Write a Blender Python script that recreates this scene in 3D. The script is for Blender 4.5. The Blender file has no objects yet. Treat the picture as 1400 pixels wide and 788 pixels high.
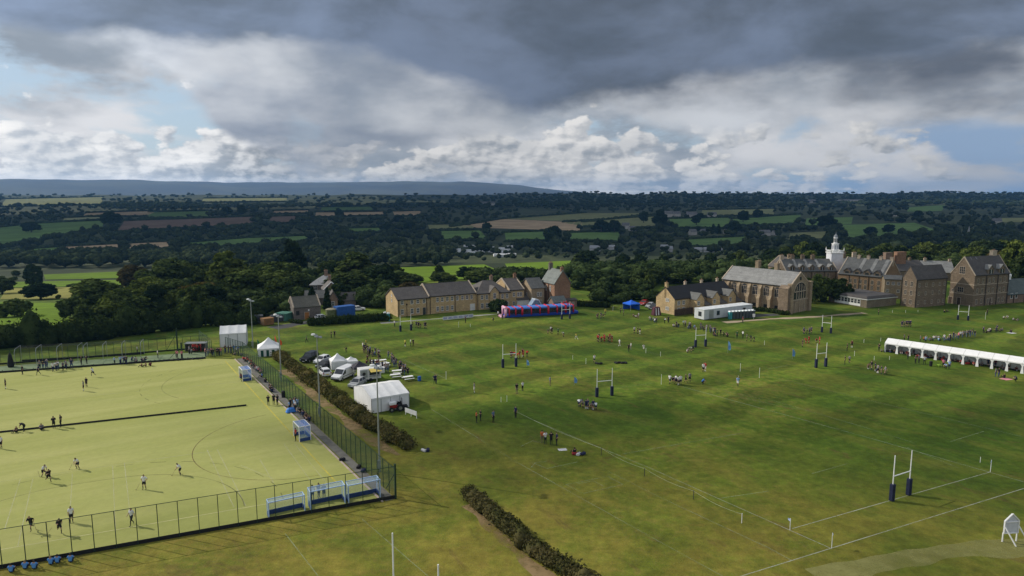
import bpy, bmesh, math, random
import numpy as np
from mathutils import Vector, Matrix

R = math.radians
rnd = random.Random(7)
scene = bpy.context.scene
COL = scene.collection

# ---------------------------------------------------------------- camera model
CAM_H, FPX, PITCH = 35.0, 933.0, R(7.93)
CT, ST = math.cos(PITCH), math.sin(PITCH)

def ray(px, py):
    xc = (px - 700) / FPX; yc = (394 - py) / FPX
    return (xc, CT + yc * ST, -ST + yc * CT)

def G(px, py, z=0.0):
    """ground point (height z) seen at a place in the photograph"""
    d = ray(px, py); t = (z - CAM_H) / d[2]
    return Vector((d[0] * t, d[1] * t, z))

def hgt(p, py):
    """height above z=0 at ground point p which is seen at row py"""
    k = (394 - py) / FPX; y = p[1]
    return CAM_H + y * (k * CT - ST) / (CT + k * ST)

# ---------------------------------------------------------------- terrain
_EX = [-500, -220, -150, -110, -60, 0, 60, 120, 300, 600]
_EY = [165, 172, 180, 200, 245, 262, 270, 305, 330, 340]
_PS = [-1e4, 0, 30, 100, 200, 320, 500, 700, 950, 1300, 1700, 2100, 2500, 2900, 3300, 4200, 7000, 20000]
_PZ = [0, 0, -1.5, -8, -15, -21, -25, -27, -22, -15, -10, -3, 7, 19, 30, 26, 0, -40]

def HZ(x, y):
    x = np.asarray(x, float); y = np.asarray(y, float)
    r = np.hypot(x, y); az = np.arctan2(x, y)
    s = np.where(y > 0, np.minimum(y, r), y) - np.interp(x * np.minimum(1, 250 / np.maximum(r, 1)), _EX, _EY)
    s = np.where(y < 30, -1e3, s)
    z = np.interp(s, _PS, _PZ)
    far = np.clip((s - 150) / 500, 0, 1)
    z = z + far * (3.2 * np.sin(x / 230 + 1.3) * np.sin(y / 310 + .4) + 2.2 * np.sin(x / 97 - y / 160 + 2.) + 1.2 * np.sin(x / 51 + y / 73))
    hi = np.clip((s - 2300) / 900, 0, 1)
    z = z + hi * (np.interp(az, [-.8, -.45, -.05, .1, .3, .6, .8], [-9, -8, -6, 2, 0, 3, 3]) + 1.8 * np.sin(az * 26) + 1.5 * np.sin(az * 57 + 1))
    return z

def hz(x, y): return float(HZ(x, y))

_TS = 60 * 1.012 ** np.arange(420)
def TV(px, py):
    """points of the terrain seen at places in the photograph (arrays)"""
    px = np.asarray(px, float); py = np.asarray(py, float)
    d = np.stack([(px - 700) / FPX, CT + (394 - py) / FPX * ST, -ST + (394 - py) / FPX * CT], -1)
    t = _TS[None, :]
    below = CAM_H + d[:, 2:3] * t < HZ(d[:, :1] * t, d[:, 1:2] * t)
    k = np.where(below.any(1), below.argmax(1), len(_TS) - 1)
    b = _TS[k]; a = _TS[np.maximum(k - 1, 0)]
    for _ in range(14):
        m = (a + b) / 2; lo = CAM_H + d[:, 2] * m < HZ(d[:, 0] * m, d[:, 1] * m)
        b = np.where(lo, m, b); a = np.where(lo, a, m)
    return np.stack([d[:, 0] * b, d[:, 1] * b, HZ(d[:, 0] * b, d[:, 1] * b)], -1)
def T(px, py): return Vector(TV([px], [py])[0])

def A(px, Y):
    """terrain point at distance Y straight below column px"""
    x = (px - 700) / FPX * (Y * CT + 35 * ST)
    return Vector((x, Y, hz(x, Y)))

# ---------------------------------------------------------------- materials
_mats = {}
def srgb(r, g, b):
    f = lambda c: ((c / 255 + .055) / 1.055) ** 2.4 if c > 10 else c / 255 / 12.92
    return (f(r), f(g), f(b))

class NT:
    def __init__(s, tree): s.t = tree; s.n = tree.nodes; s.l = tree.links
    def node(s, typ, **kw):
        n = s.n.new(typ)
        for k, v in kw.items(): setattr(n, k, v)
        return n
    def setv(s, sock, v):
        if isinstance(v, bpy.types.NodeSocket): s.l.new(v, sock)
        elif isinstance(v, (tuple, list)) and len(v) == 3 and sock.type == 'RGBA': sock.default_value = (*v, 1)
        else: sock.default_value = v
    def m(s, op, a, b=0.0, c=0.0, clamp=False):
        n = s.node('ShaderNodeMath', operation=op, use_clamp=clamp)
        for i, v in enumerate((a, b, c)): s.setv(n.inputs[i], v)
        return n.outputs[0]
    def mix(s, f, a, b, mode='MIX'):
        n = s.node('ShaderNodeMix', data_type='RGBA', blend_type=mode)
        s.setv(n.inputs[0], f); s.setv(n.inputs[6], a); s.setv(n.inputs[7], b)
        return n.outputs[2]
    def noise(s, vec, scale, detail=4, rough=.55, dist=0.0):
        n = s.node('ShaderNodeTexNoise'); s.setv(n.inputs['Vector'], vec)
        n.inputs['Scale'].default_value = scale; n.inputs['Detail'].default_value = detail
        n.inputs['Roughness'].default_value = rough; n.inputs['Distortion'].default_value = dist
        return n.outputs[0]
    def voro(s, vec, scale, smooth=.6):
        n = s.node('ShaderNodeTexVoronoi', feature='F1'); s.setv(n.inputs['Vector'], vec)
        n.inputs['Scale'].default_value = scale
        return n.outputs['Distance']
    def step(s, v, a, b):
        n = s.node('ShaderNodeMapRange', interpolation_type='SMOOTHSTEP')
        s.setv(n.inputs[0], v); s.setv(n.inputs[1], a); s.setv(n.inputs[2], b)
        return n.outputs[0]
    def ramp(s, v, stops, interp='LINEAR'):
        n = s.node('ShaderNodeValToRGB'); s.setv(n.inputs[0], v); cr = n.color_ramp; cr.interpolation = interp
        while len(cr.elements) < len(stops): cr.elements.new(.5)
        for e, (p, c) in zip(cr.elements, stops):
            e.position = p; e.color = (*(c if isinstance(c, (tuple, list)) else (c, c, c)), 1)
        return n.outputs[0]

def newmat(name):
    m = bpy.data.materials.new(name); m.use_nodes = True
    nt = NT(m.node_tree); b = nt.n['Principled BSDF']
    return m, nt, b

def mat(name, col=None, rough=.8, var=.18, scale=1.0, metal=0.0, spec=.3, rnd_obj=0.0):
    if name in _mats: return _mats[name]
    m, nt, b = newmat(name)
    tc = nt.node('ShaderNodeTexCoord').outputs['Object']
    f = nt.noise(tc, scale, 5, .6)
    f = nt.step(f, .3, .7)
    lo = tuple(c * (1 - var) for c in col); hi = tuple(min(1, c * (1 + var)) for c in col)
    c = nt.mix(f, lo, hi)
    if rnd_obj:
        oi = nt.node('ShaderNodeObjectInfo').outputs['Random']
        c = nt.mix(1.0, c, nt.ramp(oi, [(0, 1 - rnd_obj), (1, 1 + rnd_obj)]), 'MULTIPLY')
    nt.setv(b.inputs['Base Color'], c)
    b.inputs['Roughness'].default_value = rough; b.inputs['Metallic'].default_value = metal
    b.inputs['Specular IOR Level'].default_value = spec
    _mats[name] = m; return m

def stone(name, c1, c2, mortar, scale=1.0):
    if name in _mats: return _mats[name]
    m, nt, b = newmat(name)
    tc = nt.node('ShaderNodeTexCoord').outputs['Object']
    mp = nt.node('ShaderNodeMapping'); nt.setv(mp.inputs[0], tc)
    # courses run along the walls whichever way they face: x+y along, z up
    sx = nt.node('ShaderNodeSeparateXYZ'); nt.setv(sx.inputs[0], tc)
    cx = nt.node('ShaderNodeCombineXYZ')
    nt.setv(cx.inputs[0], nt.m('ADD', sx.outputs[0], sx.outputs[1])); nt.setv(cx.inputs[1], sx.outputs[2])
    br = nt.node('ShaderNodeTexBrick'); nt.setv(br.inputs['Vector'], cx.outputs[0])
    br.inputs['Scale'].default_value = scale; br.inputs['Color1'].default_value = (*c1, 1)
    br.inputs['Color2'].default_value = (*c2, 1); br.inputs['Mortar'].default_value = (*mortar, 1)
    br.inputs['Mortar Size'].default_value = .03; br.inputs['Bias'].default_value = 0
    br.inputs['Brick Width'].default_value = .9; br.inputs['Row Height'].default_value = .35
    big = nt.step(nt.noise(tc, .35, 6, .65), .3, .72)
    fine = nt.noise(tc, 2.5, 4, .7)
    c = nt.mix(nt.m('MULTIPLY', big, .72), br.outputs[0], tuple(v * .55 for v in c1), 'MIX')
    c = nt.mix(.65, c, nt.ramp(fine, [(.28, .5), (.72, 1.45)]), 'MULTIPLY')
    nt.setv(b.inputs['Base Color'], c); b.inputs['Roughness'].default_value = .9
    b.inputs['Specular IOR Level'].default_value = .15
    _mats[name] = m; return m

def slate(name, c1, c2):
    if name in _mats: return _mats[name]
    m, nt, b = newmat(name)
    tc = nt.node('ShaderNodeTexCoord').outputs['Object']
    sx = nt.node('ShaderNodeSeparateXYZ'); nt.setv(sx.inputs[0], tc)
    cx = nt.node('ShaderNodeCombineXYZ')
    nt.setv(cx.inputs[0], nt.m('ADD', sx.outputs[0], nt.m('MULTIPLY', sx.outputs[1], .02)))
    nt.setv(cx.inputs[1], nt.m('ADD', sx.outputs[2], nt.m('MULTIPLY', sx.outputs[1], .02)))
    br = nt.node('ShaderNodeTexBrick'); nt.setv(br.inputs['Vector'], cx.outputs[0])
    br.inputs['Scale'].default_value = 1.6; br.inputs['Color1'].default_value = (*c1, 1)
    br.inputs['Color2'].default_value = (*c2, 1); br.inputs['Mortar'].default_value = (*[v * .55 for v in c1], 1)
    br.inputs['Mortar Size'].default_value = .02
    st = nt.step(nt.noise(tc, .5, 6, .7, .6), .35, .7)
    c = nt.mix(nt.m('MULTIPLY', st, .45), br.outputs[0], tuple(v * 1.5 for v in c2))
    fine = nt.noise(tc, 3.0, 3, .7)
    c = nt.mix(.5, c, nt.ramp(fine, [(.25, .6), (.75, 1.3)]), 'MULTIPLY')
    nt.setv(b.inputs['Base Color'], c); b.inputs['Roughness'].default_value = .75
    _mats[name] = m; return m

def leafmat(name, dark, light, obj_var=.35, transl=.25):
    if name in _mats: return _mats[name]
    m, nt, b = newmat(name)
    tc = nt.node('ShaderNodeTexCoord').outputs['Object']
    geo = nt.node('ShaderNodeNewGeometry')
    f = nt.step(nt.noise(tc, .45, 4, .6), .32, .68)
    c = nt.mix(f, dark, light)
    c = nt.mix(1.0, c, nt.ramp(geo.outputs['Random Per Island'], [(0, .62), (1, 1.4)]), 'MULTIPLY')
    oi = nt.node('ShaderNodeObjectInfo').outputs['Random']
    c = nt.mix(1.0, c, nt.ramp(oi, [(0, (1 - obj_var, 1 - obj_var, 1 - obj_var)), (.5, (1.0, .96, .9)), (1, (1 + obj_var, 1 + obj_var * .8, 1.0))]), 'MULTIPLY')
    d = nt.node('ShaderNodeBsdfDiffuse'); nt.setv(d.inputs[0], c)
    tr = nt.node('ShaderNodeBsdfTranslucent'); nt.setv(tr.inputs[0], nt.mix(1.0, c, (1.2, 1.3, .6), 'MULTIPLY'))
    ms = nt.node('ShaderNodeMixShader'); ms.inputs[0].default_value = transl
    nt.l.new(d.outputs[0], ms.inputs[1]); nt.l.new(tr.outputs[0], ms.inputs[2])
    nt.l.new(ms.outputs[0], nt.n['Material Output'].inputs[0])
    _mats[name] = m; return m

def netmat(name, col, keep):
    """fine woven mesh: the share `keep` of its area is wire"""
    if name in _mats: return _mats[name]
    m, nt, b = newmat(name)
    b.inputs['Base Color'].default_value = (*col, 1); b.inputs['Roughness'].default_value = .7
    t = nt.node('ShaderNodeBsdfTransparent'); ms = nt.node('ShaderNodeMixShader')
    ms.inputs[0].default_value = keep
    nt.l.new(t.outputs[0], ms.inputs[1]); nt.l.new(b.outputs[0], ms.inputs[2])
    nt.l.new(ms.outputs[0], nt.n['Material Output'].inputs[0])
    _mats[name] = m; return m

# ---------------------------------------------------------------- mesh building
def link(name, me, mats, parent=None, loc=(0, 0, 0), rz=0.0):
    o = bpy.data.objects.new(name, me)
    if me is not None:
        for m in (mats if isinstance(mats, (list, tuple)) else [mats]):
            if m is not None: me.materials.append(m)
    COL.objects.link(o); o.location = loc; o.rotation_euler = (0, 0, rz)
    if parent is not None: o.parent = parent
    return o

def npmesh(name, V, Q, mi=None, smooth=False):
    """mesh of equal-sized faces from arrays"""
    V = np.asarray(V, np.float32); Q = np.asarray(Q, np.int32)
    me = bpy.data.meshes.new(name); k = Q.shape[1]
    me.vertices.add(len(V)); me.vertices.foreach_set('co', V.ravel())
    me.loops.add(Q.size); me.loops.foreach_set('vertex_index', Q.ravel())
    me.polygons.add(len(Q)); me.polygons.foreach_set('loop_start', np.arange(0, Q.size, k, dtype=np.int32))
    me.polygons.foreach_set('loop_total', np.full(len(Q), k, np.int32))
    if mi is not None: me.polygons.foreach_set('material_index', np.asarray(mi, np.int32))
    me.polygons.foreach_set('use_smooth', np.full(len(Q), smooth))
    me.update(calc_edges=True); return me

class MB:
    def __init__(s): s.v = []; s.f = []; s.mi = []
    def add(s, vs, fs, mi=0):
        n = len(s.v); s.v += [tuple(v) for v in vs]
        for f in fs: s.f.append([i + n for i in f]); s.mi.append(mi)
        return s
    def box(s, x0, x1, y0, y1, z0, z1, mi=0):
        return s.add([(x0, y0, z0), (x1, y0, z0), (x1, y1, z0), (x0, y1, z0), (x0, y0, z1), (x1, y0, z1), (x1, y1, z1), (x0, y1, z1)],
              [(0, 3, 2, 1), (4, 5, 6, 7), (0, 1, 5, 4), (1, 2, 6, 5), (2, 3, 7, 6), (3, 0, 4, 7)], mi)
    def hexa(s, p, mi=0):
        """eight corners: bottom ring then top ring"""
        return s.add(p, [(0, 3, 2, 1), (4, 5, 6, 7), (0, 1, 5, 4), (1, 2, 6, 5), (2, 3, 7, 6), (3, 0, 4, 7)], mi)
    def prism(s, poly, axis, c0, c1, mi=0):
        n = len(poly)
        def pt(a, b, c): return {'x': (c, a, b), 'y': (a, c, b), 'z': (a, b, c)}[axis]
        vs = [pt(a, b, c0) for a, b in poly] + [pt(a, b, c1) for a, b in poly]
        fs = [tuple(range(n))[::-1], tuple(range(n, 2 * n))] + [(i, (i + 1) % n, n + (i + 1) % n, n + i) for i in range(n)]
        return s.add(vs, fs, mi)
    def cyl(s, p0, p1, r0, r1=None, n=8, mi=0):
        p0 = Vector(p0); p1 = Vector(p1); r1 = r0 if r1 is None else r1
        d = (p1 - p0).normalized(); a = d.orthogonal().normalized(); b = d.cross(a)
        vs = [p0 + (a * math.cos(2 * math.pi * i / n) + b * math.sin(2 * math.pi * i / n)) * r0 for i in range(n)]
        vs += [p1 + (a * math.cos(2 * math.pi * i / n) + b * math.sin(2 * math.pi * i / n)) * r1 for i in range(n)]
        return s.add(vs, [tuple(range(n))[::-1], tuple(range(n, 2 * n))] + [(i, (i + 1) % n, n + (i + 1) % n, n + i) for i in range(n)], mi)
    def lathe(s, prof, c=(0, 0, 0), n=10, mi=0):
        m = len(prof); vs = []
        for r, z in prof:
            for i in range(n):
                t = 2 * math.pi * i / n; vs.append((c[0] + r * math.cos(t), c[1] + r * math.sin(t), c[2] + z))
        fs = [(j * n + i, j * n + (i + 1) % n, (j + 1) * n + (i + 1) % n, (j + 1) * n + i) for j in range(m - 1) for i in range(n)]
        fs += [tuple(range(n))[::-1], tuple(range((m - 1) * n, m * n))]
        return s.add(vs, fs, mi)
    def mesh(s, name, smooth=False, bevel=0.0):
        me = bpy.data.meshes.new(name); me.from_pydata(s.v, [], s.f)
        me.polygons.foreach_set('material_index', s.mi)
        if bevel:
            bm = bmesh.new(); bm.from_mesh(me)
            bmesh.ops.bevel(bm, geom=list(bm.edges), offset=bevel, segments=1, affect='EDGES', clamp_overlap=True)
            bm.to_mesh(me); bm.free()
        if smooth: me.polygons.foreach_set('use_smooth', [True] * len(me.polygons))
        me.update(); return me
    def build(s, name, mats, parent=None, loc=(0, 0, 0), rz=0.0, smooth=False, bevel=0.0):
        return link(name, s.mesh(name, smooth, bevel), mats, parent, loc, rz)

def tag(o, label, cat=None, group=None, kind=None):
    if label: o['label'] = label
    if cat: o['category'] = cat
    if group: o['group'] = group
    if kind: o['kind'] = kind
    return o

def thing(name, label, cat, loc=(0, 0, 0), rz=0.0, group=None):
    return tag(link(name, None, None, None, loc, rz), label, cat, group)

def struct(o, label=None, cat=None): return tag(o, label, cat, None, 'structure')

def copy_tree(o, loc=None, rz=None, label=None, group=None, scale=None):
    c = o.copy(); COL.objects.link(c)
    if loc is not None: c.location = loc
    if rz is not None: c.rotation_euler = (0, 0, rz)
    if scale is not None: c.scale = scale if isinstance(scale, (tuple, list)) else (scale,) * 3
    if label: c['label'] = label
    if group: c['group'] = group
    for ch in list(o.children):
        k = ch.copy(); COL.objects.link(k); k.parent = c
        for gc in list(ch.children):
            g = gc.copy(); COL.objects.link(g); g.parent = k
    return c

def ang(p0, p1): return math.atan2(p1[1] - p0[1], p1[0] - p0[0])

# ---------------------------------------------------------------- camera, sun, sky
cam = bpy.data.cameras.new('camera'); co = bpy.data.objects.new('camera', cam); COL.objects.link(co)
co.location = (0, 0, CAM_H); co.rotation_euler = (math.pi / 2 - PITCH, 0, 0)
cam.sensor_width = 36; cam.lens = 36 * FPX / 1400; cam.clip_start = .5; cam.clip_end = 60000
scene.camera = co
SUN_EL = 32.0
SUN = Vector((-.943 * math.cos(R(SUN_EL)), .332 * math.cos(R(SUN_EL)), math.sin(R(SUN_EL)))).normalized()
sl = bpy.data.lights.new('sun', 'SUN'); so = bpy.data.objects.new('sun', sl); COL.objects.link(so)
sl.energy = 4.1; sl.angle = R(.55); sl.color = (1, .93, .82)
so.rotation_euler = SUN.to_track_quat('Z', 'Y').to_euler(); so.location = (-200, 100, 300)
vs = scene.view_settings; vs.view_transform = 'Standard'; vs.look = 'None'; vs.gamma = 1; vs.exposure = 0; vs.use_curve_mapping = False
scene.cycles.use_denoising = True
scene.cycles.max_bounces = 6; scene.cycles.diffuse_bounces = 3; scene.cycles.transparent_max_bounces = 24
scene.cycles.volume_bounces = 1; scene.cycles.caustics_reflective = False; scene.cycles.caustics_refractive = False
# ---------------------------------------------------------------- sky with its clouds (by direction)
world = bpy.data.worlds.new('World'); scene.world = world; world.use_nodes = True
W = NT(world.node_tree); W.n.clear()
dirv = W.node('ShaderNodeTexCoord').outputs['Generated']
sp = W.node('ShaderNodeSeparateXYZ'); W.setv(sp.inputs[0], dirv)
dx, dy, dz = sp.outputs
az = W.m('ARCTAN2', dx, dy); hyp = W.m('SQRT', W.m('ADD', W.m('MULTIPLY', dx, dx), W.m('MULTIPLY', dy, dy)))
el = W.m('ARCTAN2', dz, hyp)
azd = W.m('MULTIPLY', az, 180 / math.pi); eld = W.m('MULTIPLY', el, 180 / math.pi)
azn = W.m('ADD', W.m('DIVIDE', azd, 90), .5, clamp=True)
def pxdir(px, py):
    d = ray(px, py); return math.degrees(math.atan2(d[0], d[1])), math.degrees(math.atan2(d[2], math.hypot(d[0], d[1])))
def curve(pts):
    st = []
    for px, py in pts:
        a, e = pxdir(px, py); st.append((min(1, max(0, a / 90 + .5)), max(0, e) / 20))
    return W.m('MULTIPLY', W.ramp(azn, st, 'B_SPLINE'), 20)
def lum(pts):
    return W.ramp(azn, [(pxdir(px, 264)[0] / 90 + .5, v) for px, v in pts], 'EASE')
def vecaz(ka, ke, oa=0, oe=0):
    c = W.node('ShaderNodeCombineXYZ')
    # rows squeeze together towards the horizon, as a flat cloud deck does
    e2 = W.m('POWER', W.m('MAXIMUM', eld, .02), .8)
    W.setv(c.inputs[0], W.m('ADD', W.m('MULTIPLY', azd, ka), oa)); W.setv(c.inputs[1], W.m('ADD', W.m('MULTIPLY', e2, ke), oe))
    c.inputs[2].default_value = .37
    return c.outputs[0]
sky = W.node('ShaderNodeTexSky', sky_type='NISHITA'); sky.sun_disc = False
sky.sun_elevation = R(SUN_EL); sky.sun_rotation = R(289.4); sky.altitude = 200; sky.air_density = 1.0; sky.dust_density = .6
clear = W.mix(1.0, sky.outputs[0], (.085, .085, .085), 'MULTIPLY')
hsv = W.node('ShaderNodeHueSaturation'); hsv.inputs['Saturation'].default_value = .8; W.setv(hsv.inputs['Color'], clear)
clear = W.mix(.62, hsv.outputs[0], srgb(186, 211, 234))
clear = W.mix(W.m('MULTIPLY', W.step(azd, 14, 32), .75), clear, srgb(132, 156, 190))
# pale, even cloud filling most of the sky right of the clear patch
nP = W.noise(vecaz(.085, .33, 12.0, 3.0), 1.0, 8, .58, .2)
pale = W.step(W.m('ADD', nP, lum([(0, -.3), (230, -.26), (340, .06), (480, .16), (820, .12), (860, .06), (1100, .09), (1250, .0), (1400, -.02)])), .43, .56)
palec = W.mix(W.step(W.noise(vecaz(.09, .36, 15.0), 1.0, 6, .5), .36, .64), srgb(150, 160, 172), W.mix(1.0, lum([(0, .85), (400, .72), (900, .74), (1200, .66), (1400, .5)]), (.98, .99, 1.02), 'MULTIPLY'))
clear = W.mix(pale, clear, palec)
# piled cumulus low down
nBig = W.noise(vecaz(.06, .22, 3.1), 1.0, 3, .5)
def puffs(oa=0, oe=0):
    v0 = vecaz(.17, .46, oa, oe)
    wob = W.node('ShaderNodeTexNoise'); W.setv(wob.inputs['Vector'], v0); wob.inputs['Scale'].default_value = 2.2; wob.inputs['Detail'].default_value = 4
    mx = W.node('ShaderNodeVectorMath', operation='MULTIPLY_ADD'); W.setv(mx.inputs[0], wob.outputs['Color']); mx.inputs[1].default_value = (.55, .55, 0); W.setv(mx.inputs[2], v0)
    n1 = W.noise(v0, 1.25, 9, .57)
    c1 = W.voro(mx.outputs[0], 2.3)
    return W.m('ADD', W.m('MULTIPLY', n1, .86), W.m('SUBTRACT', .155, W.m('MULTIPLY', c1, .22)))
nC = puffs(); nC2 = puffs(-.07, .085)                           # the same clouds a little nearer the sun
top = curve([(0, 158), (150, 156), (250, 146), (330, 140), (380, 178), (470, 190), (600, 176), (740, 160), (900, 150), (1040, 140), (1180, 140), (1400, 160)])
thr = W.m('ADD', lum([(0, .35), (240, .345), (330, .36), (470, .39), (800, .39), (1100, .40), (1230, .47), (1400, .53)]),
          W.m('MULTIPLY', W.step(W.m('SUBTRACT', eld, top), -2.2, 1.2), .24))
cum = W.step(W.m('ADD', nC, W.m('MULTIPLY', W.m('SUBTRACT', nBig, .5), .3)), thr, W.m('ADD', thr, .06))
shade = W.step(W.m('SUBTRACT', nC, nC2), -.085, .07)
shade = W.m('ADD', W.m('MULTIPLY', shade, .6), W.m('MULTIPLY', W.step(W.noise(vecaz(.16, .9, 8.), 1.0, 6, .55), .36, .62), .4))
cdark = lum([(0, .58), (250, .50), (370, .32), (480, .32), (700, .36), (1000, .40), (1200, .34), (1400, .30)])
cbrt = lum([(0, 1.1), (330, 1.1), (420, .76), (560, .80), (900, .82), (1180, .74), (1400, .50)])
cumc = W.mix(shade, W.mix(1.0, cdark, (.90, .99, 1.11), 'MULTIPLY'), W.mix(1.0, cbrt, (1.0, .985, .965), 'MULTIPLY'))
base = W.mix(cum, clear, cumc)
# thin flat white streaks in the clear patch
# middle veil of grey cloud under the deck
nV = W.noise(vecaz(.075, .30, 5.0, 2.0), 1.0, 6, .5, .1)
vb = curve([(0, 34), (100, 66), (190, 80), (250, 112), (320, 190), (400, 235), (480, 240), (570, 205), (700, 182), (860, 158), (1000, 160), (1130, 158), (1260, 166), (1400, 176)])
vd = W.m('ADD', W.m('SUBTRACT', eld, vb), W.m('MULTIPLY', W.m('SUBTRACT', nV, .5), 8))
veil = W.m('MULTIPLY', W.step(vd, -.9, .8), W.ramp(nV, [(.36, .5), (.5, 1)]))
vs1 = W.step(W.m('ADD', W.m('MULTIPLY', W.noise(vecaz(.10, .42, 9.), 1.0, 6, .5, .1), .65), W.m('MULTIPLY', nV, .35)), .38, .62)
vlo = lum([(0, .42), (300, .34), (600, .27), (800, .20), (1000, .17), (1200, .15), (1400, .15)])
vhi = lum([(0, 1.0), (200, .9), (320, .68), (520, .60), (760, .48), (1000, .66), (1200, .68), (1400, .55)])
veilc = W.mix(1.0, W.mix(vs1, W.mix(1.0, vlo, (.88, .98, 1.16), 'MULTIPLY'), vhi), (.95, .99, 1.05), 'MULTIPLY')
base = W.mix(veil, base, veilc)
# the dark deck overhead
nD = W.noise(vecaz(.085, .32, 1.0, 7.0), 1.0, 8, .56, .15)
db = curve([(0, 48), (120, 52), (240, 54), (360, 60), (470, 66), (550, 92), (630, 132), (710, 156), (800, 146), (890, 122), (1000, 112), (1120, 104), (1230, 92), (1400, 74)])
dd = W.m('ADD', W.m('SUBTRACT', eld, db), W.m('MULTIPLY', W.m('SUBTRACT', nD, .5), 6.5))
deck = W.step(dd, -.7, 1.1)
ds = W.step(W.noise(vecaz(.075, .34, 2.0, 1.0), 1.0, 8, .56, .2), .34, .66)
deckc = W.mix(ds, W.mix(1.0, lum([(0, .24), (300, .19), (600, .125), (800, .11), (1100, .12), (1400, .12)]), (.78, .97, 1.26), 'MULTIPLY'),
              W.mix(1.0, lum([(0, .40), (300, .34), (600, .23), (800, .20), (1100, .23), (1400, .26)]), (.76, .96, 1.36), 'MULTIPLY'))
base = W.mix(W.m('MULTIPLY', deck, .97), base, deckc)
# high overhead and behind the camera: broken cloud, brighter than the deck
over = W.mix(W.step(W.noise(dirv, 2.3, 6, .6), .42, .6), clear, (.62, .64, .68))
base = W.mix(W.step(eld, 22, 40), base, over)
base = W.mix(W.step(W.m('MULTIPLY', dy, -1), -.2, .3), base, over)
base = W.mix(W.step(eld, -.5, -3), base, srgb(70, 84, 78))
bg = W.node('ShaderNodeBackground'); W.setv(bg.inputs[0], base); bg.inputs[1].default_value = 1.0
wo = W.node('ShaderNodeOutputWorld'); W.l.new(bg.outputs[0], wo.inputs[0])
world.cycles.sampling_method = 'MANUAL'; world.cycles.sample_map_resolution = 1024
# ---------------------------------------------------------------- the land
def terrain_mesh():
    rad = list(np.arange(0, 140, 14)) + list(np.arange(140, 520, 6))
    r = 520.0
    while r < 7200: rad.append(r); r *= 1.014
    rad = np.array(rad); na = 360
    th = np.linspace(R(-104), R(104), na)
    RR, TT = np.meshgrid(rad, th, indexing='ij')
    X = RR * np.sin(TT); Y = RR * np.cos(TT) - 40
    Z = HZ(X, Y)
    V = np.stack([X, Y, Z], -1).reshape(-1, 3); n = len(rad)
    i, j = np.meshgrid(np.arange(n - 1), np.arange(na - 1), indexing='ij')
    a = i * na + j
    Q = np.stack([a, a + 1, a + na + 1, a + na], -1).reshape(-1, 4)[:, ::-1]
    return npmesh('ground', V, Q, smooth=True)

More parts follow.
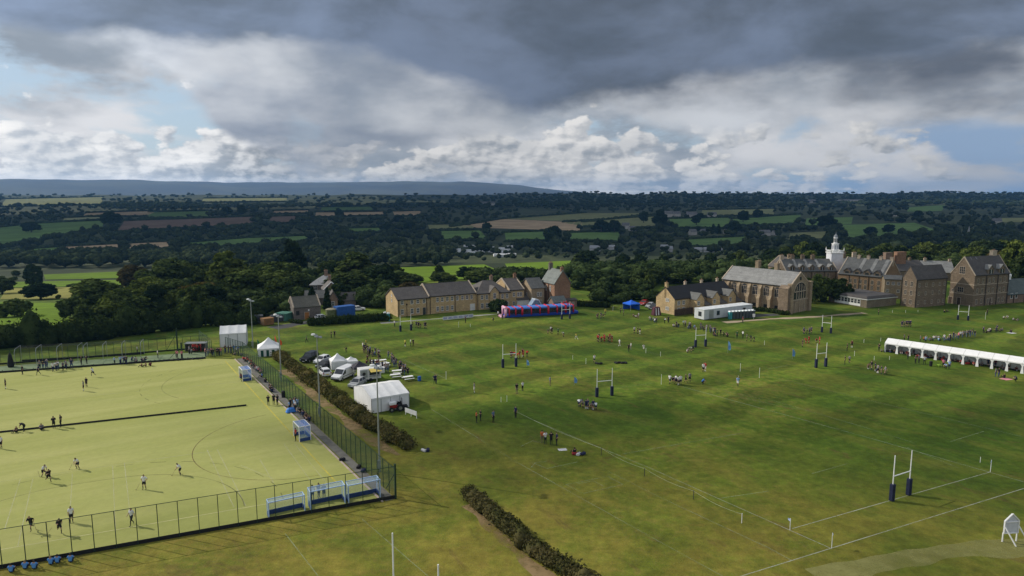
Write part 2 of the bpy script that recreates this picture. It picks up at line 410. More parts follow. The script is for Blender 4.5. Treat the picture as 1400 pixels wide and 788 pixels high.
def grass_material():
    m, nt, b = newmat('playing field grass')
    P = nt.node('ShaderNodeTexCoord').outputs['Object']
    s = nt.node('ShaderNodeSeparateXYZ'); nt.setv(s.inputs[0], P)
    # stretched along the mowing direction
    d0 = G(933, 529); d1 = G(1353, 646); d = (d1 - d0).normalized()
    u = nt.m('ADD', nt.m('MULTIPLY', s.outputs[0], d.x), nt.m('MULTIPLY', s.outputs[1], d.y))
    v = nt.m('ADD', nt.m('MULTIPLY', s.outputs[0], -d.y), nt.m('MULTIPLY', s.outputs[1], d.x))
    c = nt.node('ShaderNodeCombineXYZ'); nt.setv(c.inputs[0], nt.m('MULTIPLY', u, .35)); nt.setv(c.inputs[1], v)
    c2 = nt.node('ShaderNodeCombineXYZ'); nt.setv(c2.inputs[0], u); nt.setv(c2.inputs[1], nt.m('MULTIPLY', v, .45))
    big = nt.noise(c2.outputs[0], .035, 5, .6, .5)
    med = nt.noise(c.outputs[0], .16, 6, .65, .4)
    fine = nt.noise(P, .9, 5, .7)
    grain = nt.noise(P, 5.5, 3, .7)
    stripe = nt.m('SINE', nt.m('ADD', nt.m('MULTIPLY', v, 2 * math.pi / 11), nt.m('MULTIPLY', med, 3.5)))
    cross = nt.m('SUBTRACT', nt.m('MULTIPLY', nt.step(nt.m('SINE', nt.m('ADD', nt.m('MULTIPLY', u, 2 * math.pi / 12), nt.m('MULTIPLY', big, 12))), -.45, .45), 2.0), 1.0)
    g = nt.mix(nt.step(big, .36, .64), (.050, .096, .009), (.092, .140, .013))
    g = nt.mix(nt.m('MULTIPLY', nt.step(med, .42, .68), .5), g, (.150, .140, .026))
    dry = nt.m('MULTIPLY', nt.step(nt.m('ADD', nt.m('MULTIPLY', big, .45), nt.m('MULTIPLY', fine, .55)), .52, .66), .6)
    g = nt.mix(dry, g, (.185, .145, .040))
    dk = nt.m('MULTIPLY', nt.step(nt.m('ADD', nt.m('MULTIPLY', med, .5), nt.m('MULTIPLY', nt.noise(P, .45, 5, .65), .5)), .52, .42), .4)
    g = nt.mix(dk, g, (.040, .068, .010))
    # drier ground in the foreground and towards the hedges
    fg = nt.m('MULTIPLY', nt.step(nt.m('ADD', s.outputs[1], nt.m('MULTIPLY', s.outputs[0], .35)), 112, 66), nt.m('ADD', .35, nt.m('MULTIPLY', nt.step(nt.noise(P, .11, 6, .68), .38, .62), .65)))
    g = nt.mix(nt.m('MULTIPLY', fg, .62), g, (.240, .180, .036))
    br = nt.m('MULTIPLY', nt.step(nt.noise(c.outputs[0], .38, 5, .7, .6), .56, .70), .55)
    g = nt.mix(br, g, (.115, .080, .028))
    mot = nt.noise(P, .75, 6, .75)
    g = nt.mix(.75, g, nt.ramp(mot, [(.28, .52), (.5, .98), (.72, 1.5)]), 'MULTIPLY')
    st = nt.m('ADD', 1.0, nt.m('MULTIPLY', stripe, .05))
    st = nt.m('ADD', st, nt.m('MULTIPLY', nt.m('MULTIPLY', cross, nt.m('ADD', .05, nt.m('MULTIPLY', nt.step(s.outputs[1], 80, 118), .16))), nt.step(big, .30, .55)))
    st = nt.m('MULTIPLY', st, nt.m('ADD', .72, nt.m('MULTIPLY', grain, .56)))
    g = nt.mix(1.0, g, st, 'MULTIPLY')
    # beyond the playing fields: rough pasture and heath between the woods
    far = nt.step(nt.m('SQRT', nt.m('ADD', nt.m('MULTIPLY', s.outputs[0], s.outputs[0]), nt.m('MULTIPLY', s.outputs[1], s.outputs[1]))), 330, 430)
    pf = nt.mix(nt.step(nt.noise(P, .012, 5, .6), .4, .6), (.030, .040, .018), (.062, .074, .034))
    g = nt.mix(far, g, pf)
    nt.setv(b.inputs['Base Color'], g); b.inputs['Roughness'].default_value = .95; b.inputs['Specular IOR Level'].default_value = .1
    bp = nt.node('ShaderNodeBump'); bp.inputs['Strength'].default_value = .5; bp.inputs['Distance'].default_value = .12
    nt.setv(bp.inputs['Height'], grain); nt.setv(b.inputs['Normal'], bp.outputs[0])
    return m
GRASS = grass_material()
struct(link('ground', terrain_mesh(), GRASS), 'mown green and yellowing grass of the playing fields running down into the valley')

def fieldmat(name, c=None, var=.2):
    if name in _mats: return _mats[name]
    m, nt, b = newmat(name)
    P = nt.node('ShaderNodeTexCoord').outputs['Object']
    a = nt.step(nt.noise(P, .02, 5, .65, .6), .3, .7)
    f = nt.noise(P, .3, 3, .7)
    col = nt.mix(a, tuple(v * (1 - var) for v in c), tuple(v * (1 + var) for v in c))
    col = nt.mix(.4, col, nt.ramp(f, [(.25, .6), (.75, 1.35)]), 'MULTIPLY')
    nt.setv(b.inputs['Base Color'], col); b.inputs['Roughness'].default_value = .95; b.inputs['Specular IOR Level'].default_value = .05
    _mats[name] = m; return m
FM = {'green': ('pasture', (.105, .175, .05)), 'bright': ('young pasture', (.115, .185, .016)), 'tan': ('stubble', (.40, .29, .18)),
      'pale': ('hay meadow', (.27, .28, .15)), 'brown': ('ploughed soil', (.16, .11, .085)), 'olive': ('rough grazing', (.185, .195, .085)), 'yellow': ('ripe grass', (.235, .225, .06))}
FIELDS = []   # (kind, polygon in photo pixels)
def field(kind, quad, label):
    """quad: four photo corners tl,tr,br,bl - draped on the land"""
    FIELDS.append(quad)
    nu, nv = 26, 10
    pts = []
    for j in range(nv + 1):
        for i in range(nu + 1):
            u, v = i / nu, j / nv
            a = [quad[0][k] * (1 - u) + quad[1][k] * u for k in (0, 1)]; b = [quad[3][k] * (1 - u) + quad[2][k] * u for k in (0, 1)]
            pts.append((a[0] * (1 - v) + b[0] * v, a[1] * (1 - v) + b[1] * v))
    pts = np.array(pts); pts = TV(pts[:, 0], pts[:, 1])
    pts[:, 2] += .1 + pts[:, 1] * .0003            # lie on the land, a hand above it
    Q = [(j * (nu + 1) + i, j * (nu + 1) + i + 1, (j + 1) * (nu + 1) + i + 1, (j + 1) * (nu + 1) + i) for j in range(nv) for i in range(nu)]
    nm, c = FM[kind]
    struct(link('field', npmesh('field', pts, Q, smooth=True), fieldmat(nm, c)), label, 'field')
F = field
F('olive', [(8, 273), (140, 270), (140, 280), (0, 283)], 'pale hay field below the moor at the far left of the valley')
F('green', [(55, 306), (142, 302), (140, 312), (-30, 345)], 'shaded green pasture on the left valley side')
F('green', [(-60, 318), (55, 306), (-30, 345), (-60, 348)], 'green pasture running out of the left side of the photo')
F('pale', [(88, 299), (150, 296), (150, 301), (85, 304)], 'pale strip of meadow above the shaded green pasture')
F('tan', [(118, 292), (215, 289), (200, 296), (112, 297)], 'pale stubble strip in front of the plantation')
F('green', [(205, 291), (285, 289), (285, 298), (190, 299)], 'green strip field left of the ploughed land')
F('brown', [(170, 303), (345, 297), (345, 308), (160, 318)], 'large reddish brown ploughed field on the left valley side')
F('green', [(0, 344), (90, 338), (90, 345), (0, 352)], 'narrow green field above the lower left woods')
F('tan', [(90, 338), (232, 331), (228, 343), (90, 345)], 'narrow tan stubble field above the lower left woods')
F('green', [(248, 333), (392, 322), (392, 332), (262, 342)], 'long green field behind the tall left trees')
F('bright', [(60, 376), (165, 372), (165, 381), (62, 383)], 'sunlit green meadow strip at the far side of the left paddocks')
F('bright', [(20, 386), (175, 383), (175, 391), (10, 394)], 'sunlit green paddock in the middle of the left meadows')
F('yellow', [(10, 395), (175, 392), (165, 409), (0, 410)], 'sunlit yellow meadow above the pale farm track')
F('bright', [(-20, 414), (95, 415), (95, 446), (-20, 446)], 'sunlit green paddock between the farm track and the long hedge')
F('olive', [(278, 272), (392, 271), (392, 276), (276, 277)], 'sunlit far field below the moor at the centre left')
F('pale', [(165, 263.5), (196, 263.5), (194, 267), (163, 267)], 'pale patch of grass at the foot of the moor')
F('tan', [(375, 289), (421, 288), (422, 292), (373, 293)], 'small stubble field above the central wood')
F('tan', [(432, 291), (457, 291), (458, 297), (431, 297)], 'small square stubble field left of a lone tree')
F('tan', [(470, 291), (524, 290), (527, 295), (468, 296)], 'tan stubble strip right of a lone tree')
F('green', [(440, 284), (508, 283), (510, 289), (438, 290)], 'green field above the small stubble fields')
F('brown', [(370, 297), (405, 296), (400, 305), (368, 306)], 'small brown field beside the central wood')
F('green', [(473, 313), (520, 312), (522, 318), (472, 319)], 'thin green field above the dark plantation')
F('green', [(350, 326), (420, 323), (420, 330), (350, 338)], 'green field in front of the dark plantation')
F('tan', [(537, 290), (575, 289), (574, 295), (540, 296)], 'small tan field in the middle of the far woods')
F('green', [(590, 316), (655, 315), (668, 328), (612, 330)], 'green field left of the big stubble field')
F('olive', [(585, 308), (640, 307), (657, 315), (588, 316)], 'olive grazing above the green field at the centre')
F('tan', [(618, 311), (690, 300), (796, 305), (792, 316)], 'big tan stubble field in the centre of the valley')
F('olive', [(690, 300), (800, 292), (902, 292), (800, 304)], 'olive meadow above the big stubble field')
F('olive', [(770, 305), (902, 296), (893, 312), (800, 310)], 'olive meadow right of the big stubble field')
F('green', [(690, 319), (747, 317), (747, 330), (692, 331)], 'green field below the big stubble field')
F('green', [(778, 319), (848, 317), (845, 332), (775, 330)], 'green field among trees right of the stubble field')
F('bright', [(525, 367), (662, 362), (700, 378), (525, 390)], 'bright sunlit green field behind the long stone terrace')
F('bright', [(690, 361), (800, 356), (800, 366), (700, 376)], 'bright sunlit green field beyond the tall stone house')
F('green', [(915, 300), (1000, 298), (992, 313), (920, 312)], 'green field in front of the hillside village')
F('olive', [(960, 288), (1058, 286), (1058, 295), (958, 296)], 'olive field behind the hillside village')
F('green', [(1002, 300), (1095, 294), (1092, 307), (1000, 309)], 'green field on the far side right of the village')
F('green', [(940, 328), (1020, 324), (1022, 337), (945, 339)], 'green meadow below the village cottages')
F('green', [(1103, 299), (1166, 297), (1164, 307), (1100, 309)], 'middle green field on the far hillside right')
F('green', [(1150, 308), (1250, 305), (1286, 317), (1160, 326)], 'large green field behind the white cupola')
F('green', [(1242, 284), (1292, 281), (1288, 289), (1240, 290)], 'high green field under the right ridge')
F('olive', [(1080, 319), (1130, 317), (1128, 326), (1078, 328)], 'olive clearing behind the school roofs')
F('olive', [(1366, 299), (1410, 298), (1410, 304), (1362, 305)], 'olive field at the far right edge of the photo')

# moor on the skyline
def moor():
    na, nr = 150, 18
    azs = np.linspace(R(-52), R(9), na); rr = np.linspace(6300, 10500, nr)
    V = []
    top = {}
    prof = [(-52, 118), (-40, 150), (-36, 176), (-30, 180), (-26, 168), (-20, 158), (-17, 164), (-12, 170), (-7, 182), (-3, 172), (0, 140), (3, 90), (6, 40), (9, -25)]
    hgts = np.interp(np.degrees(azs), [p[0] for p in prof], [p[1] for p in prof]) + 2.5 * np.sin(azs * 70) + 1.8 * np.sin(azs * 149)
    for k, r in enumerate(rr):
        f = k / (nr - 1)
        sh = math.sin(min(1, f / .62) * math.pi / 2) if f < .62 else 1 - .3 * (f - .62)
        for a, h in zip(azs, hgts):
            g = 6 * math.sin(a * 41 + f * 5) + 4 * math.sin(a * 87 - f * 9)
            V.append((r * math.sin(a), r * math.cos(a), -40 + (h + 40) * sh + g * math.sin(f * math.pi) * .5))
    Q = [(k * na + i, k * na + i + 1, (k + 1) * na + i + 1, (k + 1) * na + i) for k in range(nr - 1) for i in range(na - 1)]
    m, nt, b = newmat('heather moor')
    P = nt.node('ShaderNodeTexCoord').outputs['Object']
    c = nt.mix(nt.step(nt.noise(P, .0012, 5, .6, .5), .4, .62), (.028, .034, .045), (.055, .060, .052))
    nt.setv(b.inputs['Base Color'], c); b.inputs['Roughness'].default_value = 1
    struct(link('hills', npmesh('hills', V, Q, smooth=True), m), 'long flat-topped moor on the skyline, blue with distance')
moor()

# the air of the valley
hb = MB().box(-9000, 9000, -600, 11500, -130, 205)
hm = bpy.data.materials.new('valley haze'); hm.use_nodes = True; hn = NT(hm.node_tree); hn.n.clear()
pv = hn.node('ShaderNodeVolumePrincipled'); pv.inputs['Color'].default_value = (.22, .52, 1, 1)
pv.inputs['Density'].default_value = 6e-5; pv.inputs['Anisotropy'].default_value = .2
hn.l.new(pv.outputs[0], hn.node('ShaderNodeOutputMaterial').inputs['Volume'])
HAZE = hb.build('haze', hm); tag(HAZE, 'thin blue haze filling the wide valley', None, None, 'stuff')

# clouds added out of view to shade valley, ridge, near pitch and school
def cloud(name, cx, cy, cz, rx, ry, seed, label, thin=0):
    if thin:
        m_, nt, b = newmat('sun dimming cloud'); b.inputs['Base Color'].default_value = (.8, .81, .83, 1); b.inputs['Roughness'].default_value = 1
        tr = nt.node('ShaderNodeBsdfTransparent'); ms = nt.node('ShaderNodeMixShader'); nt.setv(ms.inputs[0], nt.m('MULTIPLY', nt.step(nt.noise(nt.node('ShaderNodeTexCoord').outputs['Object'], .03, 4, .6), .35, .65), thin))
        nt.l.new(tr.outputs[0], ms.inputs[1]); nt.l.new(b.outputs[0], ms.inputs[2]); nt.l.new(ms.outputs[0], nt.n['Material Output'].inputs[0])
    else: m_ = mat('shade cloud white', (.75, .76, .78), 1, .08, .01, 0, 0)
    r = np.random.RandomState(seed); nu, nv = 60, 22
    V = []; ph = r.rand(12) * 6.28
    for j in range(nv + 1):
        t = math.pi * j / nv
        for i in range(nu):
            a = 2 * math.pi * i / nu
            edge = 1 + .12 * math.sin(3 * a + ph[0]) + .09 * math.sin(5 * a + ph[1]) + .06 * math.sin(9 * a + ph[2])
            rad = math.sin(t) ** .55 * edge
            bump = 14 * math.sin(5 * a + 4 * t + ph[3]) + 10 * math.sin(9 * a - 7 * t + ph[4])
            z = math.cos(t); z = (z * 130 if z > 0 else z * 22) + bump * math.sin(t) * (1 if z > 0 else .25)
            V.append((rx * rad * math.cos(a), ry * rad * math.sin(a), z))
    Q = [(j * nu + i, j * nu + (i + 1) % nu, (j + 1) * nu + (i + 1) % nu, (j + 1) * nu + i) for j in range(nv) for i in range(nu)]
    o = link(name, npmesh(name, V, Q, smooth=True), m_, None, (cx, cy, cz))
    tag(o, label, None, None, 'stuff')
def shade_cloud(gx, gy, rx, ry, z, seed, label, thin=0):
    k = z / SUN.z
    cloud('cloud', gx + SUN.x * k, gy + SUN.y * k, z, rx, ry, seed, label, thin)
shade_cloud(1100, 3150, 1900, 760, 1700, 5, 'unseen flat-based cloud added to shade the far right ridge')  # added above the view so its shadow darkens the ridge
shade_cloud(52, 84, 62, 27, 620, 8, 'unseen wisp of cloud added to dim the near rugby pitch', .42)  # unseen, added to take part of the sun off the grass
shade_cloud(150, 222, 62, 34, 620, 9, 'unseen wisp of cloud added to dim the school buildings', .5)  # unseen, added to weaken the sun on the school walls
shade_cloud(250, 1480, 1500, 940, 950, 3, 'unseen broad cloud added to shade the valley floor')  # shadow caster added out of view for the dark valley
# ---------------------------------------------------------------- hockey pitch
WHITE = mat('white paint', (.78, .78, .76), .5, .06, .6)
NAVY = mat('navy padding', (.012, .016, .045), .7, .2, 2)
GALV = mat('galvanised steel', (.34, .36, .37), .45, .1, 1, .6)
DKGREEN = mat('dark green powder coat', (.012, .035, .022), .5, .15, 1)
BLACK = mat('black rubber', (.012, .012, .013), .8, .2, 1)
LINEW = mat('white line marking', (.50, .54, .42), .9, .3, .8)
def worn(name, col, lo, hi, sc=.8):
    m, nt, b = newmat(name); P = nt.node('ShaderNodeTexCoord').outputs['Object']
    b.inputs['Base Color'].default_value = (*col, 1); b.inputs['Roughness'].default_value = .95
    f = nt.ramp(nt.m('MULTIPLY', nt.m('ADD', nt.noise(P, sc, 5, .75), nt.noise(P, sc * .12, 3, .6)), .5), [(.38, lo), (.62, hi)])
    t = nt.node('ShaderNodeBsdfTransparent'); ms = nt.node('ShaderNodeMixShader'); nt.setv(ms.inputs[0], f)
    nt.l.new(t.outputs[0], ms.inputs[1]); nt.l.new(b.outputs[0], ms.inputs[2]); nt.l.new(ms.outputs[0], nt.n['Material Output'].inputs[0])
    _mats[name] = m; return m

FA, FB = G(332, 490), G(541, 682)                    # long fence, far and near corner
dF = (FB - FA).normalized()                          # towards the camera
dS = Vector((dF.y, -dF.x, 0))                        # across the pitch, away to the left
if dS.x > 0: dS = -dS
def HP(u, w, z=0.0):
    """u metres along the fence from the near corner, w metres into the pitch"""
    p = FB - dF * u + dS * w; return Vector((p.x, p.y, z))
def hpc(p):
    d = p - FB; return (-d.dot(dF), d.dot(dS))
FLEN = (FA - FB).length
KERB = 1.5

def turf_material():
    m, nt, b = newmat('sand dressed synthetic turf')
    P = nt.node('ShaderNodeTexCoord').outputs['Object']
    s = nt.node('ShaderNodeSeparateXYZ'); nt.setv(s.inputs[0], P)
    u = nt.m('ADD', nt.m('MULTIPLY', s.outputs[0], dF.x), nt.m('MULTIPLY', s.outputs[1], dF.y))
    v = nt.m('ADD', nt.m('MULTIPLY', s.outputs[0], -dF.y), nt.m('MULTIPLY', s.outputs[1], dF.x))
    c = nt.node('ShaderNodeCombineXYZ'); nt.setv(c.inputs[0], nt.m('MULTIPLY', u, 1.0)); nt.setv(c.inputs[1], nt.m('MULTIPLY', v, .12))
    a = nt.noise(c.outputs[0], .16, 6, .65, .3); f = nt.noise(P, 1.3, 5, .7); big = nt.noise(P, .035, 4, .6)
    col = nt.mix(nt.step(a, .36, .66), (.285, .300, .082), (.355, .355, .118))
    col = nt.mix(nt.m('MULTIPLY', nt.step(big, .45, .68), .45), col, (.245, .275, .075))
    roll = nt.m('SINE', nt.m('MULTIPLY', u, 2 * math.pi / 4.1))          # the seams of the carpet rolls
    col = nt.mix(1.0, col, nt.m('ADD', 1.0, nt.m('MULTIPLY', roll, .015)), 'MULTIPLY')
    col = nt.mix(.5, col, nt.ramp(f, [(.25, .82), (.75, 1.16)]), 'MULTIPLY')
    nt.setv(b.inputs['Base Color'], col); b.inputs['Roughness'].default_value = .9; b.inputs['Specular IOR Level'].default_value = .15
    return m
def sheet(name, pts, z, m, label, cat=None):
    me = bpy.data.meshes.new(name); me.from_pydata([(p[0], p[1], z) for p in pts], [], [tuple(range(len(pts)))]); me.update()
    return struct(link(name, me, m), label, cat)
nfa, nfb = G(541, 682), G(-30, 784); nfd = (nfb - nfa).normalized(); ffa, ffb = G(281, 490.5), G(-40, 513); ffd = (ffb - ffa).normalized()
sheet('ground', [nfa + nfd * KERB - dF * .3, HP(FLEN - .2, KERB), ffa - Vector((0, .1, 0)), ffa + ffd * 90, nfa + nfd * 95 - dF * .3], .008, turf_material(), 'pale yellow green artificial turf of the hockey pitch')
mt = mat('rubber path', (.13, .125, .11), .9, .25, .8)
sheet('path', [HP(0, .05), HP(FLEN, .05), HP(FLEN, KERB - .25), HP(0, KERB - .25)], .008, mt, 'grey rubber path between the long fence and the hockey pitch')
k = MB().box(0, FLEN, 0, .22, 0, .09); o = k.build('kerb', mat('pink concrete', (.42, .34, .29), .85, .15, 1), None, HP(0, KERB), ang((0, 0), -dF)); struct(o, 'pinkish concrete kerb along the hockey pitch')
f2n = Vector((-ffd.y, ffd.x, 0)); f2n = f2n if f2n.y > 0 else -f2n
sheet('path', [ffa + f2n * .02, ffa + f2n * 7, ffa + ffd * 90 + f2n * 5, ffa + ffd * 90 + f2n * .02], .006, mat('worn green turf', (.14, .19, .10), .9, .2, .5), 'green turf strip for spectators beyond the far end of the hockey pitch')

class Lines:
    def __init__(s): s.v = []; s.f = []
    def seg(s, a, b, w):
        a = Vector((a[0], a[1], 0)); b = Vector((b[0], b[1], 0)); d = (b - a).normalized(); n = Vector((-d.y, d.x, 0)) * w / 2
        k = len(s.v); s.v += [a - n, a + n, b + n, b - n]; s.f.append((k, k + 1, k + 2, k + 3))
    def poly(s, pts, w, dash=None):
        k = len(s.v); n = len(pts); L = []
        for i, p in enumerate(pts):
            a = pts[max(i - 1, 0)]; b = pts[min(i + 1, n - 1)]; d = Vector((b[0] - a[0], b[1] - a[1])).normalized()
            L += [(p[0] + d.y * w / 2, p[1] - d.x * w / 2, 0), (p[0] - d.y * w / 2, p[1] + d.x * w / 2, 0)]
        s.v += L
        for i in range(n - 1):
            if dash and (i // dash) % 2: continue
            s.f.append((k + 2 * i, k + 2 * i + 2, k + 2 * i + 3, k + 2 * i + 1))
    def build(s, label, z, m):
        me = bpy.data.meshes.new('line'); me.from_pydata([(v[0], v[1], z) for v in s.v], [], s.f); me.update()
        return struct(link('line', me, m), label)
# yellow back line of the two small pitches
ya, yb = G(308, 494), G(460, 660)
uY0, wY0 = hpc(yb); uY1, wY1 = hpc(ya)
L = Lines(); L.seg(yb, ya, .16); L.build('yellow line along the hockey goals', .014, worn('yellow line marking', (.60, .50, .06), .45, .95))
# circles around the goals on that line
gA, gB = G(334, 518), G(410, 601)
dY = (ya - yb).normalized(); nY = Vector((-dY.y, dY.x, 0))
if nY.x > 0: nY = -nY
RED = worn('red brown line marking', (.15, .085, .03), .2, .7); DKL = worn('dark line marking', (.13, .13, .045), .1, .65)
def shooting(g, r, m, label, dash=None, a0=-84, a1=84):
    pts = []
    n = 96
    for i in range(n + 1):
        a = R(a0 + (a1 - a0) * i / n); p = g + nY * math.cos(a) * r + dY * math.sin(a) * r; pts.append((p.x, p.y))
    L = Lines(); L.poly(pts, .11, dash); L.build(label, .018, m)
shooting(gB, 14.0, RED, 'red brown shooting circle around the nearer goal')
shooting(gA, 14.0, DKL, 'dark shooting circle around the farther goal', None, -30, 84)
shooting(gA, 17.5, DKL, 'broken dark circle around the farther goal', 6, -30, 60)
# full-size pitch lines
e = G(331, 693); bl = G(0, 752); dB = (bl - G(349, 692)).normalized()
nB = Vector((dB.y, -dB.x, 0)); nB = nB if nB.y > 0 else -nB
L = Lines(); L.seg(G(349, 692) - dB * 6, bl + dB * 40, .1); L.build('pale yellow back line of the hockey pitch', .02, mat('pale line marking', (.52, .50, .24), .9, .2, 1))
cen = e + dB * 16.2
def dcurve(off, label, dash=None):
    pts = []
    for i in range(61):
        a = R(90 * i / 60); c = cen - dB * 1.83; p = c - dB * math.cos(a) * (14.6 + off) + nB * math.sin(a) * (14.6 + off); pts.append((p.x, p.y))
    for i in range(61):
        a = R(90 + 90 * i / 60); c = cen + dB * 1.83; p = c - dB * math.cos(a) * (14.6 + off) + nB * math.sin(a) * (14.6 + off); pts.append((p.x, p.y))
    L = Lines(); L.poly(pts, .12, dash); L.build(label, .022, DKL)
dcurve(0, 'dark shooting circle at the near end of the hockey pitch'); dcurve(4.2, 'broken dark circle outside the near shooting circle', 4)
L = Lines()
for a, b in [((28, 655), (6, 725)), ((45, 655), (24, 748)), ((154, 637), (158, 730)), ((170, 633), (178, 705)), ((283, 615), (320, 694)), ((297, 615), (336, 692)), ((99, 648), (95, 715)),
             ((0, 659), (170, 634)), ((170, 634), (290, 617)), ((0, 553), (340, 521)), ((388, 607), (432, 668)), ((403, 607), (452, 668)), ((330, 637), (375, 655)), ((355, 628), (374, 660))]:
    L.seg(G(*a), G(*b), .09)
L.build('faint white court lines across the hockey pitch', .011, worn('faded line marking', (.56, .55, .34), .15, .6))
# low black boards dividing the pitch
dl, dr = G(-60, 598.5), G(337, 555)
mb = MB(); n = 26; LL = (dr - dl).length
t = thing('divider_board', 'long low black board barrier dividing the hockey pitch in two', 'board', dl, ang(dl, dr))
for i in range(n): MB().box(LL * i / n + .01, LL * (i + 1) / n - .01, -.06, .06, 0, .25).build('panel', BLACK, t)

# ---------------------------------------------------------------- fences
MESH = netmat('green weld mesh', (.02, .06, .04), .30)
MESHN = netmat('thin dark mesh', (.02, .03, .025), .10)
def fence(p0, p1, n, h, label, mesh, name='mesh_fence', kick=.0, rail=True, post_r=.035, skip=()):
    Ln = (p1 - p0).length; t = thing(name, label, 'fence', p0, ang(p0, p1), 'fences round the hockey pitch')
    for i in range(n + 1):
        x = Ln * i / n
        MB().box(x - post_r, x + post_r, -post_r, post_r, 0, h).build('post', DKGREEN, t)
    for i in range(n):
        if i in skip: continue
        x0, x1 = Ln * i / n + post_r, Ln * (i + 1) / n - post_r
        me = MB().add([(x0, .0, max(kick, .05)), (x1, .0, max(kick, .05)), (x1, .0, h - .03), (x0, .0, h - .03)], [(0, 1, 2, 3)])
        me.build('mesh_panel', mesh, t)
    if rail: MB().box(0, Ln, -.025, .025, h, h + .05).build('top_rail', DKGREEN, t)
    if kick: MB().box(.03, Ln - .03, -.09, -.04, 0, kick).build('kick_board', BLACK, t)
    return t
fence(HP(0, 0), HP(FLEN, 0), 44, 3.6, 'tall green mesh fence along the long side of the hockey pitch', MESH)
nearL = HP(.0, 62)
nl = G(-30, 784); fence(G(541, 682), nl, 21, 3.9, 'mesh fence with a black kick board along the near end of the hockey pitch', MESHN, kick=.42)
fl = G(-40, 513); fr = G(281, 490.5); fence(fr, fl, 24, .55, 'low black kick board fence across the far end of the hockey pitch', MESHN, kick=.35, rail=False)
f2 = G(-40, 502); f3 = G(284, 476); fence(f3, f2, 26, 3.0, 'thin mesh fence behind the spectators at the far end', MESHN, kick=.3)
b0 = HP(0, 0)
t = thing('corner_brace', 'dark diagonal brace at the near corner of the hockey fence', 'brace', b0, ang((0, 0), dF))
MB().cyl((-3.0, 0.08, .1), (-.05, 0.08, 3.2), .05).build('strut', DKGREEN, t); MB().box(-.09, .09, -.09, .09, 0, 4.2).build('post', DKGREEN, t)
# tall gate frames by the far corner
for (pp, hh, lab) in [((243, 480), 5.2, 'tall dark gate post left of the far corner shelter'), ((249, 490), 3.4, 'short dark gate post at the far end of the hockey pitch')]:
    p = G(*pp); t = thing('gate_post', lab, 'post', p)
    MB().box(-.12, .12, -.12, .12, 0, hh).build('post', DKGREEN, t); MB().cyl((-2.6, 0, 0), (-.1, 0, hh * .75), .05).build('strut', DKGREEN, t)
t = thing('shelter', 'low grey team shelter with a pale flat roof beyond the hockey pitch', 'shelter', G(253, 481), 0.12)
MB().box(0, 4.4, 0, .08, 0, 1.7).build('back_wall', mat('grey boards', (.17, .17, .15), .8), t, (0, 1.6, 0)); MB().box(-.1, 4.5, -.1, 1.8, 1.72, 1.84).build('roof', GALV, t)
for x in (0, 2.2, 4.32): MB().box(x, x + .08, 0, 1.6, 0, 1.7).build('side_panel', mat('grey boards'), t)
fence(G(273, 472), G(290, 486), 6, 3.4, 'green mesh fence leading to the far corner gate', MESH)
fence(G(309, 481), G(333, 489), 7, 3.3, 'green gate panels at the far corner of the hockey pitch', MESH)

# practice cages with bent tops
def cage(a, b, n, label):
    p0, p1 = G(*a), G(*b); Ln = (p1 - p0).length; t = thing('practice_cage', label, 'cage', p0, ang(p0, p1), 'practice cages')
    D = 3.2
    for i in range(n + 1):
        x = Ln * i / n
        m = MB(); pts = [(x, 0, 0), (x, 0, 2.5), (x, .5, 3.2), (x, D, 3.35), (x, D, 0)]
        for q in range(4): m.cyl(pts[q], pts[q + 1], .05, n=6)
        m.build('hoop', GALV, t)
    MB().add([(0, .02, 0), (Ln, .02, 0), (Ln, .02, 2.5), (0, .02, 2.5), (0, .5, 3.2), (Ln, .5, 3.2), (0, D, 3.35), (Ln, D, 3.35)], [(0, 1, 2, 3), (3, 2, 5, 4), (4, 5, 7, 6)]).build('net', MESHN, t)
    MB().box(0, Ln, D - .03, D, .0, .3).build('kick_board', BLACK, t)
cage((21, 499), (107, 494), 3, 'practice cage with bent grey hoops left of the gap'); cage((115, 494), (193, 489), 3, 'practice cage with bent grey hoops right of the gap')
t = thing('cover_bag', 'tall black folded net cover standing by the left practice cage', 'cover', G(15, 502))
MB().lathe([(.5, 0), (.62, .5), (.45, 1.6), (.3, 2.5), (.12, 2.9)], n=9).build('cover', BLACK, t)

# ---------------------------------------------------------------- floodlights
def mast(b, top, label, w=.13):
    p = G(*b); h = hgt(p, top); t = thing('floodlight_mast', label, 'floodlight', p, 0, 'floodlight masts along the long fence')
    MB().cyl((0, 0, 0), (0, 0, h), w, w * .55, 10).build('pole', GALV, t)
    MB().box(-.22, .22, -.28, -.12, .5, 1.6).build('control_box', GALV, t)
    for i, (dx, dy) in enumerate(((-.5, -.15), (.05, -.35), (.42, .25))):
        a = MB(); a.cyl((0, 0, h - .1 - .25 * i), (dx * .7, dy * .7, h - .05 - .25 * i), .05, n=6); arm = a.build('arm', GALV, t)
        lm = MB(); lm.lathe([(.1, .16), (.3, .1), (.36, -.08), (.33, -.12)], (dx, dy, h - .02 - .25 * i), 8); lm.build('lamp', WHITE if i == 0 else GALV, t)
mast((519, 645), 499, 'tall grey floodlight mast at the near corner of the long fence')
mast((437.5, 570), 457, 'grey floodlight mast in front of the parked white hatchback')
mast((384.5, 520), 430, 'grey floodlight mast rising beside the striped gazebo')
mast((346, 476), 409, 'farthest grey floodlight mast beside the far white marquee', .12)

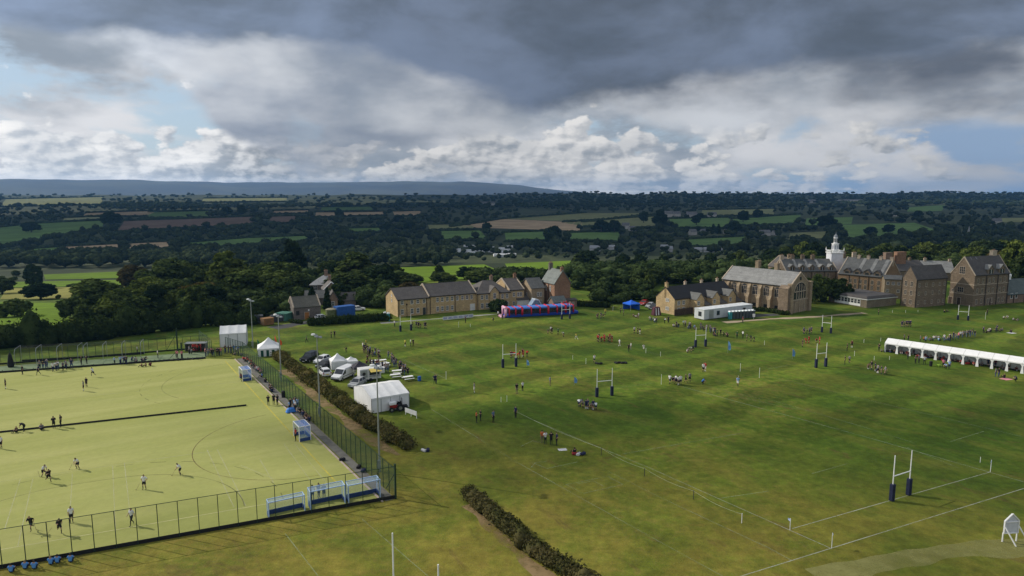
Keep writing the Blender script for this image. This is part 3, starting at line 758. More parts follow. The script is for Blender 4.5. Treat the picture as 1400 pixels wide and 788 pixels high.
# ---------------------------------------------------------------- hockey goals
BLUEN = netmat('blue goal net', (.16, .30, .72), .42); BLUE = mat('blue boards', (.02, .05, .17), .6, .2, 2); BLUEF = mat('pale blue frame', (.42, .58, .82), .5, .08, 1)
NETL = netmat('pale blue net', (.35, .5, .65), .30)
def goal(p, q, depth, h, label, net, frame=WHITE, boards=BLUE):
    """front posts at p and q; the back lies to the left of p->q"""
    L = (q - p).length; t = thing('hockey_goal', label, 'goal', p, ang(p, q), 'hockey goals')
    for x in (0, L): MB().box(x - .05, x + .05, -.05, .05, 0, h).build('post', frame, t)
    MB().box(.05, L - .05, -.05, .05, h - .1, h).build('crossbar', frame, t)
    for x in (0, L):
        MB().box(x - .035, x + .035, depth - .035, depth + .035, 0, h - .02).build('back_post', frame, t)
        MB().box(x - .03, x + .03, .05, depth - .04, h - .09, h - .02).build('top_bar', frame, t)
        MB().box(x - .02, x + .02, .06, depth - .05, .02, .5).build('side_board', boards, t)
    MB().box(.04, L - .04, depth - .03, depth + .03, h - .09, h - .02).build('back_bar', frame, t)
    MB().box(.03, L - .03, depth + .04, depth + .08, .02, .55).build('back_board', boards, t)
    m = MB(); m.add([(0, depth, .55), (L, depth, .55), (L, depth, h - .1), (0, depth, h - .1), (0, .06, h - .05), (L, .06, h - .05)], [(0, 1, 2, 3), (3, 2, 5, 4)])
    m.add([(0, .06, .5), (0, depth, .5), (0, depth, h - .1), (0, .06, h - .1)], [(0, 1, 2, 3)]); m.add([(L, .06, .5), (L, depth, .5), (L, depth, h - .1), (L, .06, h - .1)], [(0, 1, 2, 3)])
    m.build('net', net, t)
GH = 2.25
for g, lab in ((G(408, 603), 'blue netted hockey goal with the red clad goalkeeper'), (G(331, 521), 'blue netted hockey goal on the far half of the pitch')):
    goal(g - dY * -1.5 + dY * .0, g + dY * -1.5, 1.5, GH, lab, BLUEN) if False else goal(g + dY * 2.4, g - dY * .6, 1.6, GH, lab, BLUEN)
def ggoal(a, b, depth, h, lab): goal(G(*a), G(*b), depth, h, lab, NETL, BLUEF)
ggoal((425, 698), (472, 688), 1.3, 2.2, 'pale blue hockey goal in the middle of the three stored by the near fence')
ggoal((477, 689), (520, 680), 1.3, 2.2, 'pale blue hockey goal nearest the corner of the near fence')
ggoal((368, 710), (417, 699), 1.0, 1.9, 'low pale blue hockey goal farthest from the corner of the near fence')

# ---------------------------------------------------------------- rugby pitches
def rugby(l, r, top, bar, pad, label, padm=NAVY):
    p, q = G(*l), G(*r); Lw = (q - p).length; h = hgt(p, top); hb_ = hgt(p, bar); hp_ = hgt(p, pad)
    t = thing('rugby_posts', label, 'rugby posts', p, ang(p, q), 'rugby goalposts')
    for x in (0, Lw):
        MB().cyl((x, 0, 0), (x, 0, h), .075, .055, 8).build('upright', WHITE, t)
        if pad: MB().box(x - .24, x + .24, -.24, .24, .02, hp_).build('post_pad', padm, t, bevel=.05)
    MB().cyl((.05, 0, hb_), (Lw - .05, 0, hb_), .06, n=8).build('crossbar', WHITE, t)
rugby((1219, 685), (1242, 677), 623, 651.5, 662, 'white rugby posts with navy pads nearest the white scoreboard')
rugby((816, 543), (836.5, 541), 505, 522, 530, 'white rugby posts with navy pads behind the huddle in navy in mid field')
rugby((687.5, 503), (705.5, 501.5), 471, 485, 491, 'white rugby posts with a red huddle standing right behind them')
rugby((950.8, 475), (964.5, 474), 448, 459, 465, 'white rugby posts in front of the crowd line below the white cabin')
rugby((547.5, 453.5), (562, 452), 431, 440, 445, 'white rugby posts in front of the left end of the stone terrace')
rugby((768, 437), (779, 436), 413, 424, 430, 'white rugby posts in front of the right end of the inflatable')
rugby((1123.6, 454.6), (1135.8, 456), 431, 441, 447, 'white rugby posts beside the team in grey and navy near the gravel path')
rugby((1115.5, 503), (1128.7, 501.5), 470, 484, 491, 'white rugby posts left of the long white tent row')
rugby((1309.4, 437.5), (1323.4, 438.5), 417, 426, 431, 'white rugby posts in front of the tall stone gable at the right')
p, q = G(536.5, 729, 8.5), G(599, 772, 8.5)
t = thing('rugby_posts', 'white rugby posts by the foreground hedge of which only the tops show', 'rugby posts', (p.x, p.y, 0), ang(p, q), 'rugby goalposts'); Lw = (q - p).length
for x in (0, Lw): MB().cyl((x, 0, 0), (x, 0, 8.5), .075, .06, 8).build('upright', WHITE, t); MB().box(x - .24, x + .24, -.24, .24, .02, 1.9).build('post_pad', NAVY, t, bevel=.05)
MB().cyl((.05, 0, 3), (Lw - .05, 0, 3), .06).build('crossbar', WHITE, t)

def lines(label, segs, w=.1, z=.006, m=None):
    L = Lines()
    for s_ in segs:
        pts = [G(*p) for p in s_]
        fine = []
        for a, b in zip(pts, pts[1:]):
            n = max(1, int((b - a).length / 6))
            fine += [(a.x + (b.x - a.x) * i / n, a.y + (b.y - a.y) * i / n) for i in range(n)]
        fine.append((pts[-1].x, pts[-1].y)); L.poly(fine, w)
    L.build(label, z, m or LINEW)
lines('white goal line and dead ball lines round the nearest rugby posts', [[(1083, 723), (1354, 645.5)], [(1010, 789), (1136, 750), (1400, 668)], [(1136, 750), (1050, 712)]], .11, .009, worn('worn white line', (.48, .50, .40), .2, .75))
lines('white touch line of the nearest rugby pitch', [[(730, 575), (763, 589), (888, 640), (979, 680.6), (1050, 712)], [(933, 529), (1050, 561), (1192, 600), (1353, 646), (1410, 662)]], .09, .013, worn('worn faint line', (.42, .47, .34), .2, .75))
FAINT = worn('faded white line on grass', (.34, .40, .24), .08, .6)
lines('faded white touch lines in front of the foreground hedge', [[(700, 628.6), (886.6, 732.7), (995, 792)], [(832, 645), (908, 683), (1050, 749), (1083, 767)], [(495, 710), (585, 788)], [(390, 730), (435, 788)], [(590, 560), (700, 628)]], .09, .017, FAINT)
lines('faded white lines across the middle rugby pitches', [[(1040, 512), (1207, 552), (1400, 598)], [(1050, 546), (1177, 583), (1250, 606)], [(852, 621), (1017, 592)], [(982, 682), (1050, 672)], [(840, 531), (895, 524)], [(964, 528), (1040, 546)], [(700, 527), (840, 505), (890, 497)], [(986, 538), (1090, 560)], [(1240, 612), (1310, 640)], [(1300, 604), (1345, 590)], [(1110, 648), (1160, 634)]], .09, .021, FAINT)
lines('faded white lines of the far rugby pitches', [[(469, 456), (540, 487), (610, 518)], [(700, 436), (740, 447), (852, 474)], [(880, 480), (903, 486)], [(1050, 505), (1090, 497)], [(1340, 459), (1400, 470)], [(1030, 440), (1180, 432)], [(905, 471), (1046, 466)], [(535, 441), (700, 432)]], .11, .025, FAINT)
lines('small white painted boxes on the grass by the touch line', [[(774, 663), (829, 652), (852, 663), (797, 675), (774, 663)], [(790, 662), (811, 658), (825, 665)], [(712, 611), (728, 603), (742, 606)], [(728, 633), (748, 641), (790, 632)], [(726, 640), (732, 633), (748, 631)], [(832, 652), (852, 663)]], .1, .029, FAINT)
# bare and worn strips
DRY = worn('dry straw grass', (.22, .15, .065), -.9, 1.25, 1.1)
def strip(pts, w0, w1, z, m, label, name='ground'):
    pts = [G(*p) if not isinstance(p, Vector) else p for p in pts]; L = []; fs = []; r_ = random.Random(len(pts))
    fine = []
    for a, b in zip(pts, pts[1:]):
        n = max(1, int((b - a).length / .7)); fine += [a.lerp(b, i / n) for i in range(n)]
    fine.append(pts[-1])
    ph = [r_.uniform(0, 6) for _ in range(6)]; wv = lambda i, k: .3 * math.sin(i * .21 + ph[k]) + .25 * math.sin(i * .47 + ph[k + 1]) + .12 * math.sin(i * 1.1 + ph[k + 2])
    for i, p in enumerate(fine):
        a = fine[max(0, i - 1)]; b = fine[min(len(fine) - 1, i + 1)]; d = (b - a).normalized(); nrm = Vector((-d.y, d.x, 0))
        L += [p + nrm * (w0 + .6 * wv(i, 0)), p - nrm * (w1 + wv(i, 3))]
    me = bpy.data.meshes.new(name); me.from_pydata([(v.x, v.y, z) for v in L], [], [(2 * i, 2 * i + 1, 2 * i + 3, 2 * i + 2) for i in range(len(fine) - 1)]); me.update()
    return struct(link(name, me, m), label)
strip([(392, 505), (440, 545), (500, 592), (548, 622)], .4, 1.3, .004, DRY, 'bare straw coloured strip beside the long clipped hedge')
strip([(640, 690), (690, 733), (760, 792)], .2, 1.1, .004, DRY, 'bare orange strip beside the foreground hedge')
strip([(1120, 792), (1200, 772), (1300, 755), (1420, 747)], 1.5, 1.3, .006, worn('worn pale grass', (.26, .25, .075), .35, 1.0, .5), 'pale worn track curving under the white scoreboard', 'path')
strip([(990, 441), (1050, 436.5), (1120, 433), (1182, 428)], .9, .9, .006, fieldmat('gravel', (.34, .27, .19), .2), 'pale gravel path from the white cabin to the flat roofed building', 'path')
strip([(520, 442), (600, 436), (660, 431), (705, 428)], .7, .7, .006, fieldmat('concrete path', (.24, .24, .22), .2), 'grey path along the front of the stone terrace', 'path')
strip([(372, 449), (400, 444), (440, 438), (520, 432)], 2.2, 2.2, .006, fieldmat('tarmac', (.07, .07, .072), .2), 'tarmac yard in front of the stone barn', 'road')
strip([(1018, 434), (1042, 431), (1062, 430)], 1.6, 2.0, .01, fieldmat('tarmac'), 'tarmac apron beside the portable toilets', 'road')
# flags
def flag(p, top, label, cloth=None, grp='thin flag poles'):
    q = G(*p); h = hgt(q, top); t = thing('corner_flag', label, 'flag', q, rnd.uniform(0, 6), grp)
    MB().cyl((0, 0, 0), (0, 0, h), .035, n=6).build('pole', WHITE, t)
    if cloth: m = MB(); m.add([(0, 0, h), (.32, .06, h - .08), (.36, -.02, h - .3), (0, 0, h - .36)], [(0, 1, 2, 3)]); m.add([(0, .01, h), (.32, .07, h - .08), (.36, -.01, h - .3), (0, .01, h - .36)], [(0, 3, 2, 1)]); m.build('flag', cloth, t)
FLB = mat('pale blue flag cloth', (.4, .5, .75), .8)
flag((1080, 724.5), 709, 'corner flag at the near end of the goal line of the nearest pitch', FLB); flag((1137, 749.5), 729, 'corner flag on the dead ball line nearest the camera', FLB)
flag((1354, 645.5), 629, 'corner flag at the far end of the goal line of the nearest pitch', FLB); flag((1340, 632.5), 625, 'short white pole just beyond the far corner flag')
flag((1009, 528), 514, 'thin pole beside the player in white on the middle pitch'); flag((904, 526), 512, 'thin white pole left of the team in white and navy')
for i, (x, y, tp) in enumerate([(610, 519, 508), (627, 448, 440), (643, 447, 443), (1045, 472, 466), (883, 483, 476), (903, 487.5, 481), (1012, 508, 497), (1038, 517, 503), (1168, 487, 480), (1195, 493, 487), (1181, 469, 464), (1204, 467, 462), (1216, 492, 487), (1220, 428, 424), (1238, 428, 424), (1255, 427, 424), (693, 549.5, 541), (783, 492, 486), (801, 498, 490), (685, 550, 543), (1347, 437, 427), (838, 425, 419)]):
    flag((x, y), tp, 'thin white flag pole standing along a rugby touch line', None, 'thin white poles along the touch lines')
# rope barrier
rp = [(705, 571, 549), (822, 623, 616), (881, 651.5, 642), (948, 683, 673.5), (1014, 715.5, 704)]
P3 = [G(x, y) for x, y, tp in rp]; t = thing('rope_barrier', 'white rope barrier on thin stakes along the nearest touch line', 'barrier', P3[0])
hs = [1.05] * 5
for i, p in enumerate(P3): MB().cyl(p - P3[0], p - P3[0] + Vector((0, 0, 1.1)), .04, n=6).build('stake', mat('dark stake', (.05, .05, .045)) if i < 4 else WHITE, t)
m = MB()
for a, b in zip(P3, P3[1:]):
    pr = None
    for i in range(9):
        q = a.lerp(b, i / 8) - P3[0] + Vector((0, 0, 1.02 - .28 * math.sin(math.pi * i / 8)))
        if pr is not None: m.cyl(pr, q, .009, n=4)
        pr = q
m.build('rope', LINEW, t)
# white scoreboard on legs
p = G(1370.5, 741); q = G(1389.5, 740); t = thing('scoreboard', 'white gabled scoreboard standing on four splayed legs', 'scoreboard', p, ang(p, q)); w = (q - p).length
z0, z1, z2 = .95, 2.25, 3.0
MB().prism([(0, z0), (w, z0), (w, z1), (w / 2, z2), (0, z1)], 'y', -.06, .06).build('board', mat('grey white board', (.55, .57, .6), .6, .08, 2), t)
m = MB()
for a, b in (((0, z0), (w, z0)), ((w, z0), (w, z1)), ((w, z1), (w / 2, z2)), ((w / 2, z2), (0, z1)), ((0, z1), (0, z0)), ((0, z1 - .1), (w, z1 - .1))): m.cyl((a[0], -.1, a[1]), (b[0], -.1, b[1]), .06, n=6)
m.build('frame', WHITE, t)
for x in (0, w): MB().cyl((x, .02, 0), (x, .02, z0), .08, n=6).build('leg', WHITE, t); MB().cyl((x + .6, -1.0, 0), (x + .03, -.12, z1 - .6), .07, n=6).build('leg', WHITE, t)
# ---------------------------------------------------------------- trees and hedges
npr = np.random.RandomState(11)
LEAF = leafmat('broad leaves', (.026, .045, .016), (.080, .108, .034), .3, .18)
LEAFY = leafmat('light leaves', (.050, .075, .020), (.10, .125, .030), .2, .15)
LEAFD = leafmat('dark needles', (.012, .024, .012), (.026, .042, .018), .2, .1)
LEAFB = leafmat('brownish leaves', (.045, .038, .016), (.080, .066, .026), .25)
HEDGEL = leafmat('hedge leaves', (.045, .052, .018), (.125, .108, .046), .15, .2)
HEDGED = leafmat('dark hedge leaves', (.016, .028, .010), (.034, .050, .016), .15, .15)
BARK = mat('bark', (.06, .047, .035), .95, .3, 3)

def leaf_quads(C, N, size, r):
    """leaf sprays at centres C facing roughly N"""
    n = len(C); N = N + r.normal(0, .55, (n, 3)); N /= np.linalg.norm(N, axis=1)[:, None] + 1e-9
    a = np.cross(N, r.normal(0, 1, (n, 3))); a /= np.linalg.norm(a, axis=1)[:, None] + 1e-9; b = np.cross(N, a)
    s = (size * r.uniform(.6, 1.35, n))[:, None]; k = r.uniform(.5, 1, n)[:, None]
    V = np.stack([C - a * s - b * s * k * .4, C + b * s * k * -.8, C + a * s + b * s * k * .3, C + b * s * k], 1).reshape(-1, 3)
    return V, np.arange(n * 4).reshape(-1, 4)

def ico(sub=1):
    bm = bmesh.new(); bmesh.ops.create_icosphere(bm, subdivisions=sub, radius=1)
    V = np.array([v.co[:] for v in bm.verts]); F_ = np.array([[v.index for v in f.verts] for f in bm.faces]); bm.free(); return V, F_
ICO1 = ico(1); ICO2 = ico(2)

def crown_mesh(name, kind, seed, dens=1.0, leaf=.50):
    """crown of unit-ish height in metres for a 12 m tree: clumps of leaf sprays round dark inner cores"""
    r = np.random.RandomState(seed); VS = []; QS = []; TS_ = []; nv = 0
    cl = []
    if kind == 'conifer':
        for i in range(46):
            t = i / 45; z = 1.6 + t * 10.2; rad = (1 - t) ** .8 * 2.9 + .2
            for k in range(3 if t < .6 else 2):
                a = r.rand() * 6.28; cl.append((math.cos(a) * rad * .62, math.sin(a) * rad * .62, z + r.uniform(-.3, .3), .75 * (1 - t) + .42))
    else:
        W, H0, H1 = {'round': (4.6, .9, 12), 'tall': (3.3, .9, 12), 'wide': (5.8, 1.3, 11.5), 'bush': (4.2, .2, 6.5), 'willow': (3.6, .5, 11)}[kind]
        n = {'round': 48, 'tall': 44, 'wide': 54, 'bush': 32, 'willow': 40}[kind]
        lob = r.rand(6) * 6.28
        for i in range(n):
            for _ in range(20):
                u = r.normal(0, 1, 3); u /= np.linalg.norm(u)
                if u[2] > -.75: break
            rr = r.uniform(.55, 1.0) ** .5
            a = math.atan2(u[1], u[0]); lump = 1 + .2 * math.sin(2 * a + lob[0]) + .14 * math.sin(3 * a + lob[1] + u[2] * 2)
            zc = (H0 + H1) / 2; hz_ = (H1 - H0) / 2
            sh = 1.0 if kind != 'tall' else (1 - .35 * max(0, u[2]))
            cl.append((u[0] * W * .8 * rr * lump * sh, u[1] * W * .8 * rr * lump * sh, zc + u[2] * hz_ * .86 * rr + r.uniform(-.4, .4), r.uniform(.95, 1.75) * (W / 4.6) ** .5))
        if kind == 'tall': cl += [(r.uniform(-.6, .6), r.uniform(-.6, .6), 11.2, 1.0)]
    for (x, y, z, rad) in cl:
        m = int(78 * dens * rad ** 1.7 / leaf * .42) + 8
        u = r.normal(0, 1, (m, 3)); u /= np.linalg.norm(u, axis=1)[:, None]; u[:, 2] = u[:, 2] * .85 + .12
        C = np.array([x, y, z]) + u * rad * r.uniform(.62, 1.15, m)[:, None]
        V, Q = leaf_quads(C, u + np.array([0, 0, .35]), leaf, r); VS.append(V); QS.append(Q + nv); nv += len(V)
        V = ICO1[0] * rad * .62 * (1 + r.normal(0, .12, (len(ICO1[0]), 1))) + np.array([x, y, z]); VS.append(V)
        F_ = ICO1[1] + nv; QS.append(np.concatenate([F_, F_[:, 2:3]], 1)); nv += len(V)       # triangle as a folded quad
    return np.concatenate(VS), np.concatenate(QS)

def mixed_mesh(name, V, Q):
    tri = Q[:, 2] == Q[:, 3]
    me = bpy.data.meshes.new(name); V = V.astype(np.float32)
    me.vertices.add(len(V)); me.vertices.foreach_set('co', V.ravel())
    tot = np.where(tri, 3, 4).astype(np.int32); st = np.concatenate([[0], np.cumsum(tot)[:-1]]).astype(np.int32)
    idx = np.ones(Q.shape, bool); idx[tri, 3] = False; li = Q[idx].astype(np.int32)
    me.loops.add(len(li)); me.loops.foreach_set('vertex_index', li)
    me.polygons.add(len(Q)); me.polygons.foreach_set('loop_start', st); me.polygons.foreach_set('loop_total', tot)
    me.update(calc_edges=True); return me

def trunk_mesh(kind, seed):
    r = random.Random(seed); m = MB()
    if kind == 'conifer': m.cyl((0, 0, -.4), (0, 0, 11), .32, .05, 7)
    elif kind == 'bush':
        for i in range(5): a = r.uniform(0, 6.28); m.cyl((.15 * math.cos(a), .15 * math.sin(a), -.3), (1.3 * math.cos(a), 1.3 * math.sin(a), r.uniform(2, 3.4)), .1, .04, 5)
    else:
        m.cyl((0, 0, -.5), (.1, .05, 4.2), .42, .27, 8)
        for i in range(7):
            a = i * .9 + r.uniform(-.3, .3); z0 = r.uniform(2.2, 4.2); L = r.uniform(1.8, 3.2); p0 = Vector((.05, .02, z0)); p1 = p0 + Vector((math.cos(a) * L * .55, math.sin(a) * L * .55, L)); m.cyl(p0, p1, .16, .09, 6)
            p2 = p1 + Vector((math.cos(a + .4) * 1.2, math.sin(a + .4) * 1.2, 1.5)); m.cyl(p1, p2, .09, .03, 5)
        m.cyl((.1, .05, 4.2), (-.1, .1, 8.5), .26, .06, 7)
    return m.mesh('trunk', True)

PROTO = {}
for kind, nn in (('round', 4), ('tall', 3), ('wide', 3), ('bush', 3), ('conifer', 2), ('willow', 1)):
    for i in range(nn):
        sd = hash_ = 31 * len(PROTO) + 5
        PROTO[(kind, i)] = (mixed_mesh('crown', *crown_mesh('crown', kind, sd)), trunk_mesh(kind, sd))
NV = {'round': 4, 'tall': 3, 'wide': 3, 'bush': 3, 'conifer': 2, 'willow': 1}
_tm = {}
def tree(p, h, w, kind, label, leaf=LEAF, group=None, name=None, cat='tree'):
    """a tree of height h and crown width w at p"""
    v = rnd.randrange(NV[kind]); cm, tmesh = PROTO[(kind, v)]
    key = (kind, v, leaf.name)
    if key not in _tm:
        c = cm.copy(); c.materials.append(leaf); t_ = tmesh.copy(); t_.materials.append(BARK) if not len(t_.materials) else None; _tm[key] = (c, t_)
    c, t_ = _tm[key]
    bh = {'bush': 6.8, 'wide': 12, 'willow': 11.5}.get(kind, 12.3); bw = {'round': 9.6, 'tall': 7, 'wide': 12, 'bush': 8.8, 'conifer': 5.8, 'willow': 7.6}[kind]
    o = thing(name or {'conifer': 'conifer_tree', 'bush': 'shrub'}.get(kind, 'broadleaf_tree'), label, 'shrub' if kind == 'bush' and cat == 'tree' else cat, p, rnd.uniform(0, 6.28), group)
    o.scale = (w / bw, w / bw, h / bh)
    link('crown', c, [], o); link('trunk', t_, [], o)
    return o

def tree_px(px, top, Y, wpx, kind, label, leaf=LEAF, group=None, base=None):
    """a tree whose crown is seen centred on column px, topping out at row top, wpx wide, standing at distance Y"""
    p = A(px, Y) if base is None else Vector(base)
    h = hgt(p, top) - p.z; zc = p.y * CT + (CAM_H - p.z) * ST
    tree(p - Vector((0, 0, .15)), max(1.5, h), wpx * zc / FPX, kind, label, leaf, group)

G_L = 'trees in the left wood'; LBL = 'dark broadleaf tree in the wood between the long hedge and the stone barn'
# trees that stand out, one by one
for (px, top, Y, w, kind, leaf, lab) in [
    (132, 380, 205, 66, 'round', LEAF, 'big rounded dark tree standing right of the sunlit yellow meadow'),
    (54, 386, 262, 40, 'round', LEAFD, 'lone dark round tree standing in the sunlit yellow meadow'),
    (312, 342, 232, 48, 'tall', LEAFY, 'tall light green tree rising above the left wood'),
    (400, 326, 300, 34, 'tall', LEAFD, 'very dark spire shaped tree behind the house with the pale roof'),
    (488, 344, 262, 62, 'tall', LEAF, 'tall mid green tree right of the house with the pale roof'),
    (478, 372, 236, 62, 'round', LEAF, 'broad dark tree filling the gap between the pale roofed house and terrace'),
    (520, 362, 250, 46, 'round', LEAFD, 'dark rounded tree just left of the stone terrace gable'),
    (383, 358, 240, 76, 'wide', LEAF, 'wide domed green tree left of the house with the pale roof'),
    (236, 354, 262, 74, 'wide', LEAF, 'wide domed tree behind the left wood'),
    (182, 361, 300, 44, 'round', LEAFB, 'brownish round tree at the far end of the sunlit meadows'),
    (282, 360, 250, 40, 'round', LEAF, 'green round tree left of the tall light green tree'),
    (345, 368, 222, 70, 'round', LEAF, 'full dark green tree below the tall light green tree'),
    (205, 377, 212, 52, 'round', LEAFY, 'light green tree in the front of the left wood'),
    (165, 398, 192, 52, 'bush', LEAFY, 'light green bushy tree rising behind the long dark hedge'),
    (235, 382, 205, 60, 'round', LEAF, 'mid green tree in the front middle of the left wood'),
    (275, 384, 202, 54, 'round', LEAFB, 'dull brownish tree in the front of the left wood'),
    (556, 374, 268, 46, 'round', LEAF, 'dark round tree behind the left block of the terrace'),
    (560, 386, 240, 26, 'bush', LEAFB, 'brownish shrub behind the left roof of the terrace'),
    (600, 362, 285, 24, 'conifer', LEAF, 'pointed tree in front of the bright sunlit field'),
    (606, 372, 262, 34, 'round', LEAF, 'rounded bushy tree under the pointed tree behind the terrace'),
    (635, 364, 290, 24, 'tall', LEAFD, 'narrow dark tree at the right of the bright sunlit field'),
    (652, 370, 275, 40, 'round', LEAF, 'dark leafy tree behind the middle of the terrace roofs'),
    (835, 376, 255, 34, 'willow', LEAF, 'tall drooping grey green tree behind the blue gazebo'),
    (815, 390, 246, 30, 'bush', LEAF, 'leafy light shrub left of the drooping grey green tree'),
    (889, 366, 262, 40, 'wide', LEAF, 'flat topped dark tree behind the stone gable with the black roof'),
    (930, 372, 265, 44, 'bush', LEAF, 'pale leafy shrub behind the black roofed stone houses'),
    (681, 409, None, 26, 'bush', LEAFD, 'dark round bush in front of the terrace by the inflatable'),
    (1390, 326, 262, 44, 'round', LEAFY, 'sunlit yellow green tree above the low roof at the right edge'),
    (1372, 338, 268, 40, 'round', LEAFB, 'brown green tree behind the tall stone house at the right'),
    (1405, 345, 250, 50, 'round', LEAF, 'dark tree cut by the right edge of the photo'),
    (1322, 348, 275, 22, 'bush', LEAFY, 'yellow green shrub behind the ridge of the tall stone house'),
    (1115, 375, None, 38, 'bush', LEAF, 'dark shrub beside the arched gable of the hall'),
    (1142, 380, None, 40, 'bush', LEAF, 'wide shrub in front of the brick range with dormers'),
    (1120, 396, None, 22, 'bush', LEAFD, 'low dark shrub on the lawn by the arched gable'),
    (100, 408, 188, 40, 'bush', LEAF, 'bushy tree at the foot of the big rounded tree by the yellow meadow'),
    (150, 412, 184, 46, 'bush', LEAFY, 'pale bushy tree pressed against the long dark hedge'),
    (118, 416, 180, 34, 'bush', LEAF, 'low dark bush under the big rounded tree by the yellow meadow'),
    (185, 404, 190, 50, 'round', LEAF, 'mid green tree right behind the long dark hedge'),
    (158, 388, 215, 46, 'round', LEAF, 'dark tree between the big rounded tree and the left wood'),
    (462, 398, 208, 26, 'bush', LEAF, 'leafy shrub between the country house and the blue container'),
    (412, 398, 215, 24, 'round', LEAF, 'rounded tree right behind the mossy stone barn'),
    (395, 396, 205, 34, 'round', LEAFD, 'dark tree at the left shoulder of the mossy stone barn'),
    (22, 408, 195, 40, 'bush', LEAF, 'scrubby tree at the left end of the long dark hedge'),
    (0, 377, 300, 34, 'round', LEAF, 'dull green tree at the left edge beside the sunlit meadows'),
    (44, 360, 330, 24, 'round', LEAFD, 'dark tree at the far edge of the sunlit meadows'),
    (448, 392, None, 12, 'conifer', LEAFD, 'slim dark conifer beside the small gabled house'),
    (427, 391, None, 16, 'conifer', LEAFD, 'dark conifer between the barn and the pale roofed house')]:
    if Y is None:
        bs = {681: (681, 427), 1115: (1115, 413), 1142: (1142, 413), 1120: (1120, 412), 448: (448, 424), 427: (427, 421)}[px]
        tree_px(px, top, 0, w, kind, lab, leaf, None, G(*bs))
    else: tree_px(px, top, Y, w, kind, lab, leaf)

FOOT = []      # house plots kept clear of random trees: (x, y, r)
for c, rr in (((440, 405), 11), ((600, 420), 16), ((640, 418), 16), ((700, 412), 16), ((760, 405), 16), ((960, 412), 16)):
    p = G(*c); FOOT.append((p.x, p.y, rr))
def wood(x0, x1, Y0, Y1, n, top0, top1, w0, w1, kinds, label, group, leafs):
    for i in range(n):
        px = rnd.uniform(x0, x1); Y = rnd.uniform(Y0, Y1); p = A(px, Y)
        if any(math.hypot(p.x - a, p.y - b) < r_ for a, b, r_ in FOOT): continue
        f = (Y - Y0) / max(1, Y1 - Y0)
        top = top0(px) * (1 - f) + top1(px) * f + rnd.uniform(-5, 6)
        if rnd.random() < .15: top -= 5
        h = hgt(p, top) - p.z
        if h < 3: continue
        if h > 22: h = 20 + rnd.uniform(0, 2)
        tree(p - Vector((0, 0, .15)), h, h * rnd.uniform(w0, w1), rnd.choice(kinds), label, rnd.choice(leafs), group)
lin = lambda a, b, x0, x1: (lambda x: a + (b - a) * (x - x0) / (x1 - x0))
wood(150, 420, 190, 236, 34, lin(402, 388, 150, 420), lin(385, 368, 150, 420), .75, 1.05, ['round', 'wide', 'round', 'tall'], LBL, G_L, [LEAF, LEAF, LEAFD, LEAFY])
wood(230, 540, 245, 320, 34, lin(372, 372, 230, 540), lin(356, 352, 230, 540), .75, 1.05, ['round', 'wide', 'round', 'conifer'], 'dark tree in the thick of the wood behind the pale roofed house', 'trees behind the pale roofed house', [LEAF, LEAFD])
wood(455, 535, 215, 240, 8, lin(392, 390, 455, 535), lin(380, 378, 455, 535), .8, 1.0, ['round'], 'dark tree close behind the blue container and the clipped hedge', 'trees behind the blue container', [LEAFD, LEAF])
wood(640, 800, 262, 330, 20, lin(382, 386, 640, 800), lin(366, 372, 640, 800), .75, 1.1, ['round', 'wide', 'tall'], 'dark tree in the belt behind the tall stone house', 'trees behind the tall stone house', [LEAF, LEAFD])
wood(790, 1075, 275, 380, 62, lin(378, 374, 790, 1075), lin(346, 344, 790, 1075), .72, 1.0, ['round', 'wide', 'round', 'tall'], 'dark tree in the wood behind the black roofed stone houses', 'trees behind the black roofed stone houses', [LEAF, LEAFD, LEAFD])
wood(775, 880, 250, 275, 10, lin(388, 388, 775, 880), lin(372, 372, 775, 880), .8, 1.0, ['round', 'bush'], 'dark tree at the wood edge behind the blue gazebo', 'trees behind the blue gazebo', [LEAF, LEAFD])
wood(788, 893, 218, 258, 15, lin(392, 394, 788, 893), lin(374, 376, 788, 893), .7, 1.0, ['round', 'wide', 'tall'], 'dark tree in the wood edge between the tall stone house and the honey stone gable', 'trees between the terrace and the honey gable', [LEAF, LEAFD, LEAFD])
wood(1050, 1440, 300, 400, 55, lin(352, 344, 1050, 1440), lin(334, 326, 1050, 1440), .75, 1.05, ['round', 'wide', 'round', 'tall'], 'leafy tree in the belt behind the school roofs', 'trees behind the school roofs', [LEAF, LEAF, LEAFY, LEAFD])
wood(-60, 60, 215, 330, 8, lin(412, 408, -60, 60), lin(376, 374, -60, 60), .8, 1.1, ['round'], 'dull tree at the left edge of the sunlit meadows', 'trees beside the sunlit meadows', [LEAF]) if False else None

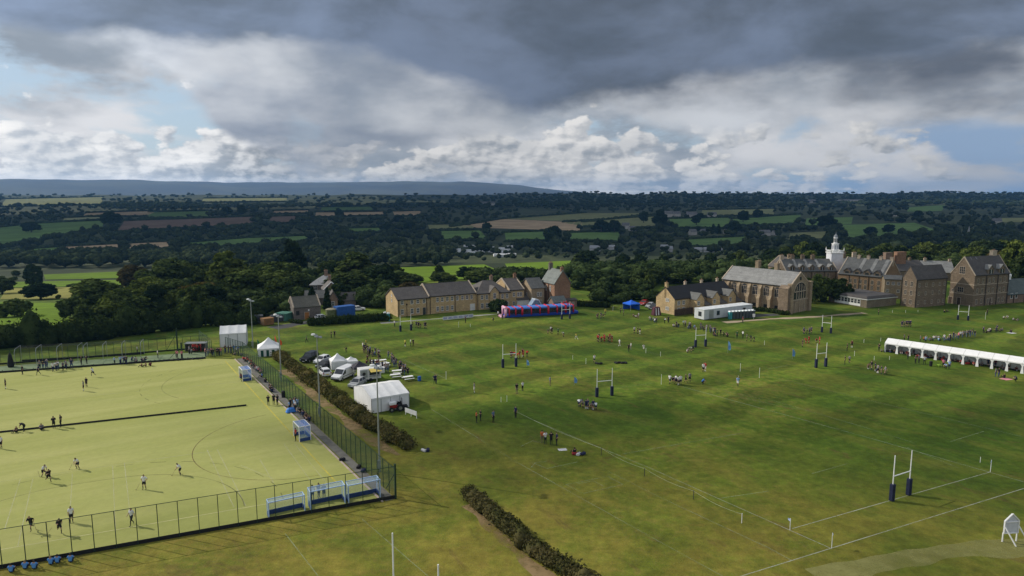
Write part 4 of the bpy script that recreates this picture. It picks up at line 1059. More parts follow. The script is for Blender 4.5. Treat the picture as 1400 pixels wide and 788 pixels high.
# valley trees standing near enough to be told apart
VIN = 'tree standing alone in the fields of the valley floor'
def inpoly(px, py, q):
    c = False; n = len(q)
    for i in range(n):
        (x1, y1), (x2, y2) = q[i], q[(i + 1) % n]
        if (y1 > py) != (y2 > py) and px < (x2 - x1) * (py - y1) / (y2 - y1) + x1: c = not c
    return c
for (px, py, wp, hp_, k) in [(43, 318, 22, 15, 'round'), (152, 309, 26, 20, 'round'), (330, 296, 12, 16, 'round'), (311, 296, 14, 14, 'round'), (463, 297, 11, 13, 'tall'), (665, 318, 12, 14, 'round'), (758, 335, 22, 26, 'round'), (752, 336, 20, 22, 'round'),
     (822, 318, 18, 18, 'round'), (840, 318, 18, 18, 'round'), (880, 305, 14, 16, 'round'), (902, 312, 22, 26, 'tall'), (952, 308, 14, 14, 'tall'), (958, 300, 10, 9, 'round'), (1016, 304, 16, 16, 'round'), (1036, 298, 14, 12, 'round'), (975, 318, 8, 12, 'conifer'), (982, 320, 8, 14, 'conifer'),
     (1003, 320, 22, 18, 'round'), (1130, 312, 24, 18, 'round'), (1190, 322, 18, 12, 'round'), (1215, 320, 16, 14, 'round'), (1232, 306, 10, 8, 'round'), (1255, 300, 14, 12, 'round'), (470, 318, 12, 8, 'round'), (528, 318, 16, 12, 'round'), (560, 318, 20, 14, 'round'), (545, 306, 16, 12, 'round'),
     (22, 378, 12, 9, 'round'), (40, 380, 12, 8, 'bush'), (80, 409, 7, 7, 'bush'), (100, 392, 18, 5, 'bush'), (20, 384, 8, 7, 'round')]:
    p = T(px, py); zc = p.y * CT + (CAM_H - p.z) * ST
    tree(p - Vector((0, 0, .3)), hp_ * zc / FPX, wp * zc / FPX, k, VIN if py < 345 else 'small dark tree along the edges of the sunlit left meadows', LEAFD if py < 345 else LEAF, 'lone trees in the valley fields' if py < 345 else 'small trees of the left meadows')

def scatter(n, x0, x1, y0, y1, ok, seed):
    r = np.random.RandomState(seed); P = np.stack([r.uniform(x0, x1, n), r.uniform(y0, y1, n)], 1)
    keep = np.array([ok(a, b) and not any(inpoly(a, b, q) or ((inpoly(a, b - 3, q) or inpoly(a, b - 6, q)) and r.rand() < .85) for q in FIELDS) for a, b in P]); P = P[keep]
    return TV(P[:, 0], P[:, 1])
def far_trees(pts, h0, h1, seed, nq=52, wk=1.0):
    """many small crowns as one mass"""
    r = np.random.RandomState(seed); VS = []; QS = []; nv = 0
    for p in pts:
        h = r.uniform(h0, h1); w = h * r.uniform(.38, .62) * wk
        for _ in range(3):
            c = np.array([p[0] + r.normal(0, w * .35), p[1] + r.normal(0, w * .35), p[2] + h * r.uniform(.42, .66)]); s = np.array([w, w, h * .42]) * r.uniform(.55, .85)
            V = ICO1[0] * s * (1 + r.normal(0, .13, (len(ICO1[0]), 1))) + c; VS.append(V); F_ = ICO1[1] + nv; QS.append(np.concatenate([F_, F_[:, 2:3]], 1)); nv += len(V)
            m = nq // 3; u = r.normal(0, 1, (m, 3)); u /= np.linalg.norm(u, axis=1)[:, None]; u[:, 2] = u[:, 2] * .9 + .1
            V, Q = leaf_quads(c + u * s * r.uniform(.85, 1.15, (m, 1)), u + np.array([0, 0, .3]), h * .085, r); VS.append(V); QS.append(Q + nv); nv += len(V)
    return mixed_mesh('woodland', np.concatenate(VS), np.concatenate(QS))
def stuff_wood(pts, h0, h1, seed, leaf, label, nq=52, wk=1.0):
    tag(link('woodland', far_trees(pts, h0, h1, seed, nq, wk), leaf), label, None, None, 'stuff')
FARL = leafmat('far woodland leaves', (.015, .025, .014), (.044, .058, .028), 0, .08)
always = lambda a, b: True
stuff_wood(scatter(5200, -150, 1550, 262, 285, lambda a, b: a > 640 and rnd.random() < .92 or b > 267 and (b > 281 or rnd.random() < .3), 1), 9, 15, 2, FARL, 'far dark woods along the top of the opposite valley side', 18, 1.35)
stuff_wood(scatter(2600, -150, 1550, 282, 318, lambda a, b: rnd.random() < (.8 if a < 640 else .66), 3), 8, 14, 4, FARL, 'dark woods and hedgerow trees on the opposite valley side', 40)
stuff_wood(scatter(1900, -150, 1550, 314, 349, lambda a, b: rnd.random() < (.14 if (515 < a < 708 or 795 < a < 985) and 336 < b < 357 else (.8 if a < 540 or a > 1060 else .6)), 5), 8, 14, 6, FARL, 'dark woods filling the valley floor')
stuff_wood(scatter(620, -120, 620, 344, 368, lambda a, b: True, 7), 7, 12, 8, FARL, 'dark woods in front of the long green field', 90)
stuff_wood(scatter(420, 520, 1120, 336, 358, lambda a, b: rnd.random() < (.45 if a < 708 and b < 350 else .6), 17), 4, 7.5, 18, FARL, 'dark trees round the caravan park', 70)
stuff_wood(scatter(700, 0, 500, 279, 287, lambda a, b: abs(b - (286 - a * .012)) < 4 and a < 420, 9), 10, 14, 10, FARL, 'dark plantation across the left valley side')
NEARL = leafmat('undergrowth leaves', (.018, .032, .012), (.052, .074, .026), 0, .1)
def infill(n, x0, x1, Y0, Y1, seed):
    r = np.random.RandomState(seed); out = []
    for _ in range(n):
        p = A(r.uniform(x0, x1), r.uniform(Y0, Y1))
        if not any(math.hypot(p.x - a, p.y - b) < r_ for a, b, r_ in FOOT): out.append((p.x, p.y, p.z - .3))
    return np.array(out)
stuff_wood(infill(150, 175, 420, 192, 240, 21), 3.5, 7, 22, NEARL, 'dense undergrowth in the left wood', 260, 1.3)
stuff_wood(infill(200, 200, 540, 240, 330, 23), 4, 8, 24, NEARL, 'dense undergrowth behind the pale roofed house', 220, 1.3)
stuff_wood(infill(80, 785, 893, 214, 262, 31), 2.5, 5, 32, NEARL, 'dense undergrowth between the tall stone house and the honey stone gable', 240, 1.3)
stuff_wood(infill(45, 488, 527, 206, 245, 33), 3, 6, 34, NEARL, 'dense undergrowth left of the terrace gable', 240, 1.3)
stuff_wood(infill(60, 640, 790, 258, 330, 25), 3, 6, 26, NEARL, 'dense undergrowth behind the tall stone house', 220, 1.3)
stuff_wood(infill(330, 785, 1080, 258, 400, 27), 4, 8, 28, NEARL, 'dense undergrowth behind the black roofed stone houses', 200, 1.3)
stuff_wood(infill(380, 1050, 1460, 292, 420, 29), 4, 8, 30, NEARL, 'dense undergrowth behind the school roofs', 200, 1.3)

# hedges
def hedge_mesh(pts, w, h, seed, leaf=.16, dens=30, top_var=.2, z0=None):
    r = np.random.RandomState(seed); P = [np.array(p) for p in pts]; VS = []; QS = []; nv = 0
    for a, b in zip(P, P[1:]):
        L = np.linalg.norm(b - a); d = (b - a) / L; nrm = np.array([-d[1], d[0], 0])
        nb = max(1, int(L / (w * .2)))
        for i in range(nb + 1):
            c = a + (b - a) * i / nb + nrm * r.normal(0, w * .13); hh = h * (1 + r.normal(0, top_var * .7))
            V = ICO2[0] * np.array([w * .36, w * .36, hh * .5]) * r.uniform(.7, 1.1) * (1 + r.normal(0, .09, (len(ICO2[0]), 1))) + c + np.array([0, 0, hh * .42]); VS.append(V)
            F_ = ICO2[1] + nv; QS.append(np.concatenate([F_, F_[:, 2:3]], 1)); nv += len(V)
            m = max(4, int(dens * w * .55 * h)); u = r.normal(0, 1, (m, 3)); u /= np.linalg.norm(u, axis=1)[:, None]; u[:, 2] = np.abs(u[:, 2]) * 1.0 - .25 * r.rand(m)
            C = c + u * np.array([w * .44, w * .44, hh * .56]) * r.uniform(.75, 1.35, (m, 1)) + np.array([0, 0, hh * .42]); C[:, 2] = np.maximum(C[:, 2], c[2] + .05)
            V, Q = leaf_quads(C, u, leaf, r); VS.append(V); QS.append(Q + nv); nv += len(V)
    return mixed_mesh('hedge', np.concatenate(VS), np.concatenate(QS))
def hedge(pts, w, h, seed, mt_, label, leaf=.16, dens=30, tv=.2, group=None):
    P = [G(*p) if not isinstance(p, Vector) else p for p in pts]; o = P[0]
    tag(link('hedge', hedge_mesh([p - o for p in P], w, h, seed, leaf, dens, tv), mt_, None, o), label, 'hedge', group)
hedge([(378, 489), (404, 507), (450, 541), (500, 581), (556, 614)], 2.5, 1.7, 1, HEDGEL, 'long brown green hedge between the hockey fence and the marquee', .17, 60)
hedge([(640, 681), (690, 725), (750, 771), (812, 806)], 1.9, 1.5, 2, HEDGEL, 'short brown hedge cut off by the bottom of the photo', .15, 70)
hedge([(-60, 480), (60, 473), (150, 462), (230, 452), (306, 443)], 5.5, 5.2, 3, HEDGED, 'long tall dark hedge beyond the hockey pitch', .34, 12, .35)
hedge([(300, 446), (345, 443)], 4, 3.2, 13, HEDGED, 'dark scrub at the right end of the long tall hedge', .3, 14, .3)
hedge([(424, 445.5), (470, 442.5), (532, 438.5)], 2.0, 2.2, 4, HEDGED, 'clipped dark hedge in front of the blue container', .2, 40, .08)
hedge([(785, 418), (832, 421)], 2.6, 1.7, 5, HEDGED, 'low clipped hedge right of the tall stone house', .2, 30, .08)
hedge([(397, 441), (412, 443)], 1.2, 1.0, 6, HEDGED, 'tiny dark hedge below the green shed', .18, 30, .1)
for (a, b, lab) in [((1029, 426), (1045, 426), 'row of dark low bushes at the left foot of the hall'), ((1048, 427), (1064, 429), 'row of dark low bushes at the right foot of the hall'), ((1066, 430.5), (1078, 431), 'dark low bushes by the corner of the hall')]: hedge([a, b], 1.2, 1.3, 7, HEDGED, lab, .2, 26, .3)
hi_ = 0
for q in FIELDS:
    if q[2][1] > 345 or hi_ > 60: continue
    for (a, b) in ((q[3], q[2]), (q[0], q[1])):
        if b[0] - a[0] < 25: continue
        hi_ += 1; n = max(3, int((b[0] - a[0]) / 9)); xs = np.linspace(a[0], b[0], n); ys = np.linspace(a[1], b[1], n) + (.5 if a is q[3] else -.3)
        P = TV(xs, ys); o = P[0].copy(); k = float(P[:, 1].mean()) / 1200; step = np.linalg.norm(P[1] - P[0])
        pp = [Vector(p - o) for p in P]
        fine = [pp[0]] + [u.lerp(v, t) for u, v in zip(pp, pp[1:]) for t in (.25, .5, .75, 1)]
        r = np.random.RandomState(hi_); VS = []; QS = []; nv = 0
        m_ = MB()
        for u, v in zip(fine, fine[1:]): m_.cyl(u + Vector((0, 0, .6)), v + Vector((0, 0, .6)), 1.0 * (.6 + .5 * k), n=4)
        for p in fine:
            for _ in range(2):
                s = r.uniform(1.0, 2.2) * (.8 + .45 * k); V = ICO1[0] * np.array([s * 2.4, s * 1.3, s * 1.2]) * (1 + r.normal(0, .15, (len(ICO1[0]), 1))) + np.array(p) + np.array([r.normal(0, step * .1), r.normal(0, .6), s * .6]); VS.append(V); F_ = ICO1[1] + nv; QS.append(np.concatenate([F_, F_[:, 2:3]], 1)); nv += len(V)
        tag(link('hedgerow', mixed_mesh('hedgerow', np.concatenate(VS + [np.array(m_.v)]), np.concatenate(QS + [np.array([f for f in m_.f if len(f) == 4]) + nv])), FARL, None, Vector(o)), 'dark hedgerow bounding the far valley fields', 'hedge', 'hedgerows between the far valley fields')
# ---------------------------------------------------------------- buildings
ST1 = stone('honey sandstone', (.56, .41, .22), (.48, .34, .18), (.38, .29, .18))
ST2 = stone('buff sandstone', (.38, .295, .195), (.31, .235, .155), (.25, .2, .14))
ST3 = stone('dark sandstone', (.26, .195, .135), (.175, .135, .095), (.15, .12, .09))
ST4 = stone('grey rubble stone', (.21, .18, .16), (.155, .135, .12), (.12, .11, .10))
BRK = stone('warm brick', (.33, .19, .12), (.26, .145, .09), (.2, .15, .11), 2)
PNK = stone('pinkish sandstone', (.29, .20, .15), (.24, .165, .12), (.2, .15, .11))
PALE = mat('dressed pale stone', (.40, .33, .25), .85, .2, 2)
SL_D = slate('dark slate', (.056, .049, .045), (.078, .069, .063)); SL_B = slate('black tiles', (.012, .011, .012), (.018, .017, .018))
SL_G = slate('grey slate', (.072, .074, .072), (.105, .106, .100)); SL_L = slate('pale stone slate', (.17, .17, .165), (.22, .22, .21)); SL_GR = slate('greenish slate', (.10, .12, .11), (.14, .155, .145))
LEAD = mat('lead', (.22, .24, .26), .55, .15, 1)
GLASS = None
def glassmat():
    m, nt, b = newmat('dark window glass'); P = nt.node('ShaderNodeTexCoord').outputs['Object']
    nt.setv(b.inputs['Base Color'], nt.mix(nt.noise(P, 1.5, 2), (.010, .012, .016), (.05, .055, .06))); b.inputs['Roughness'].default_value = .12; return m
GLASS = glassmat()
WOODW = mat('white window frame', (.62, .61, .58), .6, .08, 2); WOODB = mat('brown timber', (.055, .035, .025), .8, .3, 2); BRN = mat('dark gutter', (.02, .018, .017), .6)

def to_col(O, a, px):
    """distance from O along direction a at which column px is reached"""
    k = (px - 700) / FPX
    return (k * (O[1] * CT + CAM_H * ST) - O[0]) / (math.cos(a) - k * math.sin(a) * CT)

_wm = {}
def window(par, face, u, z, w, h, D, frame=WOODW, mull=1, bars=1, LA=0):
    """face A: the wall y=0 seen along x; face B: wall x=0 seen along y; face C: wall x=LA"""
    key = (round(w, 2), round(h, 2), mull, bars, frame.name)
    if key not in _wm:
        f = MB(); t = .09
        f.box(-t, w + t, -.09, -.004, -t - .05, 0); f.box(-t, w + t, -.07, -.004, h, h + t); f.box(-t, 0, -.07, -.004, 0, h); f.box(w, w + t, -.07, -.004, 0, h)
        for i in range(mull): x = w * (i + 1) / (mull + 1); f.box(x - .035, x + .035, -.05, -.004, 0, h)
        for i in range(bars): zz = h * (i + 1) / (bars + 1); f.box(.0, w, -.045, -.006, zz - .03, zz + .03)
        fm = f.mesh('window'); fm.materials.append(frame); pm = MB().box(0, w, -.02, -.003, 0, h).mesh('pane'); pm.materials.append(GLASS); _wm[key] = (fm, pm)
    fm, pm = _wm[key]
    loc, rz = {'A': ((u, 0, z), 0), 'B': ((0, u + w, z), -math.pi / 2), 'C': ((LA, u, z), math.pi / 2)}[face]
    f = link('window', fm, [], par, loc, rz); link('pane', pm, [], f); return f

def slab(m, a, b, c, d, th=.16, mi=0):
    """roof slab over the quad a,b,c,d (eave a-b, ridge c-d) thickened upwards"""
    a, b, c, d = map(Vector, (a, b, c, d)); n = (b - a).cross(d - a).normalized(); n = n if n.z > 0 else -n
    m.hexa([a, b, c, d, a + n * th, b + n * th, c + n * th, d + n * th], mi)

class House:
    """O: near ground corner, ang: direction of wall A, LA/LB lengths of walls A and B"""
    def __init__(s, name, label, O, a, LA, LB, He, Hr, ridge, wall, roof, cat='building', oh=.25, coping=None, hip=0.0, group=None, z=0.0, base=0.0):
        s.t = thing(name, label, cat, (O[0], O[1], z), a, group); s.LA, s.LB, s.He, s.Hr, s.ridge = LA, LB, He, Hr, ridge
        m = MB()
        if hip: m.box(0, LA, 0, LB, -1, He)
        elif ridge == 'x': m.prism([(0, -1), (LB, -1), (LB, He), (LB / 2, Hr), (0, He)], 'x', 0, LA)
        else: m.prism([(0, -1), (LA, -1), (LA, He), (LA / 2, Hr), (0, He)], 'y', 0, LB)
        s.wall = m.build('wall', wall, s.t)
        m = MB(); e = .02
        sl = (Hr - He) / ((LB if ridge == 'x' else LA) / 2); dz = sl * oh
        if ridge == 'x':
            x0, x1 = (-oh, LA + oh) if not coping else (0.12, LA - .12)
            h0, h1 = (hip * LB / 2, LA - hip * LB / 2) if hip else (x0, x1)
            if hip: h0 = h0 - 0; x0, x1 = -oh, LA + oh
            slab(m, (x0, -oh, He - dz + e), (x1, -oh, He - dz + e), (h1, LB / 2, Hr + e), (h0, LB / 2, Hr + e)); slab(m, (x1, LB + oh, He - dz + e), (x0, LB + oh, He - dz + e), (h0, LB / 2, Hr + e), (h1, LB / 2, Hr + e))
            if hip:
                for xx, hh in ((x0, h0), (x1, h1)): m.add([(xx, -oh, He - dz + e + .15), (xx, LB + oh, He - dz + e + .15), (hh, LB / 2, Hr + e + .15)], [(0, 1, 2)])
            m.cyl((h0, LB / 2, Hr + .14), (h1, LB / 2, Hr + .14), .11, n=6)
        else:
            y0, y1 = (-oh, LB + oh) if not coping else (.12, LB - .12)
            h0, h1 = (hip * LA / 2, LB - hip * LA / 2) if hip else (y0, y1)
            if hip: y0, y1 = -oh, LB + oh
            slab(m, (-oh, y0, He - dz + e), (-oh, y1, He - dz + e), (LA / 2, h1, Hr + e), (LA / 2, h0, Hr + e)); slab(m, (LA + oh, y1, He - dz + e), (LA + oh, y0, He - dz + e), (LA / 2, h0, Hr + e), (LA / 2, h1, Hr + e))
            if hip:
                for yy, hh in ((y0, h0), (y1, h1)): m.add([(-oh, yy, He - dz + e + .15), (LA + oh, yy, He - dz + e + .15), (LA / 2, hh, Hr + e + .15)], [(0, 1, 2)])
            m.cyl((LA / 2, h0, Hr + .14), (LA / 2, h1, Hr + .14), .11, n=6)
        s.roof = m.build('roof', roof, s.t)
        if coping:
            for end in (0, 1):
                m = MB(); Lr = LB if ridge == 'x' else LA; c0, c1 = ((-.1, .2), ((LA if ridge == 'x' else LB) - .2, (LA if ridge == 'x' else LB) + .1))[end]
                m.prism([(-.2, He - .2 * sl), (Lr / 2, Hr), (Lr + .2, He - .2 * sl), (Lr + .2, He - .2 * sl + .34), (Lr / 2, Hr + .42), (-.2, He - .2 * sl + .34)], 'x' if ridge == 'x' else 'y', c0, c1); m.build('coping', coping, s.t)
    def chimney(s, x, y, w, d, z1, mt_=PALE, pots=2, z0=None):
        m = MB(); z0 = s.He if z0 is None else z0; m.box(x - w / 2, x + w / 2, y - d / 2, y + d / 2, z0, z1); m.box(x - w / 2 - .08, x + w / 2 + .08, y - d / 2 - .08, y + d / 2 + .08, z1, z1 + .18)
        c = m.build('chimney', mt_, s.t); p = MB()
        for i in range(pots): xx = x + (i - (pots - 1) / 2) * w / max(1, pots) * .9; p.cyl((xx, y, z1 + .18), (xx, y, z1 + .6), .13, .1, 6)
        if pots: p.build('chimney_pot', BRK, c)
    def win(s, face, us, z, w, h, frame=WOODW, mull=1, bars=1):
        for u in us: window(s.t, face, u, z, w, h, s.LB, frame, mull, bars, s.LA)
    def door(s, face, u, w, h, mt_=WOODB, glass=False):
        loc, rz = {'A': ((u, 0, 0), 0), 'B': ((0, u + w, 0), -math.pi / 2), 'C': ((s.LA, u, 0), math.pi / 2)}[face]
        m = MB().box(-.1, 0, -.08, -.004, 0, h + .1).box(w, w + .1, -.08, -.004, 0, h + .1).box(0, w, -.08, -.004, h, h + .1); f = m.build('door_frame', PALE, s.t, loc, rz)
        MB().box(0, w, -.05, -.003, 0, h).build('door', GLASS if glass else mt_, f)
    def pipes(s, face, us, top=None):
        for u in us:
            top_ = top or s.He
            m = MB()
            if face == 'A': m.cyl((u, -.12, 0), (u, -.12, top_ - .05), .09, n=6)
            elif face == 'B': m.cyl((-.12, u, 0), (-.12, u, top_ - .05), .09, n=6)
            m.build('downpipe', BRN, s.t)
    def gutter(s, faces='A'):
        for f in faces:
            m = MB()
            if f == 'A': m.box(-.2, s.LA + .2, -.36, -.22, s.He - .22, s.He - .08)
            else: m.box(-.36, -.22, -.2, s.LB + .2, s.He - .22, s.He - .08)
            m.build('gutter', BRN, s.t)
    def course(s, z, mt_=PALE, faces='AB'):
        m = MB()
        if 'A' in faces: m.box(-.05, s.LA + .05, -.06, -.004, z, z + .2)
        if 'B' in faces: m.box(-.06, -.004, 0, s.LB, z, z + .2)
        m.build('string_course', mt_, s.t)

def corner(near, a_deg, right, left, a2=None):
    """ground corner and the two wall lengths from photo columns"""
    O = G(*near); a = R(a_deg); return O, a, to_col(O, a, right), to_col(O, a + math.pi / 2, left)

# the long terrace
O, a, LA, LB = corner((543.9, 433.7), 29, 586.5, 528); He = hgt(O, 410.2); Hr = He + 2.6; LBT = LB
h = House('terrace_house', 'left end block of the stone terrace, lower than its neighbour', O, a, LA, LB, He, Hr, 'x', ST1, SL_D)
f = LA / 42; us = lambda xs, w: [(x - 543.9) * f * (1 - .06 * (x - 543.9) / 42) - w / 2 for x in xs]
h.win('A', us([550, 563.5, 572, 581.5], .7), He - 1.45, .7, 1.0); h.win('A', us([550, 563.5, 572], .7), .75, .7, 1.3); h.door('A', us([581.5], .9)[0], .9, 2.1, WOODW, True)
h.win('B', [LB * .45], He + .4, .5, .5); h.win('B', [LB * .45], He - 1.2, .5, .8); h.gutter(); h.pipes('A', [.35, LA * .93])
O2 = O + Vector((math.cos(a), math.sin(a), 0)) * (LA + .05); LA2 = to_col(O2, a, 651); He2 = hgt(O2, 405.6)
h = House('terrace_house', 'long middle block of the stone terrace under a dark slate roof', O2, a, LA2, LB, He2, He2 + 2.9, 'x', ST1, SL_D, coping=PALE)
f = LA2 / 64.5; us = lambda xs, w: [(x - 586.5) * f * (1 - .05 * (x - 586.5) / 64) - w / 2 for x in xs]
h.win('A', us([598, 604.5, 611.5, 618.5, 626, 633.5, 640.5, 647.5], .65), He2 - 1.7, .65, 1.15); h.win('A', us([598, 604.5, 611.5, 618.5], .65), .75, .65, 1.2); h.gutter(); h.pipes('A', us([588, 622.5], 0))
m = MB().box(0, 1.6, -.1, -.004, 0, 2.0); m.build('garage_door', WOODW, h.t, (us([645], 0)[0], 0, 0))
O3 = O2 + Vector((math.cos(a), math.sin(a), 0)) * (LA2 + .05); LA3 = to_col(O3, a - R(6), 696); He3 = hgt(O3, 401.5)
h = House('terrace_house', 'hipped block of the stone terrace with a gabled bay', O3 + Vector((math.sin(a), -math.cos(a), 0)) * .6, a - R(6), LA3, LB + 1, He3, He3 + 3.0, 'x', ST1, SL_D, hip=.7)
h.win('A', [LA3 * k for k in (.12, .26, .74, .88)], He3 - 1.8, .6, 1.2); h.win('A', [LA3 * k for k in (.12, .27, .74, .88)], .6, .7, 1.3); h.gutter(); h.pipes('A', [.2, LA3 * .66])
m = MB().prism([(LA3 * .38, 0), (LA3 * .64, 0), (LA3 * .64, He3 + .3), (LA3 * .51, He3 + 1.9), (LA3 * .38, He3 + .3)], 'y', -.45, 2.0); g = m.build('gabled_bay', ST1, h.t)
m = MB(); x0, xm, x1 = LA3 * .38, LA3 * .51, LA3 * .64
slab(m, (x0 - .25, -.6, He3 + .02), (x0 - .25, 4, He3 + .02), (xm, 4, He3 + 1.92), (xm, -.6, He3 + 1.92)); slab(m, (x1 + .25, -.6, He3 + .02), (x1 + .25, 4, He3 + .02), (xm, 4, He3 + 1.92), (xm, -.6, He3 + 1.92)); m.build('bay_roof', SL_D, g)
w_ = window(h.t, 'A', xm - .35, He3 - 1.6, .7, 1.5, 0, WOODW, 1, 1); w_.location.y = -.45
O4 = O3 + Vector((math.cos(a - R(6)), math.sin(a - R(6)), 0)) * (LA3 + .05); LA4 = to_col(O4, a - R(4), 716.5); He4 = hgt(O4, 397)
h = House('terrace_house', 'plain right block of the stone terrace with chimneys on its ridge', O4, a - R(4), LA4, LB + 1.5, He4, He4 + 2.8, 'x', ST1, SL_D, coping=PALE)
h.win('A', [LA4 * k for k in (.25, .55, .72)], He4 - 2.0, .6, 1.1); h.win('A', [LA4 * k for k in (.25, .55, .75)], .7, .6, 1.1); h.gutter(); h.pipes('A', [.15])
h.chimney(LA4 - .5, (LB + 1.5) / 2, .9, .6, He4 + 4.0, BRK, 2); h.chimney(-3.5, (LB + 1.5) / 2, .9, .6, He4 + 3.8, PNK, 2)
# small gabled house, tall house and porch behind the inflatable
O5 = G(726.5, 420); a5 = R(24); h = House('stone_house', 'narrow stone house with a slate roof squeezed between the terrace and the tall house', O5, a5, to_col(O5, a5, 744), 8.0, hgt(O5, 394.5), hgt(O5, 394.5) + 2.6, 'x', ST2, SL_G)
h.win('A', [h.LA * .45, h.LA * .66], 3.3, .6, 1.1); h.win('A', [h.LA * .45, h.LA * .66], .8, .6, 1.1); h.win('B', [3.0], 3.0, .6, 1.0)
m = MB(); m.box(-4.2, -.1, 1.2, 5.5, 0, 2.2); m.build('annex_wall', WOODW, h.t); m = MB(); slab(m, (-4.3, .9, 2.2), (-.1, .9, 2.2), (-.1, 5.6, 4.2), (-4.3, 5.6, 4.2)); m.build('annex_roof', SL_D, h.t)
O6 = G(758, 421); a6 = R(26); LA6 = to_col(O6, a6, 779.5); LB6 = to_col(O6, a6 + math.pi / 2, 741.5)
He6 = hgt(O6, 388); h = House('stone_house', 'tall stone house with a pale green grey roof and a red stone gable', O6, a6, LA6, max(8, LB6), He6, hgt(O6, 372) + .2, 'y', BRK, SL_GR, coping=None)
h.win('B', [2.4, 5.0], He6 - 2.6, .6, 1.5, WOODW); h.win('B', [2.0], .6, .8, 2.0); h.pipes('B', [3.6]); h.chimney(LA6 / 2, h.LB - .4, 1.2, .8, h.Hr + 1.6, ST4, 3); h.chimney(LA6 / 2, .5, .9, .7, h.Hr + .8, BRK, 2)
O7 = G(757, 424); h = House('porch_building', 'low stone outhouse with a pale lean roof at the foot of the tall house', O7, a6, 4.2, 3.2, 2.3, 3.7, 'x', PNK, SL_GR); h.door('A', 1.6, .9, 1.9, WOODW); h.win('A', [3.0], .9, .6, .8)
O8 = G(771, 421.5); h = House('stone_shed', 'low flat stone shed right of the lean roofed outhouse', O8, a6, 4.6, 3.0, 2.2, 2.5, 'x', PNK, SL_D); h.door('A', .6, .9, 1.8); h.win('A', [2.8], .9, .7, .7)
t = thing('boat_cover', 'grey blue slide of the inflatable showing above its roofs', 'slide', G(725, 427), .4); MB().prism([(0, 0), (4.2, 0), (4.2, .4), (2.6, 3.2), (1.4, 3.5), (0, 1.6)], 'y', 0, 2.2).build('slide', mat('blue grey vinyl', (.15, .22, .32), .5), t); MB().prism([(1.5, 3.5), (2.7, 3.25), (4.3, .5), (4.3, .9), (2.8, 3.6), (1.5, 3.9)], 'y', -.15, 2.35).build('rail', mat('pale vinyl', (.5, .55, .6), .5), t)

# houses with the black roof
O, a, LA, LB = corner((921.7, 431), 33, 1001, 896.6); He = hgt(O, 409.6); Hr = hgt(G(909, 427), 392)
h = House('stone_houses', 'row of honey stone houses under one black tiled roof', O, a, LA, LB, He, Hr, 'x', ST1, SL_B, oh=.1)
h.win('B', [LB * .30, LB * .40], He - .9, .4, .8); h.win('B', [LB * .30, LB * .40], 1.2, .4, .8); h.chimney(.35, LB / 2, .7, .8, Hr + 1.2, ST1, 2)
for k in (.34, .62, .9): h.chimney(LA * k, LB * .56, .7, .6, Hr + .9, PALE, 2)
h.win('A', [LA * k for k in (.05, .13)], He - 1.7, .9, 1.0, WOODW, 2); h.win('A', [LA * k for k in (.05, .13)], .8, .9, 1.1, WOODW, 2); h.gutter()
for i, k in enumerate((.25, .52, .80)):
    x0 = LA * k; w = LA * .13; hh = He * .93; m = MB().prism([(x0, 0), (x0 + w, 0), (x0 + w, hh), (x0 + w / 2, hh + 1.7), (x0, hh)], 'y', -2.6, 1.0); g = m.build('gabled_wing', ST1, h.t)
    m = MB(); slab(m, (x0 - .2, -2.8, hh - .15), (x0 - .2, 3, hh - .15), (x0 + w / 2, 3, hh + 1.72), (x0 + w / 2, -2.8, hh + 1.72)); slab(m, (x0 + w + .2, -2.8, hh - .15), (x0 + w + .2, 3, hh - .15), (x0 + w / 2, 3, hh + 1.72), (x0 + w / 2, -2.8, hh + 1.72)); m.build('wing_roof', SL_G, g)
    m = MB(); slab(m, (x0 + w + .1, -3.0, 2.2), (x0 + w + 3.0, -3.0, 2.2), (x0 + w + 3.0, -.1, 3.4), (x0 + w + .1, -.1, 3.4)); m.build('porch_roof', SL_D, h.t); m = MB(); m.box(x0 + w + .2, x0 + w + 2.9, -2.7, -.1, 0, 2.2); m.build('porch_wall', ST1, h.t)
    for zz in (.8, He - 1.9):
        w1 = window(h.t, 'A', x0 + .45, zz, .8, 1.0, 0, WOODW, 1, 1); w1.location.y = -2.6
h.win('A', [LA * k for k in (.42, .7)], He - 1.7, .9, 1.0, WOODW, 2)
t = thing('timber_fence', 'dark brown close boarded fence in front of the black roofed houses', 'fence', G(922, 432.5), a)
for i in range(6): MB().box(i * 1.75, i * 1.75 + 1.68, -.05, .05, 0, 1.9).build('panel', WOODB, t); MB().box(i * 1.75 - .06, i * 1.75 + .06, -.09, -.055, 0, 2.0).build('post', WOODB, t)

# the great hall
O = G(1079, 429.5); a = R(38); LA = to_col(O, a, 1104.5); LB = to_col(O, a + math.pi / 2, 986); He = hgt(O, 392); Hr = hgt(G(1091, 427), 373.6)
h = House('school_hall', 'great stone hall with a pale slate roof and an arched end window', O, a, LA, LB, He, Hr, 'y', ST2, SL_L, coping=PALE)
f = LB / (1079 - 986.)
def hallu(x): return to_col(O, a + math.pi / 2, x)
for x in (1061.5, 1046.5, 1031, 1016.5, 1002.5):
    u = hallu(x); w = 1.7; g = window(h.t, 'B', u - w / 2, He - 3.6, w, 2.3, 0, PALE, 2, 1)
    mm = MB(); mm.prism([(0, 0)] + [(w / 2 - w / 2 * math.cos(math.pi * k / 8), .55 * math.sin(math.pi * k / 8)) for k in range(1, 8)] + [(w, 0)], 'y', -.03, -.004); mm.build('window_arch', GLASS, g, (0, 0, 2.38))
    m = MB().box(-.02, w * .8, -.03, -.003, 0, 1.0); m.build('lower_window', GLASS, h.t, (0, u + w * .4, .9), -math.pi / 2)
